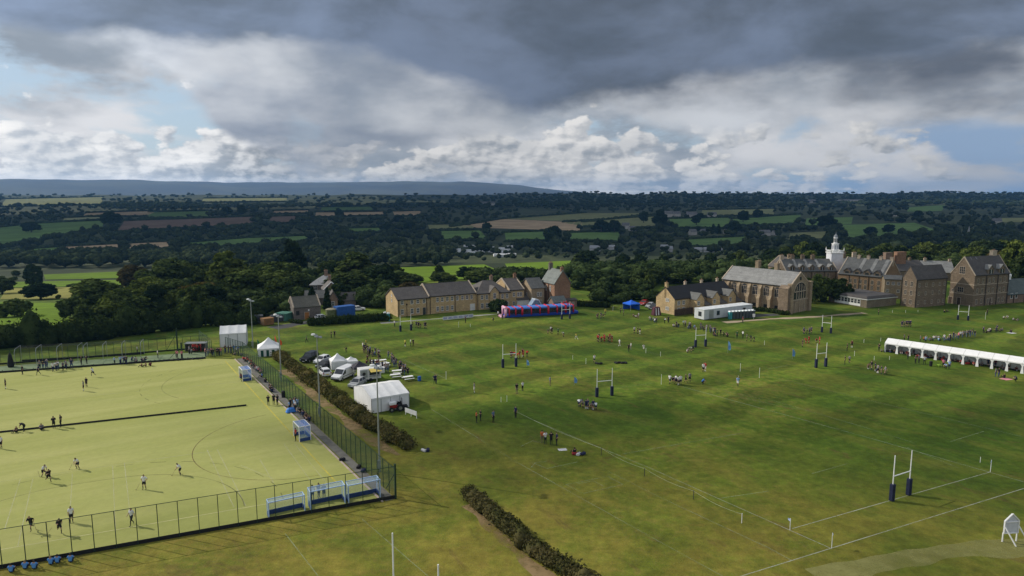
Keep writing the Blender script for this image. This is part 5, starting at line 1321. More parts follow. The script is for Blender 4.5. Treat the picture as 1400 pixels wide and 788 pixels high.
for x in (1068.8, 1054, 1038.8, 1024, 1009.5, 995):
    u = hallu(x); m = MB().prism([(0, 0), (-1.5, 0), (-1.5, He * .45), (-.9, He * .6), (-.9, He * .8), (-.01, He * .95)], 'y', u - .45, u + .45); m.build('buttress', ST2, h.t)
for u in (0, LA):
    m = MB().box(u - .6, u + .6, -.7, .5, 0, He + .5); m.box(u - .7, u + .7, -.8, .6, He + .5, He + .8); m.build('corner_buttress', ST2, h.t)
m = MB().box(-1.9, -.62, -.4, 2.6, 0, He * .93); m.prism([(-2.0, He * .93), (-.6, He * .93), (-.6, He * .93 + .9)], 'y', -.4, 2.6); m.build('stair_turret', ST3, h.t)
# arched window in the gable
aw = LA * .62; ah = He * .52; z0 = He * .5; xc = LA / 2
pts = [(xc - aw / 2, z0), (xc + aw / 2, z0), (xc + aw / 2, z0 + ah * .55)] + [(xc + aw / 2 * math.cos(math.pi * k / 12), z0 + ah * .55 + ah * .62 * math.sin(math.pi * k / 12)) for k in range(1, 12)] + [(xc - aw / 2, z0 + ah * .55)]
ga = MB().prism(pts, 'y', -.06, -.004).build('arched_window', GLASS, h.t)
m = MB()
for k in (.2, .4, .6, .8): m.box(xc - aw / 2 + aw * k - .1, xc - aw / 2 + aw * k + .1, -.22, -.062, z0, z0 + ah * (1.05 if k in (.4, .6) else .9))
m.box(xc - aw / 2, xc + aw / 2, -.2, -.063, z0 + ah * .5, z0 + ah * .55); m.build('tracery', PALE, ga)
m = MB()
for k in range(12):
    q0, q1 = pts[2 + k], pts[3 + k]; m.cyl((q0[0], -.1, q0[1]), (q1[0], -.1, q1[1]), .14, n=6)
m.build('arch_hood', PALE, ga)
m = MB()
for k in (.25, .5, .75): m.cyl((LA * k, -.12, 0), (LA * k, -.12, z0 - .3), .11, n=6)
m.box(.2, LA - .2, -.14, -.004, z0 - .4, z0 - .15); m.build('panel_ribs', PALE, h.t)
MB().box(xc - .45, xc + .45, -.08, -.004, Hr - 2.1, Hr - 1.1).build('vent', GLASS, h.t)
h.chimney(LA * .62, hallu(1017), 1.1, 1.1, Hr + 2.2, ST2, 0); h.chimney(LA * .62, hallu(1043), 1.2, 1.1, Hr + 2.0, ST2, 0); h.gutter('B')

# range with dormers and the white cupola
O = G(1073, 392); a = R(2); LA = to_col(O, a, 1143.5); He = hgt(O, 371); Hr = hgt(O, 352.5) - 1.2
h = House('school_range', 'brick and stone school range with dormers left of the white cupola', O, a, LA, 11, He, Hr, 'x', ST3, SL_G, coping=PALE)
h.gutter(); h.pipes('A', [LA * k for k in (.25, .5, .75, .97)], He)
def dormer(h, x, w, z, hh, y0=.4, par=None, wall=ST3, roof=SL_D, win=True, depth=3.0):
    m = MB().prism([(x, z), (x + w, z), (x + w, z + hh), (x + w / 2, z + hh + w * .45), (x, z + hh)], 'y', y0, y0 + depth); d = m.build('dormer', wall, h.t)
    m = MB(); zz = z + hh + w * .45
    slab(m, (x - .15, y0 - .2, z + hh - .1), (x - .15, y0 + depth, z + hh - .1), (x + w / 2, y0 + depth, zz + .03), (x + w / 2, y0 - .2, zz + .03), .1); slab(m, (x + w + .15, y0 - .2, z + hh - .1), (x + w + .15, y0 + depth, z + hh - .1), (x + w / 2, y0 + depth, zz + .03), (x + w / 2, y0 - .2, zz + .03), .1); m.build('dormer_roof', roof, d)
    if win: MB().box(x + w * .22, x + w * .78, y0 - .05, y0 - .004, z + .25, z + hh * .95).build('pane', GLASS, d); MB().box(x + w * .47, x + w * .53, y0 - .08, y0 - .052, z + .25, z + hh * .95).build('mullion', WOODW, d)
for k in (.08, .27, .46, .66, .84): dormer(h, LA * k, 2.0, He - .1, 1.6, .2, roof=SL_L)
for k in (.03, .24, .44, .64): h.chimney(LA * k, 5.5, 1.3, .9, Hr + 1.5, PALE if k == .03 else ST3, 2, Hr - 2)
h.win('A', [LA * k for k in (.1, .2, .32, .42, .55, .67, .8)], He - 2.2, .9, 1.4, PALE, 1, 2); h.win('A', [LA * k for k in (.1, .2, .32, .42, .55, .67, .8)], .6, .9, 1.6, PALE, 1, 2)
for k in (.22, .44, .66): m = MB(); xx = LA * k; slab(m, (xx, 1.2, He + 1.0), (xx + .9, 1.2, He + 1.0), (xx + .9, 5.2, Hr + .05), (xx, 5.2, Hr + .05), .22); m.build('roof_rib', SL_L, h.t)
# cupola
CX = A(1138.5, 262); CX.z = 0
t = thing('cupola', 'white three stage timber cupola with a lantern above the school roofs', 'cupola', CX)
z0 = hgt(CX, 357); za = hgt(CX, 346); zb = hgt(CX, 342.5); zc_ = hgt(CX, 333); zd = hgt(CX, 324.5); ze = hgt(CX, 320)
MB().box(-2.2, 2.2, -2.2, 2.2, z0 - 9, za).build('base', mat('cupola base white', (.66, .67, .70), .6, .08, 1), t)
m = MB(); m.box(-2.5, 2.5, -2.5, 2.5, za, za + .25)
for i in range(9):
    x = -2.35 + i * .5875
    for y in (-2.35, 2.35): m.box(x - .08, x + .08, y - .08, y + .08, za + .25, zb - .1); m.box(y - .08, y + .08, x - .08, x + .08, za + .25, zb - .1)
m.box(-2.45, 2.45, -2.45, -2.25, zb - .1, zb + .1); m.box(-2.45, 2.45, 2.25, 2.45, zb - .1, zb + .1); m.box(-2.45, -2.25, -2.25, 2.25, zb - .1, zb + .1); m.box(2.25, 2.45, -2.25, 2.25, zb - .1, zb + .1); m.build('balustrade', WHITE, t)
for sx in (-1, 1):
    for sy in (-1, 1): MB().lathe([(.2, 0), (.2, .4), (.08, .6), (.12, .8), (.02, 1.15)], (sx * 2.35, sy * 2.35, zb + .1), 8).build('finial', WHITE, t)
MB().lathe([(1.32, za), (1.28, zc_ - .25), (1.45, zc_ - .2), (1.45, zc_)], n=8).build('drum', WHITE, t)
for i in range(8): an = R(22.5 + 45 * i); MB().box(-.28, .28, -1.27, -1.2, za + 1.6, zc_ - .7).build('louvre', mat('grey louvre', (.35, .37, .41), .7), t, (0, 0, 0), an)
MB().lathe([(.74, zc_), (.72, zd - .2), (.84, zd - .15), (.78, zd)], n=8).build('lantern', WHITE, t)
for i in range(8): an = R(22.5 + 45 * i); MB().box(-.15, .15, -.72, -.66, zc_ + .5, zd - .5).build('lantern_opening', GLASS, t, (0, 0, 0), an)
MB().lathe([(.78, zd), (.66, zd + .5), (.4, zd + .9), (.14, zd + 1.15), (.08, ze + .3), (.02, ze + 1.0)], n=10).build('dome', LEAD, t)

# range right of the cupola
O = G(1207, 400); a = R(41); LA = to_col(O, a, 1229); LB = to_col(O, a + math.pi / 2, 1144.6); He = hgt(O, 379.5); Hr = hgt(G(1217, 398), 357)
h = House('school_range', 'long brick and stone school range right of the white cupola', O, a, LA, LB, He, Hr, 'y', stone('orange sandstone', (.34, .22, .125), (.27, .17, .10), (.2, .15, .1)), SL_G, coping=PALE)
uu = lambda x: to_col(O, a + math.pi / 2, x)
for x in (1156, 1169.5, 1183, 1197):
    u = uu(x); w = 2.4; m = MB().prism([(u - w / 2, He - .2), (u + w / 2, He - .2), (u + w / 2, He + 1.2), (u, He + 2.2), (u - w / 2, He + 1.2)], 'x', .25, 3.0); d = m.build('dormer', ST3, h.t); m = MB()
    slab(m, (.0, u - w / 2 - .2, He + 1.05), (3.4, u - w / 2 - .2, He + 1.05), (3.4, u, He + 2.24), (.0, u, He + 2.24), .1); slab(m, (.0, u + w / 2 + .2, He + 1.05), (3.4, u + w / 2 + .2, He + 1.05), (3.4, u, He + 2.24), (.0, u, He + 2.24), .1); m.build('dormer_roof', SL_D, d)
    MB().box(.18, .246, u - .6, u + .6, He, He + 1.1).build('pane', GLASS, d)
h.win('B', [uu(x) for x in (1155, 1163.5, 1170, 1177, 1184, 1193, 1202)], He - 2.9, .8, 1.4, PALE, 1, 2); h.win('B', [uu(x) for x in (1155, 1163.5, 1170, 1177, 1184, 1193, 1202)], .5, .8, 1.4, PALE, 1, 2)
h.pipes('B', [uu(x) for x in (1160, 1173.5, 1186.5, 1206.3)]); h.gutter('B')
for x in (1160, 1173, 1190, 1205): h.chimney(LA * .5, uu(x), .9, 1.0, Hr + 1.0, PALE, 2, Hr - 2)
for x in (1172, 1188, 1203): m = MB(); u = uu(x); slab(m, (.8, u, He + .6), (.8, u + 1.2, He + .6), (LA / 2, u + 1.2, Hr + .1), (LA / 2, u, Hr + .1), .2); m.build('roof_rib', SL_L, h.t)
# flat roofed classroom block
O = G(1184.6, 421.4); a = R(25); LA = to_col(O, a, 1224.8); LB = to_col(O, a + math.pi / 2, 1132.5); He = hgt(O, 410.5)
t = thing('flat_roof_building', 'low classroom block with a dark flat roof and a band of white windows', 'building', O, a)
MB().box(0, LA, 0, LB, -.5, He).build('wall', stone('buff brick', (.24, .20, .14), (.20, .165, .115), (.17, .14, .1), 2), t)
m = MB().box(-.3, LA + .3, -.3, LB + .3, He + .01, He + .22); m.build('fascia', WHITE, t); m = MB(); m.hexa([(-.35, -.35, He + .23), (LA + .35, -.35, He + .23), (LA + .35, LB + .35, He + .23), (-.35, LB + .35, He + .23), (.5, .5, He + 1.0), (LA - .5, .5, He + 1.0), (LA - .5, LB - .5, He + 1.0), (.5, LB - .5, He + 1.0)]); m.build('roof', SL_D, t)
u0 = to_col(O, a + math.pi / 2, 1176); u1 = to_col(O, a + math.pi / 2, 1141); n = 8
MB().box(-.07, -.004, u0, u1, .25, .95).build('window_panel', WHITE, t)
for i in range(n):
    w = (u1 - u0) / n; window(t, 'B', u0 + i * w + .12, 1.0, w - .26, He - 1.25, 0, WHITE, 0, 1)
# gabled block in front
O = G(1250.2, 421.0); a = R(22); LA = to_col(O, a, 1292); LB = to_col(O, R(128), 1227); He = hgt(O, 382.5); Hr = hgt(O, 369.5) + .8
h = House('school_block', 'four storey gabled school block right of the flat roofed block', O, a, LA, LB * .98, He, Hr, 'x', ST3, SL_D, oh=.1)
bz = [1.0, 3.8, 6.4]
for k in (.22, .62):
    for z in bz: h.win('B', [LB * k], z, .8, 1.3 if z < 6 else 1.5, PALE, 1, 2)
for k in (.08, .3, .52, .74, .9):
    for z in bz: h.win('A', [LA * k], z, .6, 1.0, PALE, 1, 1)
h.pipes('A', [.2, LA * .98]); h.gutter('A'); h.pipes('B', [LB * .97])
m = MB()
for k in (.25, .5, .75): slab(m, (LA * k - .1, .2, He + .3), (LA * k + .1, .2, He + .3), (LA * k + .1, LB / 2, Hr + .06), (LA * k - .1, LB / 2, Hr + .06), .14)
m.build('roof_rib', LEAD, h.t)
# link between the ranges and the big chimneys
O = G(1226, 412); a = R(22); h = House('link_block', 'pale stone link between the long range and the gabled block', G(1208, 408), R(-20), 5.2, 6, hgt(G(1208, 408), 382), hgt(G(1208, 408), 378), 'x', ST2, SL_G); h.win('A', [.6, 2.2, 3.8], h.He - 1.7, .7, .8, WOODW); h.win('A', [.6, 3.8], h.He - 4.2, .7, .8, WOODW)
Q1 = A(1247, 262); Q1.z = 0
h = House('school_range', 'dark roofed school range behind the gabled block with two huge brick chimneys', Q1 + Vector((-9, 0, 0)), R(12), 17, 10, hgt(Q1, 371), hgt(Q1, 359), 'x', ST3, SL_D)
hh = hgt(Q1, 347.5); h.chimney(2.4, 4.5, 3.0, 1.6, hh, PNK, 0); h.chimney(7.6, 4.0, 4.2, 1.8, hh + .2, BRK, 0); h.chimney(13, 5, 1.0, .8, hgt(Q1, 356), ST3, 2)
Q1 = A(1272, 275); Q1.z = 0
h = House('school_range', 'pale grey roofed school range behind the gap between the two tall blocks', Q1 + Vector((-3, 0, 0)), R(-14), 11, 9, hgt(Q1, 372), hgt(Q1, 358.5), 'x', ST3, SL_L); h.chimney(1.5, 4.5, .9, .8, hgt(Q1, 355), PALE, 2); h.chimney(10.5, 4.5, .9, .8, hgt(Q1, 356), PALE, 2)
Q1 = A(1150, 272); Q1.z = 0
h = House('school_range', 'low pale roofed link just right of the white cupola', Q1 + Vector((-3, 0, 0)), R(0), 12, 8, hgt(Q1, 366), hgt(Q1, 354), 'x', ST3, SL_L); h.chimney(5.5, 4, 1.0, .8, hgt(Q1, 347), ST3, 2); h.chimney(9.5, 4, 1.5, .9, hgt(Q1, 347), PALE, 3)
Q1 = A(1062, 262); Q1.z = 0
h = House('school_range', 'narrow stone gabled school wing behind the roof of the great hall', Q1 + Vector((0, -1, 0)), R(4), 8.5, 9, hgt(Q1, 366), hgt(Q1, 353), 'y', ST3, SL_D, coping=PALE); h.win('A', [3.8], hgt(Q1, 362), .8, 1.4, PALE); h.chimney(4.2, .6, 1.2, .8, hgt(Q1, 349), ST2, 2); h.chimney(-6, 4, 1.3, .9, hgt(Q1, 358), ST2, 2)
# tall gabled house at the right
O = G(1329, 419.6); a = R(23); LA = to_col(O, a, 1376.3); LB = to_col(O, R(140), 1290.3); He = hgt(O, 376.8); Hr = hgt(O, 356.5) + .6
h = House('school_house', 'tall stone school house with a wide gable and two gabled dormers', O, a, LA, LB, He, Hr, 'x', ST3, SL_D, oh=.12, coping=PALE)
h.course(He * .68); h.course(He * .36); h.win('B', [LB * .42], He + .1, 1.7, 2.2, PALE, 2, 2); h.win('B', [LB * .42], He * .42, 1.8, 1.5, PALE, 2, 1); h.win('B', [LB * .8], He * .40, .8, .9, PALE); h.door('B', LB * .50, 1.1, 2.3); h.door('B', LB * .86, 1.2, 2.2)
for k in (.08, .22, .40, .52, .72, .84):
    for z in (.8, He * .42, He * .74): h.win('A', [LA * k], z, .75, 1.35, PALE, 1, 2)
h.door('A', LA * .47, 1.0, 2.2); h.pipes('A', [LA * .33, LA * .66, LA * .97]); h.gutter('A')
for k in (.36, .68): dormer(h, LA * k, 2.9, He - .3, 1.9, -.02, wall=ST3, roof=SL_L, depth=4.0)
h.chimney(LA * .86, LB / 2 + .4, 2.0, 1.1, Hr + 1.6, PALE, 3, Hr - 1)
m = MB()
for k in (.15, .3): slab(m, (LA * k - .1, .2, He + .3), (LA * k + .1, .2, He + .3), (LA * k + .1, LB / 2, Hr + .06), (LA * k - .1, LB / 2, Hr + .06), .14)
m.build('roof_rib', LEAD, h.t)
O = G(1377, 415); a = R(20); h = House('low_building', 'low stone building with a green grey roof cut by the right edge of the photo', O, a, 16, 9, hgt(O, 403), hgt(O, 386), 'x', PNK, slate('green slate', (.055, .075, .07), (.075, .095, .088)))
h.win('A', [1.2, 3.4], 1.6, .9, 1.5, WOODW, 0, 0); h.pipes('A', [2.6, 7.6])
m = MB(); m.lathe([(.7, 0), (.7, 1.0), (.85, 1.05), (.75, 1.6), (.35, 2.1), (.08, 2.4), (.02, 3.2)], (6.2, 4.5, h.Hr + .1), 8); m.build('vent_turret', WHITE, h.t)

# houses by the left wood
O = G(402, 438.5); a = R(31); LA = to_col(O, a, 438.8); He = hgt(O, 421); h = House('stone_barn', 'low grey stone barn with a mossy roof and an orange door', O, a, LA, 6.5, He, He + 2.4, 'x', ST4, slate('mossy slate', (.075, .072, .055), (.10, .095, .075)), coping=PALE)
h.door('A', LA * .40, 1.2, 2.0, mat('orange brown timber', (.32, .13, .035), .7, .2, 2)); h.win('A', [LA * .1], 1.5, .7, 1.0, BRN); m = MB().cyl((LA * .55, -.25, 2.6), (LA * .55, -.02, 2.6), .22, n=10); m.build('wall_lamp', WHITE, h.t)
O = A(424, 232); h = House('country_house', 'grey stone house with a pale hipped roof standing in the trees', O, R(8), 13, 9, hgt(O, 390) - O.z, hgt(O, 379.5) - O.z, 'x', ST4, slate('pale grey slate', (.22, .225, .23), (.28, .285, .29)), hip=.9, z=O.z); h.chimney(5.0, 4.5, 1.1, .9, hgt(O, 373) - O.z, PNK, 3); h.win('A', [1.5, 4, 7], 2.0, .9, 1.5)
O = A(443, 222); h = House('country_house', 'pinkish stone gabled wing with white bargeboards in front of the pale hipped roof', O, R(20), 5.0, 7, hgt(O, 397) - O.z, hgt(O, 391) - O.z + 1, 'y', PNK, SL_D, z=O.z); h.chimney(2.5, 5.5, .9, .8, h.Hr + 1.6, PNK, 2); h.win('A', [2.0], 2.2, .9, 1.4)
m = MB(); m.cyl((-.3, -.3, h.He - .1), (2.5, -.3, h.Hr + .2), .16, n=5); m.cyl((5.3, -.3, h.He - .1), (2.5, -.3, h.Hr + .2), .16, n=5); m.build('bargeboard', WHITE, h.t)
O = A(450, 203); h = House('cottage', 'small stone cottage with a sharp gable behind the blue container', O, R(18), 2.6, 5, 3.2, 5.4, 'y', PNK, SL_D, z=O.z); h.win('A', [.8], 1.2, .8, 1.3)
O = A(457, 206); h = House('cottage', 'dark roofed low outbuilding beside the small sharp gabled cottage', O, R(16), 6.5, 4, 2.4, 4.4, 'x', ST4, SL_D, z=O.z)
O = A(417, 212); h = House('outbuilding', 'low grey roofed outbuilding below the pale hipped roof', O, R(10), 7.5, 5, 2.2, 4.2, 'x', ST4, SL_G, z=O.z)

# distant village, caravans and spire
def far_house(px, py, w, d, he, a, wall, roof, label, group):
    p = T(px, py); k = (p.y * CT) / FPX; W_ = w * k; t = thing('far_house', label, 'house', (p.x, p.y, p.z - .3), a, group)
    hh = he * k; D_ = W_ * d
    MB().prism([(0, 0), (D_, 0), (D_, hh), (D_ / 2, hh * 1.7), (0, hh)], 'x', 0, W_).build('wall', wall, t); m = MB(); slab(m, (-.2, -.3, hh * .95), (W_ + .2, -.3, hh * .95), (W_ + .2, D_ / 2, hh * 1.72), (-.2, D_ / 2, hh * 1.72)); slab(m, (-.2, D_ + .3, hh * .95), (W_ + .2, D_ + .3, hh * .95), (W_ + .2, D_ / 2, hh * 1.72), (-.2, D_ / 2, hh * 1.72)); m.build('roof', roof, t)
FW = mat('far rendered wall', (.36, .34, .32), .9, .15, .2); FR = mat('far slate roof', (.12, .12, .125), .8, .2, .3)
for (px, py, w, he) in [(908, 297, 12, 5), (922, 296, 9, 4), (938, 298, 14, 5), (952, 299, 9, 4), (968, 297, 12, 4)]: far_house(px, py, w, .6, he, R(rnd.uniform(-30, 30)), FW, FR, 'distant house in the hillside village', 'hillside village houses')
for (px, py, w, he) in [(850, 313, 10, 5), (862, 316, 9, 4), (945, 322, 10, 5), (960, 320, 9, 4), (992, 320, 10, 4), (1040, 323, 14, 5), (1058, 322, 8, 4)]: far_house(px, py, w, .6, he, R(rnd.uniform(-30, 30)), FW, FR, 'distant cottage among the trees below the village', 'cottages below the village')
for (px, py, w, he) in [(806, 344, 14, 5), (830, 342, 12, 4), (904, 343, 10, 5), (912, 345, 8, 5), (946, 345, 14, 4), (962, 345, 14, 4), (978, 346, 12, 4)]: far_house(px, py, w, .6, he, R(rnd.uniform(-15, 15)), mat('pale far render', (.42, .42, .42), .9), mat('pale far roof', (.26, .27, .29), .8), 'distant pale building on the valley floor', 'pale valley floor buildings')
for (px, py, w, he) in [(655, 281, 22, 3), (690, 282, 10, 2), (1105, 278, 10, 3), (1150, 278, 34, 3), (1358, 307, 12, 5), (1220, 296, 6, 3)]: far_house(px, py, w, .35, he, R(rnd.uniform(-8, 8)), FW, FR, 'long pale farm building far off on the opposite valley side', 'far farm buildings')
CV = mat('caravan white', (.60, .61, .62), .6, .06, 1, rnd_obj=.25)
cvm = MB().prism([(-1.5, .4), (1.5, .4), (1.5, 2.3), (1.2, 2.8), (-1.2, 2.8), (-1.5, 2.3)], 'x', -5, 5).mesh('caravan'); cvm.materials.append(CV)
r_ = random.Random(5)
for i in range(52):
    px, py = r_.choice([(r_.uniform(545, 700), r_.uniform(338, 341.5)), (r_.uniform(585, 660), r_.uniform(343, 348)), (r_.uniform(518, 545), r_.uniform(350, 352)), (r_.uniform(672, 700), r_.uniform(339, 347)), (r_.uniform(680, 702), r_.uniform(350, 352))])
    p = T(px, py); o = link('caravan', cvm, [], None, (p.x, p.y, p.z - .1), R(r_.uniform(-25, 25))); tag(o, 'small white caravan in the caravan park on the valley floor', 'caravan', 'caravans in the valley park'); o.scale = (.72, .85, .9)
p = T(1323.5, 327); t = thing('church_spire', 'slender grey church spire rising from the far woods', 'church', p); zz = hgt(p, 309) - p.z; s_ = p.y / FPX
MB().box(-2.3 * s_, 2.3 * s_, -2.3 * s_, 2.3 * s_, -2, zz * .42).build('tower', FW, t); MB().cyl((0, 0, zz * .42), (0, 0, zz), 2.0 * s_, .12, 8).build('spire', mat('far grey stone', (.28, .28, .29), .9), t)
# ---------------------------------------------------------------- tents, vehicles, stalls
CANV = mat('white canvas', (.74, .74, .73), .7, .06, .7, spec=.2); CANVG = mat('greyed canvas', (.60, .61, .63), .7, .08, .7)
def frame_xy(near, a_deg, right, left): return corner(near, a_deg, right, left)

def marquee(name, label, O, a, LA, LB, He, Hr, ridge, doors=True, canv=CANV, bays=4):
    t = thing(name, label, 'marquee', O, a); L, D = (LA, LB) if ridge == 'x' else (LB, LA)
    sw = lambda x, y, z: (x, y, z) if ridge == 'x' else (y, x, z)
    def wallp(nm, p):
        m = MB(); m.hexa([sw(*q) for q in p]); return m.build(nm, canv, t)
    n = bays
    for i in range(n):                                                 # side walls hang in panels
        x0, x1 = L * i / n + .015, L * (i + 1) / n - .015
        for y in (0, D - .05): wallp('side_wall', [(x0, y, 0), (x1, y, 0), (x1, y + .05, 0), (x0, y + .05, 0), (x0, y + .0, He), (x1, y, He), (x1, y + .05, He), (x0, y + .05, He)])
    for x in (0, L - .05):
        m = MB(); m.prism([(.06, 0), (D - .06, 0), (D - .06, He), (D / 2, Hr - .05), (.06, He)], 'x' if ridge == 'x' else 'y', x + .0, x + .05); m.build('gable_wall', canv, t)
    m = MB()
    for i in range(n):
        x0, x1 = L * i / n, L * (i + 1) / n
        for k in range(3):                                             # canvas sags a little between the frames
            xa, xb = x0 + (x1 - x0) * k / 3, x0 + (x1 - x0) * (k + 1) / 3; sa = .07 * math.sin(math.pi * k / 3); sb = .07 * math.sin(math.pi * (k + 1) / 3)
            for y0, y1 in ((-.12, D / 2), (D + .12, D / 2)):
                m.add([sw(xa, y0, He + .02 - sa), sw(xb, y0, He + .02 - sb), sw(xb, y1, Hr - sb), sw(xa, y1, Hr - sa)], [(0, 1, 2, 3)])
        for y0 in (-.12, D + .12): m.add([sw(x0, y0, He + .02), sw(x1, y0, He + .02), sw(x1, y0, He - .22), sw(x0, y0, He - .22)], [(0, 1, 2, 3)])
    m.build('roof', canv, t)
    for i in range(n + 1):
        x = L * i / n
        for y in (-.02, D + .02): m = MB(); m.cyl(sw(x, y, 0), sw(x, y, He), .05, n=6); m.build('pole', GALV, t)
    return t
O, a, LA, LB = corner((508.2, 565.5), 32, 559.5, 484.3); He = hgt(O, 545.4)
tq = marquee('marquee', 'large white marquee with a grey shaded side beside the long clipped hedge', O, a, LA, LB, He, hgt(G(497, 552), 524) , 'x')
O, a, LA, LB = corner((301, 475), 18, 337.5, 287.5); He = hgt(O, 457)
marquee('marquee', 'far white marquee behind the gate panels at the far corner of the hockey pitch', O, a, LA, max(LB, 4.5), He, He + 1.5, 'x', bays=3)

def gazebo(name, label, c, w, d, a, He, Hr, roofm, sidem=None, sides='', cat='gazebo', valance=.3, stripes=None):
    """square pavilion on four legs centred at c; sides lists the walls that hang (f b l r)"""
    t = thing(name, label, cat, c, a); x, y = w / 2, d / 2
    for sx in (-1, 1):
        for sy in (-1, 1): MB().box(sx * x - .04, sx * x + .04, sy * y - .04, sy * y + .04, 0, He).build('leg', GALV, t)
    m = MB(); k = 5; ring = lambda f, z: [(-x * f, -y * f, z), (x * f, -y * f, z), (x * f, y * f, z), (-x * f, y * f, z)]
    vs_ = []; prof = [(1.03, He - valance), (1.03, He + .02), (.62, He + (Hr - He) * .32), (.3, He + (Hr - He) * .64), (.04, Hr)]
    for f, z in prof: vs_ += ring(f, z)
    fs = [(4 * i + j, 4 * i + (j + 1) % 4, 4 * i + 4 + (j + 1) % 4, 4 * i + 4 + j) for i in range(4) for j in range(4)] + [(16, 17, 18, 19)]
    m.add(vs_, fs); m.build('roof', roofm, t)
    for s_ in sides:
        if stripes:
            n = 8
            m1, m2 = MB(), MB()
            for i in range(n):
                u0, u1 = -1 + 2 * i / n, -1 + 2 * (i + 1) / n; q = m1 if i % 2 else m2
                if s_ in 'fb': yy = -y if s_ == 'f' else y; q.box(u0 * x * .98, u1 * x * .98, yy - .02, yy + .02, 0, He - .02)
                else: xx = -x if s_ == 'l' else x; q.box(xx - .02, xx + .02, u0 * y * .98, u1 * y * .98, 0, He - .02)
            m1.add([], []); ob = MB(); ob.v = m1.v + m2.v; ob.f = m1.f + [[i + len(m1.v) for i in f] for f in m2.f]; ob.mi = [0] * len(m1.f) + [1] * len(m2.f); ob.build('striped_wall', [stripes[0], stripes[1]], t)
        else:
            b = {'f': (-x * .98, x * .98, -y - .02, -y + .02), 'b': (-x * .98, x * .98, y - .02, y + .02), 'l': (-x - .02, -x + .02, -y * .98, y * .98), 'r': (x - .02, x + .02, -y * .98, y * .98)}[s_]
            MB().box(*b, 0.02, He - .02).build('side_wall', sidem or roofm, t)
    return t
GRNS = mat('dark green canvas stripe', (.01, .07, .045), .7, .1, 1)
c = G(368, 484); gazebo('striped_gazebo', 'white peaked gazebo with dark green and white striped sides by the long fence', c, 4.6, 4.6, R(20), hgt(c, 475) + .2, hgt(c, 463.5) + .3, CANV, None, 'flbr', stripes=(GRNS, CANV))
c = G(462, 503); gazebo('gazebo', 'small white peaked gazebo with closed sides between the parked cars and the van', c, 2.9, 2.9, R(24), hgt(c, 492), hgt(c, 484.5) + .2, CANV, CANVG, 'flbr')
c = G(480, 500); gazebo('gazebo', 'small white low gazebo just behind the white van', c, 2.4, 2.2, R(24), hgt(c, 494) + .2, hgt(c, 491) + .5, CANV, CANVG, 'flb')
c = G(492, 515); gazebo('gazebo', 'open dark grey peaked gazebo in front of the food trailer', c, 3.0, 2.6, R(28), 2.1, 3.1, mat('charcoal canvas', (.035, .033, .042), .8), None, '')
BLUEC = mat('bright blue canvas', (.015, .12, .62), .6, .1, 1)
c = G(863, 423.5); gazebo('gazebo', 'bright blue peaked gazebo at the edge of the dark wood', c, 3.6, 3.6, R(30), 2.0, 2.95, BLUEC, BLUEC, 'rb')

# the long row of open fronted tents
p0, p1 = G(1209, 481.5), G(1397, 511); a = ang(p0, p1); Lr = (p1 - p0).length; nb = 10; bw = Lr / nb; nb_all = 13
t = thing('tent_row', 'long row of joined white open fronted tents at the right of the rugby pitches', 'tent', p0, a); D = 3.4
hf = 2.05; hk = 2.95
for i in range(nb_all + 1):
    x = bw * i
    m = MB(); m.hexa([(x - .28 if i else x, -.06, 0), (x + .28, -.06, 0), (x + .28, .1, 0), (x - .28 if i else x, .1, 0), (x - .04, -.03, hf), (x + .04, -.03, hf), (x + .04, .03, hf), (x - .04, .03, hf)])
    m.hexa([(x - .06, -.04, hf - .7), (x + .06, -.04, hf - .7), (x + .06, .04, hf - .7), (x - .06, .04, hf - .7), (x - .55 if i else x, -.05, hf), (x + .55, -.05, hf), (x + .55, .04, hf), (x - .55 if i else x, .04, hf)]); m.build('curtain', CANV, t)
    MB().box(x - .04, x + .04, D - .04, D + .04, 0, hf).build('leg', GALV, t)
for i in range(nb_all):
    x0, x1 = bw * i + .02, bw * (i + 1) - .02; m = MB()
    pr = [(-.1, hf - .18), (-.1, hf + .05), (.35, hf + .35), (D * .5, hk), (D - .35, hf + .35), (D + .1, hf + .05), (D + .1, hf - .18)]
    for q in range(6): m.add([(x0, pr[q][0], pr[q][1]), (x1, pr[q][0], pr[q][1]), (x1, pr[q + 1][0], pr[q + 1][1]), (x0, pr[q + 1][0], pr[q + 1][1])], [(0, 1, 2, 3)])
    m.build('roof_bay', CANV, t); MB().box(x0 + .02, x1 - .02, D - .02, D + .02, .0, hf).build('back_wall', CANV, t)
MB().box(-.02, .02, .1, D, 0, hf).prism([(0, hf), (D, hf), (D - .35, hf + .33), (D * .5, hk - .03), (.35, hf + .33)], 'x', -.02, .02).build('end_wall', CANV, t)
TENT_A, TENT_O = a, p0

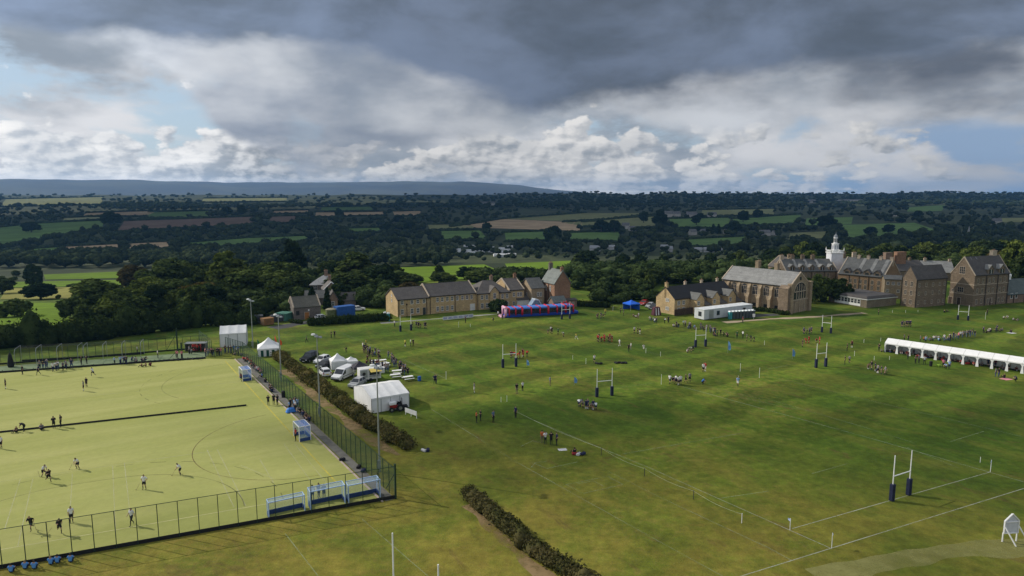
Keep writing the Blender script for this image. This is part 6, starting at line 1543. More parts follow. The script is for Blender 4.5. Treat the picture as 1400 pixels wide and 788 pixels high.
# vehicles
TYRE = mat('tyre', (.014, .014, .015), .85, .15, 4); RIM = mat('wheel rim', (.32, .33, .34), .35, .1, 4, .7); LAMPG = mat('headlamp', (.62, .64, .66), .15, .05, 4); TAIL = mat('tail lamp', (.32, .015, .012), .3, .1, 4)
def vehicle(name, label, c, a, L, Wd, body, cabin, paint, cat='car', grp=None, wr=.33, win=None):
    """side profiles along x (rear to front): body polygon, and cabin polygon narrowing upwards"""
    t = thing(name, label, cat, c, a, grp)
    P = mat('car paint ' + paint[0], paint[1], .28, .06, .6, spec=.5); y = Wd / 2
    MB().prism(body, 'y', -y, y).build('body', P, t, bevel=.06)
    n = len(cabin); zs = [q[1] for q in cabin]; zl, zt = min(zs), max(zs)
    inset = lambda z: y - .06 - .22 * (z - zl) / (zt - zl)
    m = MB(); m.add([(x, -inset(z), z) for x, z in cabin] + [(x, inset(z), z) for x, z in cabin], [tuple(range(n))[::-1], tuple(range(n, 2 * n))] + [(i, (i + 1) % n, n + (i + 1) % n, n + i) for i in range(n)]); m.build('windows', GLASS, t)
    top = [q for q in cabin if q[1] > zt - .12]; x0, x1 = min(q[0] for q in top), max(q[0] for q in top)
    MB().box(x0 - .05, x1 + .05, -inset(zt) - .03, inset(zt) + .03, zt - .03, zt + .05).build('roof', P, t, bevel=.03)
    m = MB()
    for s_ in (-1, 1):
        xs = sorted(set(round(q[0], 2) for q in cabin)); lo = [q for q in cabin if q[1] < zl + .1]; hi = top
        for (xa, xb) in ((min(q[0] for q in lo), x0), (max(q[0] for q in lo), x1), ((min(q[0] for q in lo) + max(q[0] for q in lo)) / 2 - .1, (x0 + x1) / 2 - .1)):
            m.cyl((xa, s_ * (inset(zl) + .01), zl), (xb, s_ * (inset(zt) + .01), zt), .05, n=5)
    m.build('pillar', P, t)
    for x in (-L / 2 + L * .19, L / 2 - L * .19):
        for s_ in (-1, 1):
            w = MB().cyl((x, s_ * (y - .17), wr), (x, s_ * (y + .03), wr), wr, n=14).build('wheel', TYRE, t); MB().cyl((x, s_ * (y - .1), wr), (x, s_ * (y + .045), wr), wr * .62, n=10).build('rim', RIM, w)
    for s_ in (-1, 1):
        MB().box(L / 2 - .12, L / 2 + .02, s_ * y * .72 - .18, s_ * y * .72 + .18, .62, .8).build('headlight', LAMPG, t); MB().box(-L / 2 - .02, -L / 2 + .08, s_ * y * .8 - .1, s_ * y * .8 + .1, .7, .95).build('tail_light', TAIL, t)
        MB().box(L * .16, L * .16 + .18, s_ * (y + .1) - .09, s_ * (y + .1) + .09, .95, 1.08).build('mirror', P, t)
    MB().box(L / 2 - .02, L / 2 + .03, -.26, .26, .38, .5).build('number_plate', CANV, t); MB().box(-L / 2 - .03, -L / 2 + .02, -.26, .26, .5, .62).build('number_plate', mat('yellow plate', (.6, .45, .05), .5), t)
    return t
def hatch(L=4.0): return [(-L / 2, .28), (L / 2, .28), (L / 2, .62), (L / 2 - .15, .78), (L * .2, .95), (-L / 2 + .05, 1.0), (-L / 2, .75)], [(-L / 2 + .12, .95), (L * .22, .93), (L * .06, 1.42), (-L / 2 + .5, 1.44)]
def suv(L=4.7): return [(-L / 2, .38), (L / 2, .38), (L / 2, .9), (L / 2 - .1, 1.02), (L * .18, 1.12), (-L / 2 + .03, 1.15), (-L / 2, .8)], [(-L / 2 + .08, 1.1), (L * .2, 1.1), (L * .07, 1.78), (-L / 2 + .2, 1.8)]
def car(kind, label, c, nose, paint, name='parked_car', L=None, Wd=1.75, grp='cars parked by the clipped hedge'):
    c = G(*c); nose = G(*nose); L = L or (4.6 if kind == 'suv' else 3.9); b, cb = (suv(L) if kind == 'suv' else hatch(L)); return vehicle(name, label, c, ang(c, nose), L, Wd if kind != 'suv' else 1.9, b, cb, paint, 'car', grp, .38 if kind == 'suv' else .31)
WH = ('white', (.66, .67, .68)); SILV = ('silver', (.34, .35, .36)); BLK = ('black', (.010, .011, .014)); DGR = ('dark grey', (.03, .032, .037)); REDP = ('red', (.35, .02, .018)); NAVP = ('navy', (.015, .02, .05))
car('suv', 'black four wheel drive car at the head of the row beside the hedge', (423, 493.5), (410, 499), BLK)
car('hatch', 'white hatchback parked behind the black four wheel drive car', (440.5, 496), (430, 500), WH)
car('hatch', 'dark small car between the two white hatchbacks by the hedge', (444, 502.5), (434, 506), DGR)
car('hatch', 'white hatchback seen from behind beside the hedge near the second floodlight', (444, 513), (437, 507), WH)
car('hatch', 'silver car half hidden behind the big white marquee', (488.5, 528), (479, 533), SILV)
def van():
    c = G(470, 517.5); nose = G(453, 525); L = 5.6; y = .98
    t = thing('delivery_van', 'white panel van parked between the hedge and the food trailer', 'van', c, ang(c, nose)); P = mat('car paint white')
    MB().prism([(-L / 2, .35), (L / 2, .35), (L / 2, .85), (L / 2 - .15, 1.05), (L / 2 - .95, 1.25), (L / 2 - 1.75, 2.1), (L / 2 - 2.1, 2.2), (-L / 2 + .1, 2.2), (-L / 2, 2.0)], 'y', -y, y).build('body', P, t, bevel=.07)
    MB().hexa([(L / 2 - 1.03, -y * .86, 1.27), (L / 2 - 1.03, y * .86, 1.27), (L / 2 - 1.72, y * .84, 2.03), (L / 2 - 1.72, -y * .84, 2.03), (L / 2 - .97, -y * .86, 1.3), (L / 2 - .97, y * .86, 1.3), (L / 2 - 1.66, y * .84, 2.07), (L / 2 - 1.66, -y * .84, 2.07)]).build('windscreen', GLASS, t)
    for s_ in (-1, 1):
        m = MB(); m.prism([(L / 2 - 1.2, 1.25), (L / 2 - 2.1, 1.25), (L / 2 - 2.1, 1.95), (L / 2 - 1.75, 1.95)], 'y', s_ * (y + .004), s_ * (y + .02)); m.build('side_window', GLASS, t)
        MB().box(-L / 2 + .1, L / 2 - .9, s_ * (y + .0) - .02, s_ * y + .02, .78, .86).build('side_trim', BRN, t)
        MB().box(L / 2 - .14, L / 2 + .02, s_ * .7 - .2, s_ * .7 + .2, .72, .95).build('headlight', LAMPG, t); MB().box(-L / 2 - .03, -L / 2 + .05, s_ * .88 - .07, s_ * .88 + .07, .9, 1.5).build('tail_light', TAIL, t); MB().box(L / 2 - 1.3, L / 2 - 1.1, s_ * (y + .12) - .1, s_ * (y + .12) + .1, 1.2, 1.5).build('mirror', BRN, t)
        for x in (-L / 2 + 1.05, L / 2 - .95):
            w = MB().cyl((x, s_ * (y - .2), .36), (x, s_ * (y + .03), .36), .36, n=14).build('wheel', TYRE, t); MB().cyl((x, s_ * (y - .1), .36), (x, s_ * (y + .045), .36), .2, n=10).build('rim', RIM, w)
    MB().box(L / 2 - .06, L / 2 + .06, -.9, .9, .35, .6).build('bumper', BRN, t)
van()
# food trailer with its hatch and awning
c = G(507, 522); t = thing('food_trailer', 'white catering trailer with an open hatch under a yellow awning', 'food trailer', c, R(28)); P = mat('trailer white', (.62, .62, .60), .6, .1, 1)
MB().box(-2.0, 2.0, 0, 2.0, .45, 2.5).build('body', P, t, bevel=.05); MB().box(-.2, 1.7, -.02, -.004, 1.25, 2.2).build('serving_hatch', GLASS, t)
MB().hexa([(-.3, -1.3, 2.1), (1.8, -1.3, 2.1), (1.8, -.01, 2.45), (-.3, -.01, 2.45), (-.3, -1.3, 2.14), (1.8, -1.3, 2.14), (1.8, -.01, 2.5), (-.3, -.01, 2.5)]).build('awning', mat('yellow awning', (.55, .42, .10), .7), t)
MB().box(-.3, 1.8, -.4, -.03, 1.1, 1.16).build('counter', GALV, t); MB().box(-1.9, -.6, -.02, -.004, .9, 2.3).build('door', GALV, t); MB().cyl((-1.25, -.03, 1.6), (-1.25, -.022, 1.6), .32, n=14).build('round_emblem', BRN, t)
for s_ in (0, 1): w = MB().cyl((0, s_ * 2.0 - .02, .34), (0, s_ * 2.0 + .02, .34), .34, n=12).build('wheel', TYRE, t)
# compact tractor by the marquee
c = G(541, 561.5); t = thing('compact_tractor', 'small red tractor with a white bonnet parked against the big marquee', 'tractor', c, R(200)); RED = mat('tractor red', (.28, .02, .018), .4, .1, 1)
MB().prism([(-.9, .5), (.9, .5), (1.0, .9), (.95, 1.15), (-.1, 1.2), (-.2, .85), (-.9, .8)], 'y', -.42, .42).build('chassis', RED, t, bevel=.06); MB().prism([(-.1, 1.1), (1.05, 1.0), (1.1, 1.35), (.9, 1.5), (-.05, 1.6)], 'y', -.48, .48).build('bonnet', CANV, t, bevel=.08)
MB().box(-.85, -.4, -.3, .3, .8, 1.0).box(-.95, -.8, -.3, .3, .8, 1.5).build('seat', BLACK, t, bevel=.05)
for x, r_ in ((-.65, .58), (.75, .38)):
    for s_ in (-1, 1): w = MB().cyl((x, s_ * .5, r_), (x, s_ * .82, r_), r_, n=14).build('wheel', TYRE, t); MB().cyl((x, s_ * .6, r_), (x, s_ * .84, r_), r_ * .5, n=10).build('rim', RIM, w)
m = MB(); m.cyl((-1.0, -.35, .8), (-1.0, -.35, 2.0), .035); m.cyl((-1.0, .35, .8), (-1.0, .35, 2.0), .035); m.cyl((-1.0, -.35, 2.0), (-1.0, .35, 2.0), .035); m.build('roll_bar', BLACK, t)
m = MB(); m.cyl((-.2, 0, 1.15), (-.42, 0, 1.4), .025, n=6); m.lathe([(.17, 0), (.2, .02), (.17, .04)], (-.42, 0, 1.39), 10); m.build('steering_wheel', BLACK, t); MB().box(-1.9, -1.0, -.5, .5, .35, .75).build('rear_box', BLACK, t)
# white trestle board
p, q = G(554, 567), G(569.5, 572.5); t = thing('trestle_board', 'low white board on short legs beside the small red tractor', 'board', p, ang(p, q)); w = (q - p).length
MB().box(0, w, -.03, .03, .45, 1.15).build('board', CANV, t)
for x in (.05, w / 2, w - .05): MB().box(x - .04, x + .04, .03, .09, 0, 1.1).build('leg', CANV, t)

# picnic tables of the food court
def picnic(c, a, label, topm=CANV):
    t = thing('picnic_table', label, 'table', G(*c), R(a), 'food court tables')
    MB().box(-.95, .95, -.4, .4, .70, .76).build('table_top', topm, t)
    for s_ in (-1, 1):
        MB().box(-.95, .95, s_ * .75 - .14, s_ * .75 + .14, .42, .47).build('bench', topm, t)
        m = MB(); m.cyl((s_ * .7, -.75, 0), (s_ * .7, -.25, .7), .045, n=5); m.cyl((s_ * .7, .75, 0), (s_ * .7, .25, .7), .045, n=5); m.box(s_ * .7 - .04, s_ * .7 + .04, -.8, .8, .36, .42); m.build('leg', WOODB, t)
for (c, a, l) in [((513, 497.5), 20, 'white topped table nearest the touch line crowd'), ((522, 497), 25, 'white topped table second in the back row of the food court'), ((526, 501.5), 25, 'white topped table in the middle of the food court'), ((519, 504.5), 30, 'white topped table just behind the yellow awning'), ((543, 511.5), 20, 'white topped table at the front right of the food court'), ((541, 517), 25, 'white topped table in front of the crowd with dark clothes'), ((558, 520), 30, 'white topped table at the right end of the food court')]: picnic(c, a, l)
t = thing('drinks_stall', 'low white stall counter behind the catering trailer', 'stall', G(517, 510), R(25)); MB().box(-1.2, 1.2, -.4, .4, 0, 1.0).build('counter', CANV, t); MB().box(-1.3, 1.3, -.5, .5, 1.01, 1.06).build('counter_top', CANVG, t)
t = thing('blue_barrel', 'blue drum standing at the right end of the food court', 'barrel', G(573.5, 521)); MB().lathe([(.28, 0), (.32, .1), (.32, .3), (.34, .33), (.32, .36), (.32, .75), (.29, .88)], n=12).build('drum', mat('blue plastic', (.02, .09, .35), .5), t)

# inflatable assault course
p, q = G(694.6, 435), G(785.4, 429.8); a = ang(p, q); L = (q - p).length; t = thing('inflatable_course', 'long blue and red inflatable assault course in front of the terrace', 'inflatable', p, a)
IB = mat('blue vinyl', (.015, .05, .33), .4, .12, 1); IR = mat('red vinyl', (.52, .02, .045), .4, .12, 1); IL = mat('light blue vinyl', (.07, .19, .58), .4, .12, 1); IP = mat('pink vinyl', (.66, .38, .50), .4, .1, 1); IN = netmat('black inflatable netting', (.008, .008, .012), .8)
D = 3.6; hh = 2.9
MB().box(-.6, L, 0, D, .02, .75).build('base', IB, t, bevel=.18); MB().box(L * .93, L + 1.4, .2, D - .2, .03, .95).build('end_step', IB, t, bevel=.2)
xs = [.02, .115, .21, .345, .475, .60, .735, .865, .985]
for i, k in enumerate(xs):
    x = L * k; th = .34 if i in (2, 5, 7) else .22
    m = MB()
    for y in (.1, D - .1): m.cyl((x, y, .6), (x, y, hh - .3), th, n=9)
    m.cyl((x, 0, hh - .25), (x, D, hh - .25), th * .9, n=9); m.build('arch', IR, t, smooth=True)
for i in range(len(xs) - 1):
    x0, x1 = L * xs[i] + .24, L * xs[i + 1] - .24
    MB().box(x0, x1, -.1, D + .1, hh - .75, hh - .15).build('roof_tube', IL, t, bevel=.2)
    for y in (.06, D - .06): MB().add([(x0, y, .7), (x1, y, .7), (x1, y, hh - .7), (x0, y, hh - .7)], [(0, 1, 2, 3)]).build('net', IN, t)
    MB().box(x0, x1, -.14, .06, .62, .85).build('side_tube', IB, t, bevel=.08)
m = MB(); m.cyl((-.5, .4, .5), (-.5, .4, hh - .2), .4, n=9); m.cyl((-.5, D - .4, .5), (-.5, D - .4, hh - .2), .4, n=9); m.cyl((-.5, .1, hh - .2), (-.5, D - .1, hh - .2), .42, n=9); m.build('entrance_arch', IP, t, smooth=True); MB().box(-2.0, -.7, .2, D - .2, .02, .55).build('entrance_step', IP, t, bevel=.15)
m = MB()
for k in (.90, .94): m.cyl((L * k, .2, hh - .2), (L * k, .2, hh + .55), .2, .12, 8); m.cyl((L * k, D - .2, hh - .2), (L * k, D - .2, hh + .55), .2, .12, 8)
m.build('turret', IR, t)

# cabin, toilets, containers, sheds
O, a, LA, LB = corner((962.2, 438.5), 30, 1028, 949); He = hgt(O, 424.5)
t = thing('portable_cabin', 'long pale grey portable cabin in front of the black roofed houses', 'cabin', O, a); CAB = mat('pale grey panels', (.52, .54, .55), .6, .06, 1)
for i in range(2):
    x0, x1 = LA * i * .56 + .03, LA * (.56 if i == 0 else 1) - .03; MB().box(x0, x1, 0, LB, .25, He).build('body', CAB, t); MB().box(x0 - .08, x1 + .08, -.1, LB + .1, He + .005, He + .16).build('roof', mat('cabin roof', (.60, .62, .63), .6), t)
for u in (LA * .26, LA * .8): window(t, 'A', u, 1.2, .9, 1.0, 0, BRN, 0, 0)
window(t, 'B', LB * .3, 1.2, .9, 1.0, 0, BRN, 0, 0); m = MB().box(LA * .1, LA * .19, -.05, -.004, .3, He - .2).build('door', GALV, t)
for k in range(5): MB().box(LA * (.02 + .235 * k), LA * (.02 + .235 * k) + .3, .1, .5, 0, .25).build('block', ST4, t)
# toilets stand on the tarmac
TEAL = mat('teal plastic', (.04, .25, .27), .5, .1, 1); DTEAL = mat('dark grey green plastic', (.06, .072, .08), .5, .1, 1); TROOF = mat('translucent white roof', (.66, .70, .72), .5)
def toilet(c, a, label, shell, grp):
    t = thing('portable_toilet', label, 'toilet', c, a, grp); MB().box(-.55, .55, -.55, .55, .02, 2.05).build('shell', shell, t, bevel=.03); MB().box(-.42, .42, -.59, -.552, .15, 1.95).build('door', shell, t)
    MB().prism([(-.6, 2.06), (.6, 2.06), (.45, 2.25), (0, 2.34), (-.45, 2.25)], 'y', -.6, .6).build('roof', TROOF, t); MB().cyl((.35, .4, 2.1), (.35, .4, 2.5), .06, n=6).build('vent_pipe', TROOF, t); t.scale = (.76, .9, 1); return t
p, q = G(998, 436.5), G(1029, 434.5)
tp = None
for i in range(8):
    c = p.lerp(q, i / 7)
    lab = 'teal portable toilet at the near end of the toilet row' if i == 0 else 'dark portable toilet with a white roof in the row by the cabin'
    toilet(c, R(12), lab, TEAL if i == 0 else DTEAL, 'portable toilets by the cabin')
toilet(G(531, 439), R(10), 'teal portable toilet at the right end of the clipped hedge', TEAL, None); toilet(G(526.5, 438), R(10), 'pale roofed portable toilet beside the teal one at the end of the clipped hedge', DTEAL, None)
def container(name, label, p, q, d, h, m_, cat='container'):
    p, q = G(*p), G(*q); L = (q - p).length; t = thing(name, label, cat, p, ang(p, q)); mb = MB(); n = int(L / .3)
    mb.box(0, L, .04, d - .04, .1, h)
    for i in range(n): mb.box(i * L / n + .03, (i + .5) * L / n + .03, -.0, .038, .2, h - .15); mb.box(i * L / n + .03, (i + .5) * L / n + .03, d - .038, d, .2, h - .15)
    mb.build('body', m_, t)
    MB().box(-.04, L + .04, -.05, d + .05, h + .005, h + .1).build('roof', m_, t)
    for k in (.22, .5, .78): MB().box(-.06, -.005, d * k - .025, d * k + .025, .2, h - .1).build('door_bar', GALV, t)
    return t
container('container', 'bright blue shipping container behind the clipped hedge', (461.5, 437), (486, 434), 2.6, hgt(G(461, 436), 420), mat('container blue', (.02, .09, .30), .55, .2, 1.2))
container('container', 'green shed like container left of the stone barn', (391.5, 440), (401.5, 437), 3.5, 2.1, mat('green sheet', (.06, .17, .13), .6, .2, 1))
container('container', 'dark grey container at the edge of the left wood', (345, 444), (360, 443), 2.5, 2.1, mat('grey sheet', (.045, .05, .06), .6, .2, 1))
t = container('timber_store', 'orange brown timber store right of the dark grey container', (361.5, 446), (375, 444), 2.2, 1.8, mat('orange timber', (.22, .115, .045), .75, .25, 1.5), 'shed')
container('container', 'dark low store behind the orange brown timber store', (374, 441.5), (390, 439.5), 2.5, 1.7, mat('grey sheet'))
p = G(453, 436.5); t = thing('water_tank', 'round olive green water tank behind the clipped hedge', 'tank', p); MB().lathe([(1.5, 0), (1.5, 2.7), (1.45, 2.8)], n=18).build('shell', mat('olive panels', (.10, .12, .05), .7, .3, 1.5), t); MB().lathe([(1.52, 2.81), (.9, 3.05), (.1, 3.15)], n=18).build('lid', mat('pale tank lid', (.22, .2, .13), .8), t)
for k in range(3): pass
car('hatch', 'white car parked behind the clipped hedge in front of the water tank', (440.5, 437), (450, 436), WH, grp=None)
car('hatch', 'small white car glimpsed under the dark trees right of the blue container', (490, 425), (497, 424.5), WH, grp=None)
car('hatch', 'red car parked by the wood between the blue gazebo and the honey stone gable', (880, 417), (872, 420), REDP, grp=None)
car('hatch', 'silver car parked in front of the red car by the honey stone gable', (888.5, 420.5), (880, 424), SILV, grp=None)
car('hatch', 'dark car parked against the honey stone gable', (893, 423), (884, 427), DGR, grp=None)
# maroon inflatable booth
p = G(897, 431); t = thing('inflatable_booth', 'small maroon inflatable booth with pale stripes beside the honey stone gable', 'booth', p, R(25)); MR = mat('maroon vinyl', (.075, .02, .03), .5, .15, 1)
MB().hexa([(-1.3, -.9, 0), (1.3, -.9, 0), (1.3, .9, 0), (-1.3, .9, 0), (-.95, -.6, 2.4), (.95, -.6, 2.4), (.95, .6, 2.4), (-.95, .6, 2.4)]).build('booth_wall', MR, t, bevel=.15)
for s_ in (-.75, .1): MB().hexa([(s_, -.93, .1), (s_ + .3, -.93, .1), (s_ + .3, -.86, .1), (s_, -.86, .1), (s_ + .05, -.66, 2.2), (s_ + .3, -.66, 2.2), (s_ + .3, -.6, 2.2), (s_ + .05, -.6, 2.2)]).build('pale_stripe', CANV, t)
# advertising boards in front of the terrace
p, q = G(605.5, 438.5), G(647, 434.2); t = thing('banner_board', 'row of white and blue banner boards on the grass in front of the terrace', 'banner', p, ang(p, q)); L = (q - p).length
BB = mat('banner blue', (.05, .09, .32), .6, .3, 3)
for i in range(6):
    x0, x1 = L * i / 6 + .02, L * (i + 1) / 6 - .02; bd = MB().box(x0, x1, -.02, .02, .1, 1.0).build('board', CANVG, t)
    m = MB(); r_ = random.Random(i)
    for r2 in (.62, .30):
        x = x0 + .12
        while x < x1 - .25: w = r_.uniform(.07, .24); m.box(x, x + w, -.032, -.0215, r2, r2 + .2); x += w + .08
    m.build('printed_marks', BB, bd)
# feather flags
def feather(c, top, colr, label):
    p = G(*c); h = hgt(p, top); t = thing('feather_flag', label, 'flag', p, R(rnd.uniform(-30, 30))); MB().cyl((0, 0, 0), (0, 0, h), .03, n=6).build('pole', GALV, t)
    m = MB(); n = 8
    for i in range(n + 1):
        z = h * (.28 + .72 * i / n); w = .6 * math.sin(math.pi * min(1, .25 + .75 * i / n)) ** .6 + .02; m.v += [(0.03, .01 * math.sin(i), z), (w, .06 * math.sin(i * .9), z - .1)]
    for i in range(n): m.f.append([2 * i, 2 * i + 1, 2 * i + 3, 2 * i + 2]); m.mi.append(0)
    m.build('flag', colr, t)
ORG = mat('orange flag', (.62, .10, .02), .7); BLF = mat('blue flag', (.14, .30, .55), .7)
feather((376, 474), 458, ORG, 'orange feather flag just behind the striped gazebo'); feather((382, 475), 463, ORG, 'lower orange feather flag right behind the striped gazebo'); feather((352, 471), 464, mat('green flag', (.05, .3, .12), .7), 'small green feather flag left of the striped gazebo')
feather((995, 483), 466, BLF, 'blue feather flag right of the posts below the white cabin'); feather((1083, 491), 477, BLF, 'blue feather flag on the touch line left of the far right posts'); feather((720, 502), 491, BLF, 'blue feather flag beside the red huddle'); feather((785, 527), 515, BLF, 'thin blue flag beside the path between two pitches')
# lamp post in front of the terrace
p = G(556.5, 432.8); t = thing('lamp_post', 'dark lamp post in front of the left terrace block', 'lamp post', p); MB().cyl((0, 0, 0), (0, 0, 3.2), .06, .045).build('post', BRN, t); MB().lathe([(.1, 3.2), (.2, 3.3), (.22, 3.55), (.05, 3.75)], n=8).build('lamp', BRN, t)
p = G(1030.5, 436.5); t = thing('sign_board', 'small white notice board at the end of the portable toilets', 'sign', p); MB().box(-.35, .35, -.03, .03, .6, 1.5).build('panel', CANV, t); MB().box(-.04, .04, .031, .1, 0, 1.4).build('post', CANV, t)
# bags, crates, rugs
def bag(c, label, col, grp=None, s=1.0, name='kit_bag', cat='bag'):
    t = thing(name, label, cat, G(*c), rnd.uniform(0, 6), grp); t.scale = (s, s, s); MB().prism([(-.2, .02), (.2, .02), (.25, .2), (.15, .36), (-.15, .36), (-.25, .2)], 'x', -.4, .4).build('body', col, t, bevel=.05)
    m = MB(); m.cyl((-.2, 0, .36), (-.1, 0, .5), .025, n=5); m.cyl((-.1, 0, .5), (.1, 0, .5), .025, n=5); m.cyl((.1, 0, .5), (.2, 0, .36), .025, n=5); m.build('handle', BLACK, t)
KB = mat('black nylon', (.012, .012, .016), .8); KN = mat('navy nylon', (.015, .02, .06), .8); KR = mat('red nylon', (.25, .02, .02), .8); KW = mat('pale nylon', (.5, .5, .52), .8)
for (x, y) in [(816, 498), (821, 498.3), (842, 497.3), (847, 497), (851, 497.4), (855, 497.2)]: bag((x, y), 'black kit bag lying on the grass left of the middle touch line', KB, 'kit bags near the middle touch line')
for (x, y, m_) in [(786, 622, KR), (791, 622.5, KW), (797, 622, KN)]: bag((x, y), {KR: 'red', KW: 'pale', KN: 'navy'}[m_] + ' bag lying beside the four spectators on the near touch line', m_)
for i in range(26):
    k = rnd.uniform(.2, 9.8); q = TENT_O + Vector((math.cos(TENT_A), math.sin(TENT_A), 0)) * k * bw + Vector((-math.sin(TENT_A), math.cos(TENT_A), 0)) * rnd.uniform(.4, 1.9); t = None
    m_ = rnd.choice([KB, KB, KN, KR]); nm = thing('kit_bag', 'kit bag heaped inside the long white tent row', 'bag', q, rnd.uniform(0, 6), 'kit bags in the tent row'); link('body', bpy.data.objects[[o.name for o in bpy.data.objects if o.name.startswith('body')][-1]].data.copy(), [], nm)
    for o in nm.children: o.data.materials.clear(); o.data.materials.append(m_)
for i in range(16): p = G(178 + i * 6.6 + rnd.uniform(-1, 1), 496.6 - i * .40 + rnd.uniform(-.4, .4)); bag((178 + i * 6.6, 497.2 - i * .42), 'dark kit bag in the line along the far kick board fence', KB, 'kit bags along the far kick board', .9)
bag((579.5, 617.5), 'pale bag lying at the near end of the long clipped hedge', KW); bag((585, 617), 'dark bag lying at the near end of the long clipped hedge', KN)
bag((468, 630), 'small dark bag on the kerb near the corner of the hockey pitch', KB); bag((490.5, 640), 'dark bag leaning by the fence near the stored goals', KB); bag((497, 645), 'dark bag nearest the stored goals inside the fence', KN)
t = thing('litter_bin', 'dark upright bin on the grass in front of the white tent row', 'bin', G(1272.5, 501)); MB().lathe([(.26, 0), (.3, .8), (.32, .9)], n=12).build('bin', KB, t); MB().lathe([(.33, .91), (.25, 1.05), (.05, 1.1)], n=12).build('lid', KB, t)
t = thing('green_bag', 'bright lime green bag on the grass in front of the white tent row', 'bag', G(1283, 501.5), .6); MB().prism([(-.3, .02), (.3, .02), (.34, .25), (.2, .5), (-.2, .5), (-.34, .25)], 'x', -.45, .45).build('body', mat('lime nylon', (.25, .4, .04), .8), t, bevel=.07); MB().cyl((-.2, 0, .5), (.2, 0, .52), .03).build('handle', KB, t)
def rug(c, label, col, a=.3, w=1.9, d=1.4):
    t = thing('picnic_rug', label, 'rug', G(*c), a); m = MB(); n = 7
    for j in range(n + 1):
        for i in range(n + 1): m.v.append((-w / 2 + w * i / n, -d / 2 + d * j / n, .015 + .012 * math.sin(i * 2.1 + j)))
    for j in range(n):
        for i in range(n): k = j * (n + 1) + i; m.f.append([k, k + 1, k + n + 2, k + n + 1]); m.mi.append(0)
    m.build('rug', col, t)
rug((1375.5, 518.5), 'pink picnic rug in front of the right end of the tent row', mat('pink cloth', (.55, .22, .25), .9)); rug((1383, 455.5), 'pale picnic rug behind the tent row far out on the grass', KW); rug((769, 615), 'pale rug by the four spectators on the near touch line', KW, .2, 1.2, .8)
p = G(398, 563.8); t = thing('blue_tarpaulin', 'bright blue tarpaulin bundle by the fence next to the seated spectators', 'tarpaulin', p, .6); MB().hexa([(-.9, -.5, 0), (.9, -.5, 0), (.9, .5, 0), (-.9, .5, 0), (-.55, -.25, .75), (.5, -.3, .85), (.6, .3, .7), (-.5, .3, .8)]).build('cover', mat('blue tarpaulin', (.04, .18, .55), .5, .2, 3), t, bevel=.15)
t = thing('litter_bin', 'black bin on the rubber path along the long fence', 'bin', G(387.5, 543.5)); MB().lathe([(.3, 0), (.34, 1.0)], n=12).build('bin', KB, t); MB().lathe([(.36, 1.01), (.2, 1.15), (.04, 1.18)], n=12).build('lid', KB, t)
# ---------------------------------------------------------------- people
SKIN = mat('skin', (.42, .25, .17), .6, .1, 3); HAIR_D = mat('dark hair', (.022, .016, .012), .7, .2, 4); HAIR_L = mat('fair hair', (.23, .15, .07), .7, .2, 4); SHOE = mat('dark shoes', (.02, .02, .022), .6, .2, 4)
CL = {k: mat('cloth ' + k, v, .85, .14, 3) for k, v in {'white': (.68, .68, .67), 'black': (.014, .014, .017), 'navy': (.018, .026, .075), 'red': (.42, .018, .018), 'grey': (.18, .18, .19), 'lightblue': (.24, .38, .58), 'blue': (.05, .17, .52), 'sky': (.11, .30, .66), 'orange': (.52, .12, .03), 'yellow': (.55, .48, .06), 'green': (.03, .14, .05),
      'pink': (.60, .18, .24), 'maroon': (.10, .014, .02), 'jeans': (.06, .09, .17), 'khaki': (.20, .16, .10), 'denim': (.10, .14, .22), 'brown': (.10, .065, .04)}.items()}

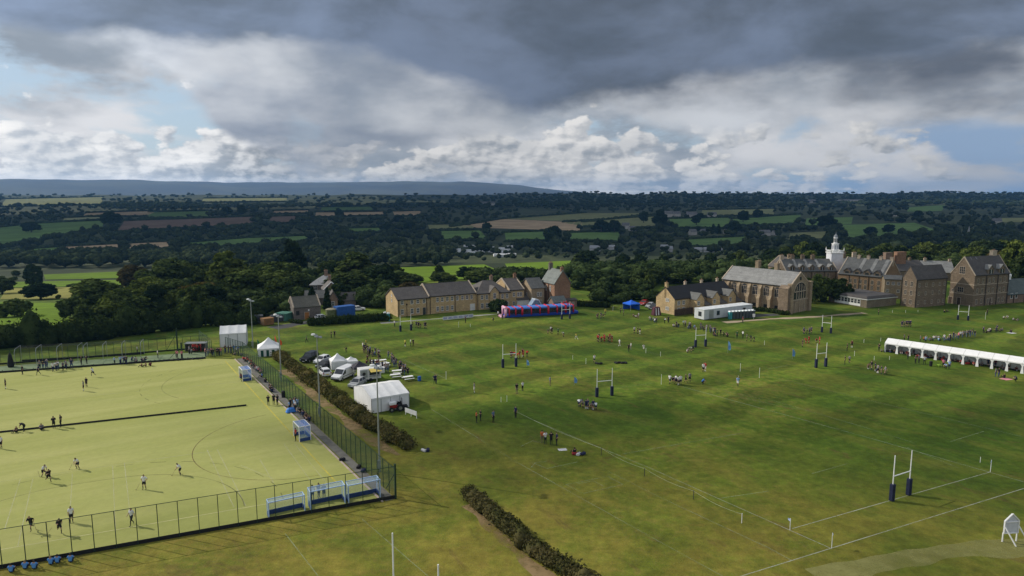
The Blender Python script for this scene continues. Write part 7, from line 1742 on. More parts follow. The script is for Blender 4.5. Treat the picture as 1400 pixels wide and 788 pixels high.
def J(**k): return k
def base_pose():
    return dict(pel=(0, 0, .95), spi=(0, .01, 1.14), che=(0, .01, 1.34), nek=(0, 0, 1.50), hed=(0, -.02, 1.60), top=(0, -.015, 1.72),
        shL=(.17, .01, 1.42), elL=(.225, .03, 1.14), wrL=(.235, -.05, .91), haL=(.235, -.075, .81), shR=(-.17, .01, 1.42), elR=(-.225, .03, 1.14), wrR=(-.235, -.05, .91), haR=(-.235, -.075, .81),
        hiL=(.085, 0, .91), knL=(.10, -.03, .50), anL=(.105, .03, .09), toL=(.115, -.13, .035), hiR=(-.085, 0, .91), knR=(-.10, -.03, .50), anR=(-.105, .03, .09), toR=(-.115, -.13, .035))
def pose(**kw): d = base_pose(); d.update(kw); return d
POSES = {
 'stand': pose(), 'stride': pose(knL=(.10, -.20, .53), anL=(.10, -.24, .10), toL=(.11, -.40, .06), knR=(-.10, .06, .50), anR=(-.10, .30, .16), toR=(-.11, .22, .04), elL=(.23, .12, 1.15), wrL=(.24, .14, .92), haL=(.24, .12, .83), elR=(-.23, -.08, 1.16), wrR=(-.22, -.26, 1.0), haR=(-.21, -.34, .95)),
 'run': pose(pel=(0, -.02, .93), spi=(0, -.07, 1.12), che=(0, -.13, 1.31), nek=(0, -.19, 1.46), hed=(0, -.24, 1.56), top=(0, -.25, 1.68), shL=(.17, -.16, 1.39), shR=(-.17, -.16, 1.39), elL=(.25, .08, 1.22), wrL=(.22, .02, 1.0), haL=(.21, -.05, .95), elR=(-.24, -.26, 1.14), wrR=(-.15, -.46, 1.22), haR=(-.13, -.54, 1.26),
        knL=(.10, -.32, .66), anL=(.10, -.26, .26), toL=(.11, -.40, .16), knR=(-.10, .14, .52), anR=(-.10, .48, .42), toR=(-.11, .54, .27)),
 'arms': pose(elL=(.27, .08, 1.18), wrL=(.12, -.17, 1.15), haL=(.02, -.2, 1.17), elR=(-.27, .08, 1.18), wrR=(-.12, -.18, 1.19), haR=(-.02, -.22, 1.2)),
 'hips': pose(elL=(.36, .1, 1.18), wrL=(.19, -.02, 1.0), haL=(.14, -.06, .97), elR=(-.36, .1, 1.18), wrR=(-.19, -.02, 1.0), haR=(-.14, -.06, .97), anL=(.17, .03, .09), toL=(.2, -.12, .035), knL=(.14, -.03, .5), anR=(-.17, .03, .09), toR=(-.2, -.12, .035), knR=(-.14, -.03, .5)),
 'stick': pose(pel=(0, .06, .84), spi=(0, 0, 1.01), che=(0, -.12, 1.17), nek=(0, -.22, 1.28), hed=(0, -.28, 1.37), top=(0, -.30, 1.49), shL=(.17, -.15, 1.23), shR=(-.17, -.15, 1.23), elL=(.2, -.28, .99), wrL=(.05, -.42, .86), haL=(.02, -.47, .80), elR=(-.2, -.28, .95), wrR=(-.06, -.44, .74), haR=(-.03, -.49, .67),
        hiL=(.09, .06, .80), hiR=(-.09, .06, .80), knL=(.17, -.14, .46), anL=(.2, .04, .09), toL=(.23, -.11, .035), knR=(-.17, -.1, .45), anR=(-.2, .1, .09), toR=(-.23, -.05, .035)),
 'crouch': pose(pel=(0, .16, .48), spi=(0, .08, .66), che=(0, -.04, .83), nek=(0, -.12, .96), hed=(0, -.17, 1.05), top=(0, -.18, 1.17), shL=(.17, -.06, .90), shR=(-.17, -.06, .90), elL=(.22, -.26, .72), wrL=(.12, -.42, .66), haL=(.08, -.5, .64), elR=(-.22, -.26, .72), wrR=(-.12, -.42, .62), haR=(-.08, -.5, .58),
        hiL=(.09, .15, .45), hiR=(-.09, .15, .45), knL=(.16, -.22, .50), anL=(.14, .03, .09), toL=(.16, -.13, .035), knR=(-.15, -.2, .40), anR=(-.14, .1, .1), toR=(-.15, -.04, .03)),
 'sit': pose(pel=(0, .1, .12), spi=(0, .14, .31), che=(0, .12, .51), nek=(0, .08, .66), hed=(0, .05, .75), top=(0, .05, .87), shL=(.17, .12, .58), shR=(-.17, .12, .58), elL=(.25, -.02, .38), wrL=(.14, -.22, .38), haL=(.08, -.28, .40), elR=(-.25, -.02, .38), wrR=(-.14, -.22, .36), haR=(-.06, -.28, .37),
        hiL=(.09, .08, .11), hiR=(-.09, .08, .11), knL=(.17, -.3, .42), anL=(.15, -.48, .09), toL=(.17, -.62, .05), knR=(-.2, -.3, .36), anR=(-.13, -.46, .09), toR=(-.14, -.6, .05)),
 'bend': pose(pel=(0, .12, .90), spi=(0, -.02, 1.02), che=(0, -.2, 1.10), nek=(0, -.34, 1.14), hed=(0, -.43, 1.15), top=(0, -.54, 1.17), shL=(.17, -.25, 1.12), shR=(-.17, -.25, 1.12), elL=(.26, -.34, .88), wrL=(.2, -.42, .68), haL=(.18, -.45, .60), elR=(-.3, -.4, .95), wrR=(-.34, -.52, .78), haR=(-.34, -.55, .7), hiL=(.09, .11, .87), hiR=(-.09, .11, .87)),
 'chair': pose(pel=(0, .1, .47), spi=(0, .13, .66), che=(0, .11, .86), nek=(0, .07, 1.01), hed=(0, .04, 1.10), top=(0, .04, 1.22), shL=(.17, .1, .94), shR=(-.17, .1, .94), elL=(.23, .0, .7), wrL=(.14, -.22, .64), haL=(.1, -.3, .64), elR=(-.23, 0, .7), wrR=(-.14, -.22, .64), haR=(-.1, -.3, .62), hiL=(.09, .08, .46), hiR=(-.09, .08, .46), knL=(.12, -.36, .46), anL=(.12, -.36, .09), toL=(.13, -.5, .035), knR=(-.12, -.36, .46), anR=(-.12, -.32, .09), toR=(-.13, -.46, .035))}
BONES = [('pel', 'spi', 'shirt'), ('spi', 'che', 'shirt'), ('che', 'nek', 'neck'), ('nek', 'hed', 'neck'), ('hed', 'top', 'head'), ('che', 'shL', 'shirt'), ('shL', 'elL', 'sleeve'), ('elL', 'wrL', 'arm'), ('wrL', 'haL', 'arm'), ('che', 'shR', 'shirt'), ('shR', 'elR', 'sleeve'), ('elR', 'wrR', 'arm'), ('wrR', 'haR', 'arm'),
         ('pel', 'hiL', 'short'), ('hiL', 'knL', 'thigh'), ('knL', 'anL', 'calf'), ('anL', 'toL', 'foot'), ('pel', 'hiR', 'short'), ('hiR', 'knR', 'thigh'), ('knR', 'anR', 'calf'), ('anR', 'toR', 'foot')]
RAD = dict(pel=.125, spi=.115, che=.135, nek=.058, hed=.088, top=.062, sh=.066, el=.045, wr=.032, ha=.036, hi=.09, kn=.058, an=.038, to=.036)
def body_mesh(name, P):
    keys = list(P); idx = {k: i for i, k in enumerate(keys)}
    me = bpy.data.meshes.new(name); me.from_pydata([P[k] for k in keys], [(idx[a], idx[b]) for a, b, _ in BONES], []); o = bpy.data.objects.new(name, me); COL.objects.link(o)
    o.modifiers.new('s', 'SKIN'); sv = me.skin_vertices[0].data
    for k in keys:
        r = RAD.get(k, RAD.get(k[:2])); sv[idx[k]].radius = (r * (1.18 if k in ('che', 'pel', 'spi') else 1), r * (.85 if k in ('che', 'spi') else 1)); sv[idx[k]].use_root = k == 'pel'
    sb = o.modifiers.new('b', 'SUBSURF'); sb.levels = 1; sb.render_levels = 1
    ev = o.evaluated_get(bpy.context.evaluated_depsgraph_get()); out = bpy.data.meshes.new_from_object(ev); bpy.data.objects.remove(o); return out
REG = {}
def pose_data(nm):
    if nm in REG: return REG[nm]
    P = POSES[nm]; me = body_mesh('person', P); V = np.array([v.co[:] for v in me.vertices]); Fc = [tuple(f.vertices) for f in me.polygons]
    N = np.array([v.normal[:] for v in me.vertices]); reg = []
    for f in Fc:
        c = V[list(f)].mean(0); best = None
        for a, b, r in BONES:
            A_, B_ = np.array(P[a]), np.array(P[b]); d = B_ - A_; t = np.clip(np.dot(c - A_, d) / np.dot(d, d), 0, 1); dist = np.linalg.norm(c - A_ - d * t) / (RAD.get(a, RAD.get(a[:2])) ** .35)
            if best is None or dist < best[0]: best = (dist, r, t, c)
        _, r, t, c = best
        if r == 'neck': r = 'skin' if c[2] > P['nek'][2] - .045 else 'shirt'
        if r == 'head':
            fw = np.array(P['hed']) - np.array([0, .0, 0]); r = 'hair' if (c[2] > fw[2] + .055 or (c[1] > fw[1] + .02 and c[2] > fw[2] - .05)) else 'skin'
        if r == 'skin' and c[2] > P['hed'][2] - .06 and c[1] > P['hed'][1] + .03: r = 'hair'
        if r == 'sleeve': r = 'shirt' if t < .72 else 'skin'
        if r == 'arm': r = 'skin'
        if r == 'thigh': r = 'short' if t < .72 else 'leg'
        if r == 'calf': r = 'leg' if t < .25 else 'sock'
        reg.append(r)
    REG[nm] = (me, V, N, Fc, reg); return REG[nm]
SLOT = {'skin': 0, 'leg': 1, 'sock': 2, 'foot': 3, 'shirt': 4, 'short': 5, 'hair': 6}
_pm = {}
def pmesh(nm, what):
    """what: 'whole' (clothes as part of one mesh), 'body', or a garment lifted off the skin"""
    if (nm, what) in _pm: return _pm[(nm, what)]
    me0, V, N, Fc, reg = pose_data(nm)
    if what in ('whole', 'body'):
        me = me0.copy(); me.polygons.foreach_set('material_index', [SLOT[r] for r in reg]); me.polygons.foreach_set('use_smooth', [True] * len(Fc))
        for k in range(7): me.materials.append(SKIN)
    else:
        off = {'shirt': .022, 'short': .028, 'hair': .016}[what]; fs = [f for f, r in zip(Fc, reg) if r == what]; used = sorted({i for f in fs for i in f}); mp = {u: i for i, u in enumerate(used)}
        me = bpy.data.meshes.new(what); me.from_pydata([tuple(V[u] + N[u] * off) for u in used], [], [[mp[i] for i in f] for f in fs]); me.polygons.foreach_set('use_smooth', [True] * len(fs)); me.update(); me.materials.append(SKIN)
    _pm[(nm, what)] = me; return me
def setm(o, i, m): s = o.material_slots[i]; s.link = 'OBJECT'; s.material = m
PEOPLE = []
def person(*a): PEOPLE.append(a)
def make_person(p, heading, shirt, bottom, ps, label, group=None, long=True, h=1.0, hair=None, sock=None):
    """a standing, running or seated figure at ground point p; heading is where it faces (radians from +x)"""
    hair = hair or rnd.choice([HAIR_D, HAIR_D, HAIR_D, HAIR_L]); sh, bt = CL[shirt], CL[bottom]; near = p[1] < 135
    o = link('person', pmesh(ps, 'body' if near else 'whole'), [], None, p, heading + math.pi / 2); tag(o, label, 'person', group); o.scale = (h, h, h)
    sk = bt if long else CL[sock or rnd.choice(['navy', 'black', 'white', 'black'])]
    for i, m in enumerate((SKIN, bt if long else SKIN, sk, SHOE, sh, bt, hair)): setm(o, i, m)
    if near:
        for w, m, nm in (('shirt', sh, 'shirt'), ('short', bt, 'trousers' if long else 'shorts'), ('hair', hair, 'hair')): c = link(nm, pmesh(ps, w), [], o); setm(c, 0, m)
    return o
HS = 1.06
def P1(px, py, shirt, bottom, ps, label, long=True, face=None, h=None, group=None, sock=None):
    face = R(rnd.uniform(0, 360)) if face is None else R(face); return person(G(px, py), face, shirt, bottom, ps, label, group, long, (h or rnd.uniform(1.0, 1.1)) * 1.04, None, sock)
def crowd(pts, shirts, bottoms, poses, label, group, long=True, jit=.35, h=(.98, 1.1), face=None):
    for (x, y) in pts:
        p = G(x, y) + Vector((rnd.uniform(-jit, jit), rnd.uniform(-jit, jit), 0)); person(p, R(rnd.uniform(0, 360) if face is None else face + rnd.uniform(-40, 40)), rnd.choice(shirts), rnd.choice(bottoms), rnd.choice(poses), label, group, long, rnd.uniform(*h) * 1.04)
def row(x0, y0, x1, y1, n, sx=0.6, sy=.5): return [(x0 + (x1 - x0) * (i + .5) / n + rnd.uniform(-sx, sx), y0 + (y1 - y0) * (i + .5) / n + rnd.uniform(-sy, sy)) for i in range(n)]
def stick(px, py, dxm, label, ln=.95):
    p = G(px, py); o = MB(); o.cyl((0, 0, .78), (dxm * .55, -.15, .08), .024, n=6); o.cyl((dxm * .55, -.15, .08), (dxm * .55 + dxm * .12, -.17, .03), .035, n=6); o.cyl((dxm * .67, -.17, .03), (dxm * .74, -.18, .1), .03, n=6); tag(o.build('hockey_stick', mat('stick lacquer', (.5, .42, .2), .4), None, p), label, 'hockey stick')
# hockey, near half
HK = [(60, 652, 'white', 'black', 'stick', 'hockey player in white stooping just above a runner in black'), (67, 660.5, 'black', 'black', 'run', 'hockey player in black close beside a stooping one in white'),
      (106.5, 641.5, 'white', 'black', 'stick', 'hockey player in white standing alone above the pairs of court lines'), (246.5, 649.5, 'white', 'black', 'stick', 'hockey player in white near the red brown circle'),
      (197.5, 669.5, 'white', 'black', 'hips', 'hockey player in white standing on the near dark circle'), (43.5, 727, 'black', 'black', 'run', 'hockey player in black running towards the near left corner'),
      (82, 730.5, 'black', 'black', 'run', 'hockey player in black lunging after the ball by the near fence'), (98, 715, 'white', 'black', 'stand', 'hockey player in white and black shorts behind the lunging player'), (1.5, 614, 'white', 'black', 'stand', 'hockey player in white cut by the left edge of the photo')]
for x, y, s_, b_, ps, lab in HK: P1(x, y, s_, b_, ps, lab, False, rnd.uniform(190, 350), 1.05, sock='black')
P1(180.5, 718.5, 'white', 'black', 'stride', 'umpire in white shirt and long black trousers inside the near fence', True, 250, 1.1)
for (x, y, d, l) in [(52.5, 652, .5, 'left of the stooping player in white'), (100, 641.5, -.6, 'of the lone white player above the court lines'), (240, 650, -.6, 'of the white player near the red brown circle'), (191.5, 669.5, -.6, 'of the white player on the near dark circle'), (72, 731, -.9, 'of the lunging black player by the near fence'), (47, 724, .5, 'of the black player running to the near left corner')]: stick(x, y, d, 'hockey stick ' + l)
for (x, y, s_, l) in [(8, 532, 'black', 'hockey player in black alone at the far left of the far half'), (118.5, 529.5, 'black', 'hockey player in black, upper one of the pair on the far half'), (114.5, 535, 'grey', 'hockey player in grey, lower one of the pair on the far half'), (127.5, 515.5, 'white', 'hockey player in white shirt alone on the far half')]: P1(x, y, s_, 'black', rnd.choice(['stand', 'run', 'stick']), l, False)
for (x, y, ps, l, c) in [(22, 591.5, 'sit', 'person in brown sitting at the black divider board nearest the left edge', 'brown'), (33, 590.5, 'bend', 'person in black bending over the divider board', 'black'), (57, 588, 'sit', 'person in grey sitting on the black divider board left of the standing pair', 'grey'), (74, 586, 'arms', 'person in black standing at the divider board, left of the two standing', 'black'), (83.5, 584, 'hips', 'person in black standing at the divider board, right of the two standing', 'black')]: P1(x, y, c, 'black', ps, l)
P1(331, 521.5, 'maroon', 'black', 'stick', 'goalkeeper in maroon in front of the far hockey goal', True, 180, 1.05); P1(404.5, 603, 'red', 'black', 'hips', 'goalkeeper in red in front of the nearer hockey goal', True, 190, 1.08)
crowd([(367, 554.5), (374.5, 553.5), (379.5, 554.5)], ['black'], ['black'], ['stand', 'arms', 'hips'], 'person in black standing in the trio on the yellow line', 'trio in black on the yellow line', jit=0)
# far end of the hockey pitch
P1(31, 512.5, 'black', 'black', 'stand', 'person in black standing at the far edge of the pitch near the left edge'); P1(53, 513, 'navy', 'black', 'stride', 'person in navy at the far edge of the pitch right of the one in black')
crowd(row(54, 506, 68, 503, 4), ['black', 'grey', 'navy'], ['black', 'jeans'], ['stand', 'arms'], 'spectator in dark clothes in front of the left practice cage', 'spectators at the left practice cage')
crowd(row(72, 508, 101, 503, 10, 1.5, 1.2), ['white', 'navy', 'lightblue', 'grey'], ['black', 'navy', 'jeans'], ['stand', 'arms', 'hips', 'crouch'], 'player in the mixed group in front of the gap between the practice cages', 'mixed group between the practice cages')
crowd([(114, 499), (121, 497.5)], ['black', 'maroon'], ['black'], ['stand'], 'person standing at the left post of the right practice cage', 'pair at the right practice cage')
crowd(row(157, 498, 177, 498, 7, 1, 1.6), ['black', 'navy', 'white', 'lightblue'], ['black', 'navy'], ['stand', 'hips', 'arms'], 'player in the group in front of the right practice cage', 'group at the right practice cage')
crowd(row(177, 496, 202, 494.5, 6, .6, .4), ['black', 'navy', 'grey'], ['black', 'navy'], ['sit', 'crouch'], 'person in dark clothes sitting along the far kick board', 'seated line along the far kick board')
crowd([(195, 501.5), (199, 501), (203, 501)], ['grey', 'maroon', 'white'], ['black'], ['sit'], 'person in the trio sitting on the turf at the far side', 'seated trio on the far turf')
P1(216, 490, 'white', 'black', 'stand', 'person in white alone behind the far kick board'); P1(188, 484, 'white', 'black', 'stand', 'person in white inside the right practice cage')
crowd([(241, 490.5), (244, 489.5), (246.5, 490.5)], ['white', 'pink'], ['black'], ['stand', 'arms'], 'spectator in pale clothes by the tall dark gate post', 'spectators by the tall gate post')
crowd(row(263, 481.5, 276, 480, 8, .8, 1.0), ['red'], ['black', 'red'], ['sit', 'stand', 'arms'], 'player in red gathered at the grey team shelter', 'players in red at the shelter')
crowd(row(255, 485, 264, 484, 3), ['black', 'grey'], ['black'], ['stand', 'crouch'], 'person in dark clothes left of the red players', 'dark group left of the red players')
crowd(row(279, 488, 304, 486, 12, 1, 1.4), ['black', 'black', 'navy', 'grey', 'pink'], ['black', 'jeans'], ['stand', 'arms', 'hips'], 'spectator in the dense dark group at the far corner of the pitch', 'dense group at the far corner')
crowd(row(305, 483, 330, 484, 9, 1, 2), ['black', 'navy', 'white', 'blue'], ['black', 'jeans'], ['stand', 'arms'], 'spectator by the green gate panels', 'spectators by the gate panels')
crowd([(322, 486.5), (325, 486), (327.5, 487)], ['white', 'grey'], ['black'], ['stand', 'sit'], 'spectator in white inside the far corner', 'pale spectators in the far corner')
crowd(row(333, 491, 356, 512, 16, .8, .6), ['pink', 'red', 'black', 'white', 'maroon'], ['black', 'jeans'], ['sit', 'sit', 'crouch', 'chair'], 'spectator sitting along the far part of the long fence', 'spectators along the long fence', jit=.2)
for (x, y, s_, l) in [(357.5, 516, 'blue', 'spectator in blue sitting by the long fence level with the far hockey goal'), (363, 523, 'black', 'spectator in black sitting by the long fence below the one in blue')]: P1(x, y, s_, 'black', 'sit', l)
crowd(row(367, 529, 374, 538, 4, .5, .6), ['black', 'navy'], ['black'], ['sit', 'stand'], 'spectator in dark clothes by the fence behind the trio on the yellow line', 'dark spectators behind the trio')
crowd([(395.5, 563), (398, 560), (401, 558), (403.5, 561), (405, 563.5), (407, 559), (404, 556)], ['black', 'navy', 'grey', 'lightblue', 'white'], ['black', 'jeans'], ['stand', 'arms'], 'spectator standing by the blue tarpaulin bundle', 'spectators by the blue tarpaulin', jit=.1)
crowd(row(408, 565, 423, 580, 8, .7, .6), ['black', 'navy', 'grey', 'brown'], ['black', 'jeans'], ['sit', 'crouch', 'chair'], 'spectator sitting by the fence above the nearer hockey goal', 'seated spectators above the nearer goal', jit=.15)
crowd([(428, 684), (436, 681.5), (444, 682)], ['lightblue', 'white', 'navy'], ['black'], ['stand', 'arms'], 'player standing behind the middle stored goal', 'players behind the stored goals', jit=.1)
for (x, y, l) in [(16, 782, 'nearest the left edge'), (35, 777.5, 'second from the left edge'), (47.5, 777.5, 'close to the second one'), (70, 771.5, 'left of a touching pair'), (79, 769.5, 'right of a touching pair'), (97, 768, 'ending the line')]: P1(x, y, 'sky', 'navy', 'sit', 'child in a blue shirt sitting outside the near fence, ' + l, False, 110, 1.0)
# crowd round the food court and touch line
crowd([(453, 462.5), (457.5, 462)], ['black'], ['black'], ['stand', 'hips'], 'person in black, one of the pair walking beyond the parked cars', 'pair in black beyond the cars', jit=0); P1(419.5, 469, 'green', 'black', 'stride', 'person in dark green walking behind the striped gazebo'); P1(473.5, 482.5, 'black', 'black', 'bend', 'person in black beyond the small white gazebo')
crowd(row(495, 480, 520, 492, 17, 1.5, 2.5), ['black', 'black', 'navy', 'grey', 'white', 'denim'], ['black', 'jeans', 'khaki'], ['stand', 'arms', 'hips', 'crouch'], 'spectator in the crowd beyond the food court tables', 'crowd beyond the food court', jit=.3); P1(500.5, 475, 'yellow', 'black', 'stand', 'person in yellow at the far end of the crowd beyond the food court')
crowd(row(532, 491, 556, 516, 19, 2.5, 2.5), ['black', 'black', 'navy', 'grey', 'green', 'denim'], ['black', 'jeans'], ['stand', 'arms', 'hips', 'stand'], 'spectator in the crowd at the right of the food court', 'crowd at the right of the food court', jit=.3)
crowd(row(502, 497, 530, 510, 11, 2, 2.5), ['black', 'navy', 'grey', 'brown', 'maroon'], ['black', 'jeans'], ['stand', 'chair', 'arms'], 'customer among the white tables by the catering trailer', 'customers among the white tables', jit=.3)
P1(558.5, 548, 'black', 'black', 'arms', 'person in black in the shade at the right end of the big marquee'); P1(594.5, 525.5, 'navy', 'black', 'hips', 'person in navy, left of the pair at the food court touch line'); P1(596.5, 525, 'navy', 'navy', 'stand', 'person all in navy, right of the pair at the food court touch line')
# rugby field, one by one
for (x, y, s_, b_, ps, l, lg) in [(539.5, 447, 'white', 'black', 'stand', 'person in white walking near the left terrace posts', True), (554, 474.5, 'yellow', 'black', 'stand', 'referee in yellow near a pair by the left far pitch', False), (561.5, 474, 'white', 'black', 'stand', 'person in white beside the referee in yellow', True), (565, 474, 'black', 'black', 'stand', 'person in black beside the one in white near the yellow referee', True),
    (648.5, 537.5, 'grey', 'white', 'stand', 'player in grey and white alone on the near grass right of the marquee', False), (651.5, 578.5, 'orange', 'black', 'arms', 'person in an orange jacket standing with another in black', True), (657, 575.5, 'black', 'black', 'arms', 'person in black beside the one in the orange jacket', True), (674.5, 577.5, 'denim', 'black', 'stand', 'person in grey blue standing right of the one in the orange jacket', True),
    (636.5, 442, 'black', 'black', 'stand', 'person in black in front of the banner boards', True), (674.5, 439.5, 'navy', 'black', 'crouch', 'person crouching left of the inflatable', True), (687, 437.5, 'black', 'black', 'stand', 'person in black at the left end of the inflatable', True), (681, 434, 'white', 'black', 'stand', 'person in white by the round bush left of the inflatable', True),
    (763, 458, 'green', 'black', 'stand', 'person in dark green standing between two groups below the inflatable', False), (770.5, 461, 'white', 'black', 'bend', 'player in white bending below the inflatable', False), (788, 466, 'yellow', 'white', 'run', 'player in yellow running towards the red team', False), (819, 465.5, 'black', 'black', 'stand', 'coach in black at the left end of the red huddle', True), (827.5, 431, 'yellow', 'black', 'stand', 'referee in pale yellow behind the team in navy', False),
    (848.5, 428.5, 'black', 'black', 'stand', 'person in black left of the pair near the blue gazebo', True), (852.5, 432, 'navy', 'black', 'stand', 'person in navy right of the pair near the blue gazebo', True), (847, 474, 'white', 'white', 'stride', 'player all in white right of the red huddle', False), (859.5, 481.5, 'black', 'black', 'stand', 'person in black of the close pair in mid field', True), (862.5, 479, 'white', 'grey', 'stand', 'person in white of the close pair in mid field', True), (880, 481, 'white', 'white', 'run', 'player in white running to the thin pole in mid field', False),
    (812.5, 497, 'white', 'navy', 'stride', 'player in white walking left of the black kit bags', False), (752, 528, 'denim', 'khaki', 'arms', 'person in grey blue alone near the thin blue flag', True), (706.5, 538.5, 'black', 'khaki', 'stand', 'person in black with a pale bag near the single dark padded pole', True), (714.5, 535, 'white', 'black', 'stand', 'person in white right of the one in black with a pale bag', True),
    (1007.5, 463.5, 'green', 'black', 'stand', 'person in dark green right of the crowd line', True), (1015.5, 462.5, 'white', 'black', 'arms', 'person in white right of the crowd line', True), (1015.5, 442, 'maroon', 'black', 'stand', 'person in maroon on the grass below the portable toilets', True), (961.5, 509.5, 'white', 'black', 'stand', 'person in white with black shorts in mid field beside one in red', False), (964, 508.5, 'red', 'white', 'stand', 'person in red beside the one in white in mid field', False), (961, 526, 'blue', 'black', 'crouch', 'player in blue crouching right of the team in white and navy', False), (1008.5, 528.5, 'lightblue', 'white', 'stride', 'player in pale blue walking alone on the middle pitch', False),
    (741, 605.5, 'orange', 'khaki', 'stand', 'spectator in orange, first of the four on the near touch line', True), (745.5, 607.5, 'white', 'black', 'arms', 'spectator in white, second of the four on the near touch line', True), (753.5, 608.5, 'black', 'black', 'arms', 'spectator in black, third of the four on the near touch line', True), (761, 609.5, 'navy', 'black', 'hips', 'spectator in navy, fourth of the four on the near touch line', True), (705, 571.5, 'navy', 'black', 'stand', 'person in navy standing at the far stake of the rope barrier', True), (785, 621, 'black', 'black', 'sit', 'person in black sitting among bags on the near touch line', True),
    (1097, 475, 'black', 'black', 'stand', 'referee in black just left of the two in red', False), (1158, 480.5, 'black', 'black', 'stand', 'person in black beyond the far right posts', True), (1164.5, 476, 'maroon', 'black', 'stand', 'person in maroon right of the one in black beyond the far right posts', False), (1155, 498.5, 'black', 'black', 'stand', 'person in black left of the pair near the far right posts', True), (1161, 498, 'grey', 'black', 'run', 'player in grey running right of the pair near the far right posts', False),
    (1201.5, 481, 'black', 'black', 'arms', 'person in black at the left end of the tent row', True), (1205.5, 481.5, 'grey', 'black', 'sit', 'person in grey sitting at the left end of the tent row', True), (1201, 431, 'black', 'black', 'stand', 'person in black alone in front of the flat roofed block', True), (1241, 491.5, 'maroon', 'black', 'stand', 'person in maroon in front of the third bay of the tent row', True), (1251.5, 497.5, 'black', 'black', 'arms', 'person in black, left of the two in front of the tent row', True), (1256, 497, 'navy', 'black', 'stand', 'person in navy, right of the two in front of the tent row', True), (1263.5, 499, 'white', 'black', 'hips', 'person in white standing left of the dark bin', True),
    (1289.5, 503, 'pink', 'black', 'stand', 'person in pink in the trio in front of the tent row', True), (1293, 505, 'lightblue', 'black', 'crouch', 'person in pale blue crouching in the trio in front of the tent row', True), (1297.5, 505, 'lightblue', 'navy', 'stand', 'person in pale blue standing in the trio in front of the tent row', True), (1361, 515.5, 'grey', 'jeans', 'stand', 'person in grey with jeans near the pink rug', True), (1365, 516, 'black', 'jeans', 'stand', 'person in black with jeans near the pink rug', True), (1372.5, 517, 'black', 'black', 'sit', 'person in black sitting on the pink rug', True), (1388.5, 522, 'navy', 'black', 'crouch', 'person in navy crouching right of the pink rug', True),
    (1349.5, 431, 'black', 'black', 'stand', 'person in black in front of the tall stone school house', True), (1382, 455, 'black', 'black', 'sit', 'person in black sitting on the pale rug behind the tents', True), (1241.5, 467.5, 'black', 'navy', 'stand', 'person in black behind the left end of the tent row', True), (1236, 467, 'grey', 'black', 'stand', 'person in grey behind the left end of the tent row', True), (1258, 469, 'denim', 'black', 'stand', 'person in grey blue behind the second bay of the tent row', True)]:
    P1(x, y, s_, b_, ps, l, lg)
crowd(row(564, 448.5, 583, 449.5, 7, .8, .7), ['black', 'navy'], ['black', 'navy'], ['stand', 'bend', 'hips'], 'player in dark kit in the group right of the left terrace posts', 'dark group by the left terrace posts', False)
crowd(row(697, 490, 723, 488.5, 9, .7, .8), ['red', 'red', 'red', 'maroon'], ['black', 'red'], ['bend', 'stand', 'bend'], 'player in red in the huddle behind the left centre posts', 'red huddle behind the left centre posts', False, .25)
crowd([(751, 457), (753, 456), (754.5, 457.5)], ['black', 'navy', 'white'], ['black'], ['stand', 'bend'], 'player in the knot of three below the inflatable', 'three below the inflatable', False)
crowd(row(816, 468, 838, 467, 10, .6, .8), ['red', 'maroon', 'red'], ['black', 'red'], ['bend', 'stand', 'bend'], 'player in red in the far huddle in mid field', 'far red huddle in mid field', False, .25)
crowd(row(815, 436, 827, 435, 5, .6, .5), ['navy', 'navy', 'black'], ['black', 'navy'], ['bend', 'stand'], 'player in navy in the huddle right of the inflatable', 'navy huddle right of the inflatable', False, .2)
crowd(row(866, 433, 876, 437, 4), ['brown', 'grey', 'black', 'white'], ['black', 'khaki'], ['sit', 'crouch', 'stand'], 'spectator in the small group in front of the blue gazebo', 'group in front of the blue gazebo')
crowd([(867.5, 456.5), (872, 457), (874.5, 457.5)], ['white', 'black'], ['black', 'white'], ['stand', 'bend'], 'player in the knot of three far in mid field', 'three far in mid field', False, .1)
crowd(row(888, 438, 899, 443, 5, .8, .8), ['white', 'navy', 'grey'], ['black', 'jeans'], ['stand', 'crouch'], 'spectator in the cluster below the maroon booth', 'cluster below the maroon booth')
crowd(row(906, 443, 916, 441, 4, .8, .6), ['black', 'white', 'green'], ['black'], ['crouch', 'stand', 'bend'], 'spectator in the crouching cluster right of the maroon booth', 'crouching cluster right of the booth')
crowd(row(920, 446, 951, 450, 14, 1.2, 1.4), ['white', 'black', 'navy', 'grey', 'lightblue'], ['black', 'jeans'], ['stand', 'crouch', 'stand', 'sit'], 'spectator in the crowd line behind the posts below the cabin', 'crowd line behind the posts')
crowd(row(956, 450, 980, 457, 12, 1.4, 1.4), ['white', 'grey', 'navy', 'black', 'denim'], ['black', 'jeans'], ['stand', 'stand', 'arms', 'crouch'], 'spectator in the crowd right of the posts below the cabin', 'crowd right of the posts')
crowd(row(972, 459, 999, 461, 9, 1.2, .8), ['black', 'navy', 'grey'], ['black'], ['sit', 'stand', 'crouch'], 'person in dark clothes at the right end of the crowd line', 'dark end of the crowd line')
crowd(row(1020, 467, 1032, 467, 3, .5, .5), ['black', 'grey'], ['black'], ['stand', 'bend'], 'player in dark kit right of the crowd line', 'dark players right of the crowd line', False)
crowd(row(937, 484, 949, 481, 4, .6, .8), ['white', 'black', 'navy'], ['black', 'white'], ['stand', 'bend', 'crouch'], 'player in the knot in front of the posts below the cabin', 'knot in front of the posts', False)
crowd(row(790, 556, 816, 562, 12, .8, 1.2), ['navy', 'navy', 'grey', 'white', 'black'], ['navy', 'black'], ['bend', 'stand', 'bend', 'hips'], 'player in navy and white in the huddle in mid field', 'navy and white huddle in mid field', False, .3, (.94, 1.02))
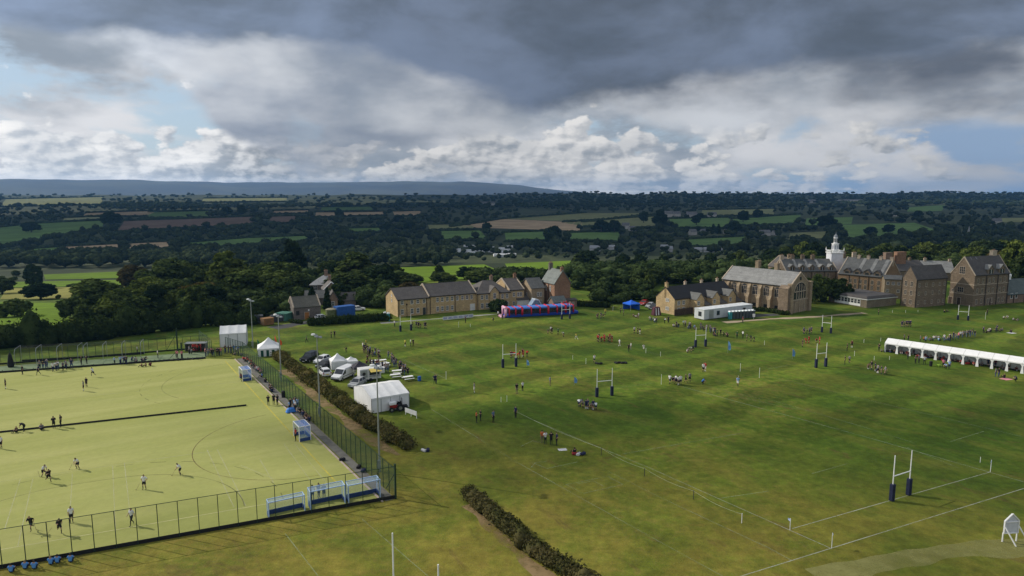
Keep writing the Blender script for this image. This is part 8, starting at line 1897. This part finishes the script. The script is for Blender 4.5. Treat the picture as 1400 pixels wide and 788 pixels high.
crowd(row(917, 525, 931, 526.5, 7, .8, 1.2), ['white', 'navy', 'white', 'grey'], ['navy', 'black'], ['stand', 'bend', 'stride'], 'player in the white and navy team on the middle pitch', 'white and navy team on the middle pitch', False, .25)
crowd([(937, 524), (942.5, 523)], ['grey', 'brown'], ['black'], ['stand', 'stride'], 'player just right of the white and navy team', 'two right of the white and navy team', False, .1)
crowd(row(1097, 457, 1111, 456.5, 6, .7, .8), ['navy', 'grey', 'denim'], ['black', 'navy'], ['bend', 'stand'], 'player in grey and navy near the gravel path', 'grey and navy team near the gravel path', False, .25)
crowd([(1102, 470), (1105.5, 470), (1116.5, 470), (1120, 470.5)], ['red'], ['black', 'red'], ['stand', 'bend'], 'player in red above the far right posts', 'red players above the far right posts', False, .1)
crowd(row(1186, 505, 1211, 514.5, 7, 1, .8), ['grey', 'navy', 'maroon', 'black', 'brown'], ['black', 'khaki'], ['stand', 'crouch', 'stride'], 'player in the loose line in front of the left end of the tents', 'loose line in front of the tents', False, .2)
crowd(row(1231, 448, 1247, 447, 7, .6, .6), ['navy'], ['navy', 'black'], ['stand', 'hips'], 'player in navy in the line behind the tent row', 'navy line behind the tents', False, .2)
crowd(row(1261, 467, 1285, 465, 9, 1, 1), ['orange', 'white', 'lightblue', 'black', 'grey'], ['black', 'jeans'], ['chair', 'sit', 'stand'], 'spectator in the left crowd behind the tent row', 'left crowd behind the tents')
crowd(row(1289, 466, 1313, 464, 12, 1.2, 2), ['white', 'black', 'grey', 'navy', 'pink'], ['black', 'jeans'], ['chair', 'stand', 'sit'], 'spectator in the middle crowd behind the tent row', 'middle crowd behind the tents')
crowd(row(1315, 463, 1333, 460, 9, 1, 1.2), ['black', 'navy', 'grey'], ['black', 'jeans'], ['stand', 'arms'], 'spectator in the dark right crowd behind the tent row', 'right crowd behind the tents')
crowd(row(1343, 456, 1370, 453, 9, 1.2, .8), ['black', 'navy', 'grey', 'white'], ['black'], ['stand', 'sit', 'crouch'], 'spectator in the far right crowd behind the tents', 'far right crowd behind the tents')
crowd(row(1369, 437, 1392, 439, 4, 1, .6), ['white', 'grey'], ['black', 'khaki'], ['sit', 'crouch', 'stand'], 'spectator in the pale group below the low building at the right', 'pale group at the far right')
crowd([(1289, 427.5), (1293, 427)], ['black'], ['black'], ['sit'], 'person in black sitting below the gabled school block', 'pair sitting below the school block')
u_ = Vector((math.cos(TENT_A), math.sin(TENT_A), 0)); w_ = Vector((-math.sin(TENT_A), math.cos(TENT_A), 0))
for i in range(22):
    k = .3 + i * .46; q = TENT_O + u_ * (k * bw) + w_ * rnd.uniform(.5, 1.8); person(q, TENT_A - math.pi / 2 + rnd.uniform(-.7, .7), rnd.choice(['black', 'navy', 'grey', 'red', 'maroon', 'white']), rnd.choice(['black', 'navy']), rnd.choice(['sit', 'chair', 'sit', 'stand']) if i % 3 else 'sit', 'player resting inside the long white tent row', 'players inside the tent row', False, 1.03)

# the three hundred nearest are figures of their own, the far remainder one crowd
PEOPLE.sort(key=lambda a: a[0][1] + (0 if a[6] is None else 14))
for a in PEOPLE[:300]: make_person(*a)
def far_crowd(rest):
    VS, LI, MI, ms, nv = [], [], [], {}, 0
    for (p, hd, sh, bt, ps, lab, grp, lg, h, *_) in rest:
        me, V, N, Fc, reg = pose_data(ps); c, s_ = math.cos(hd + math.pi / 2), math.sin(hd + math.pi / 2)
        X = np.stack([V[:, 0] * c - V[:, 1] * s_, V[:, 0] * s_ + V[:, 1] * c, V[:, 2]], 1) * h + np.array(p[:]); VS.append(X)
        hr = rnd.choice([HAIR_D, HAIR_D, HAIR_L]); mm = {'skin': SKIN, 'leg': CL[bt] if lg else SKIN, 'sock': CL[bt], 'foot': SHOE, 'shirt': CL[sh], 'short': CL[bt], 'hair': hr}
        for f, r in zip(Fc, reg): LI.append([i + nv for i in f]); MI.append(ms.setdefault(mm[r].name, len(ms)))
        nv += len(X)
    me = bpy.data.meshes.new('crowd'); me.from_pydata(np.concatenate(VS).tolist(), [], LI); me.polygons.foreach_set('material_index', MI); me.update()
    tag(link('crowd', me, [bpy.data.materials[k] for k in ms]), 'far crowd of small figures dotted along the rugby pitches', None, None, 'stuff')
if len(PEOPLE) > 300: far_crowd(PEOPLE[300:])
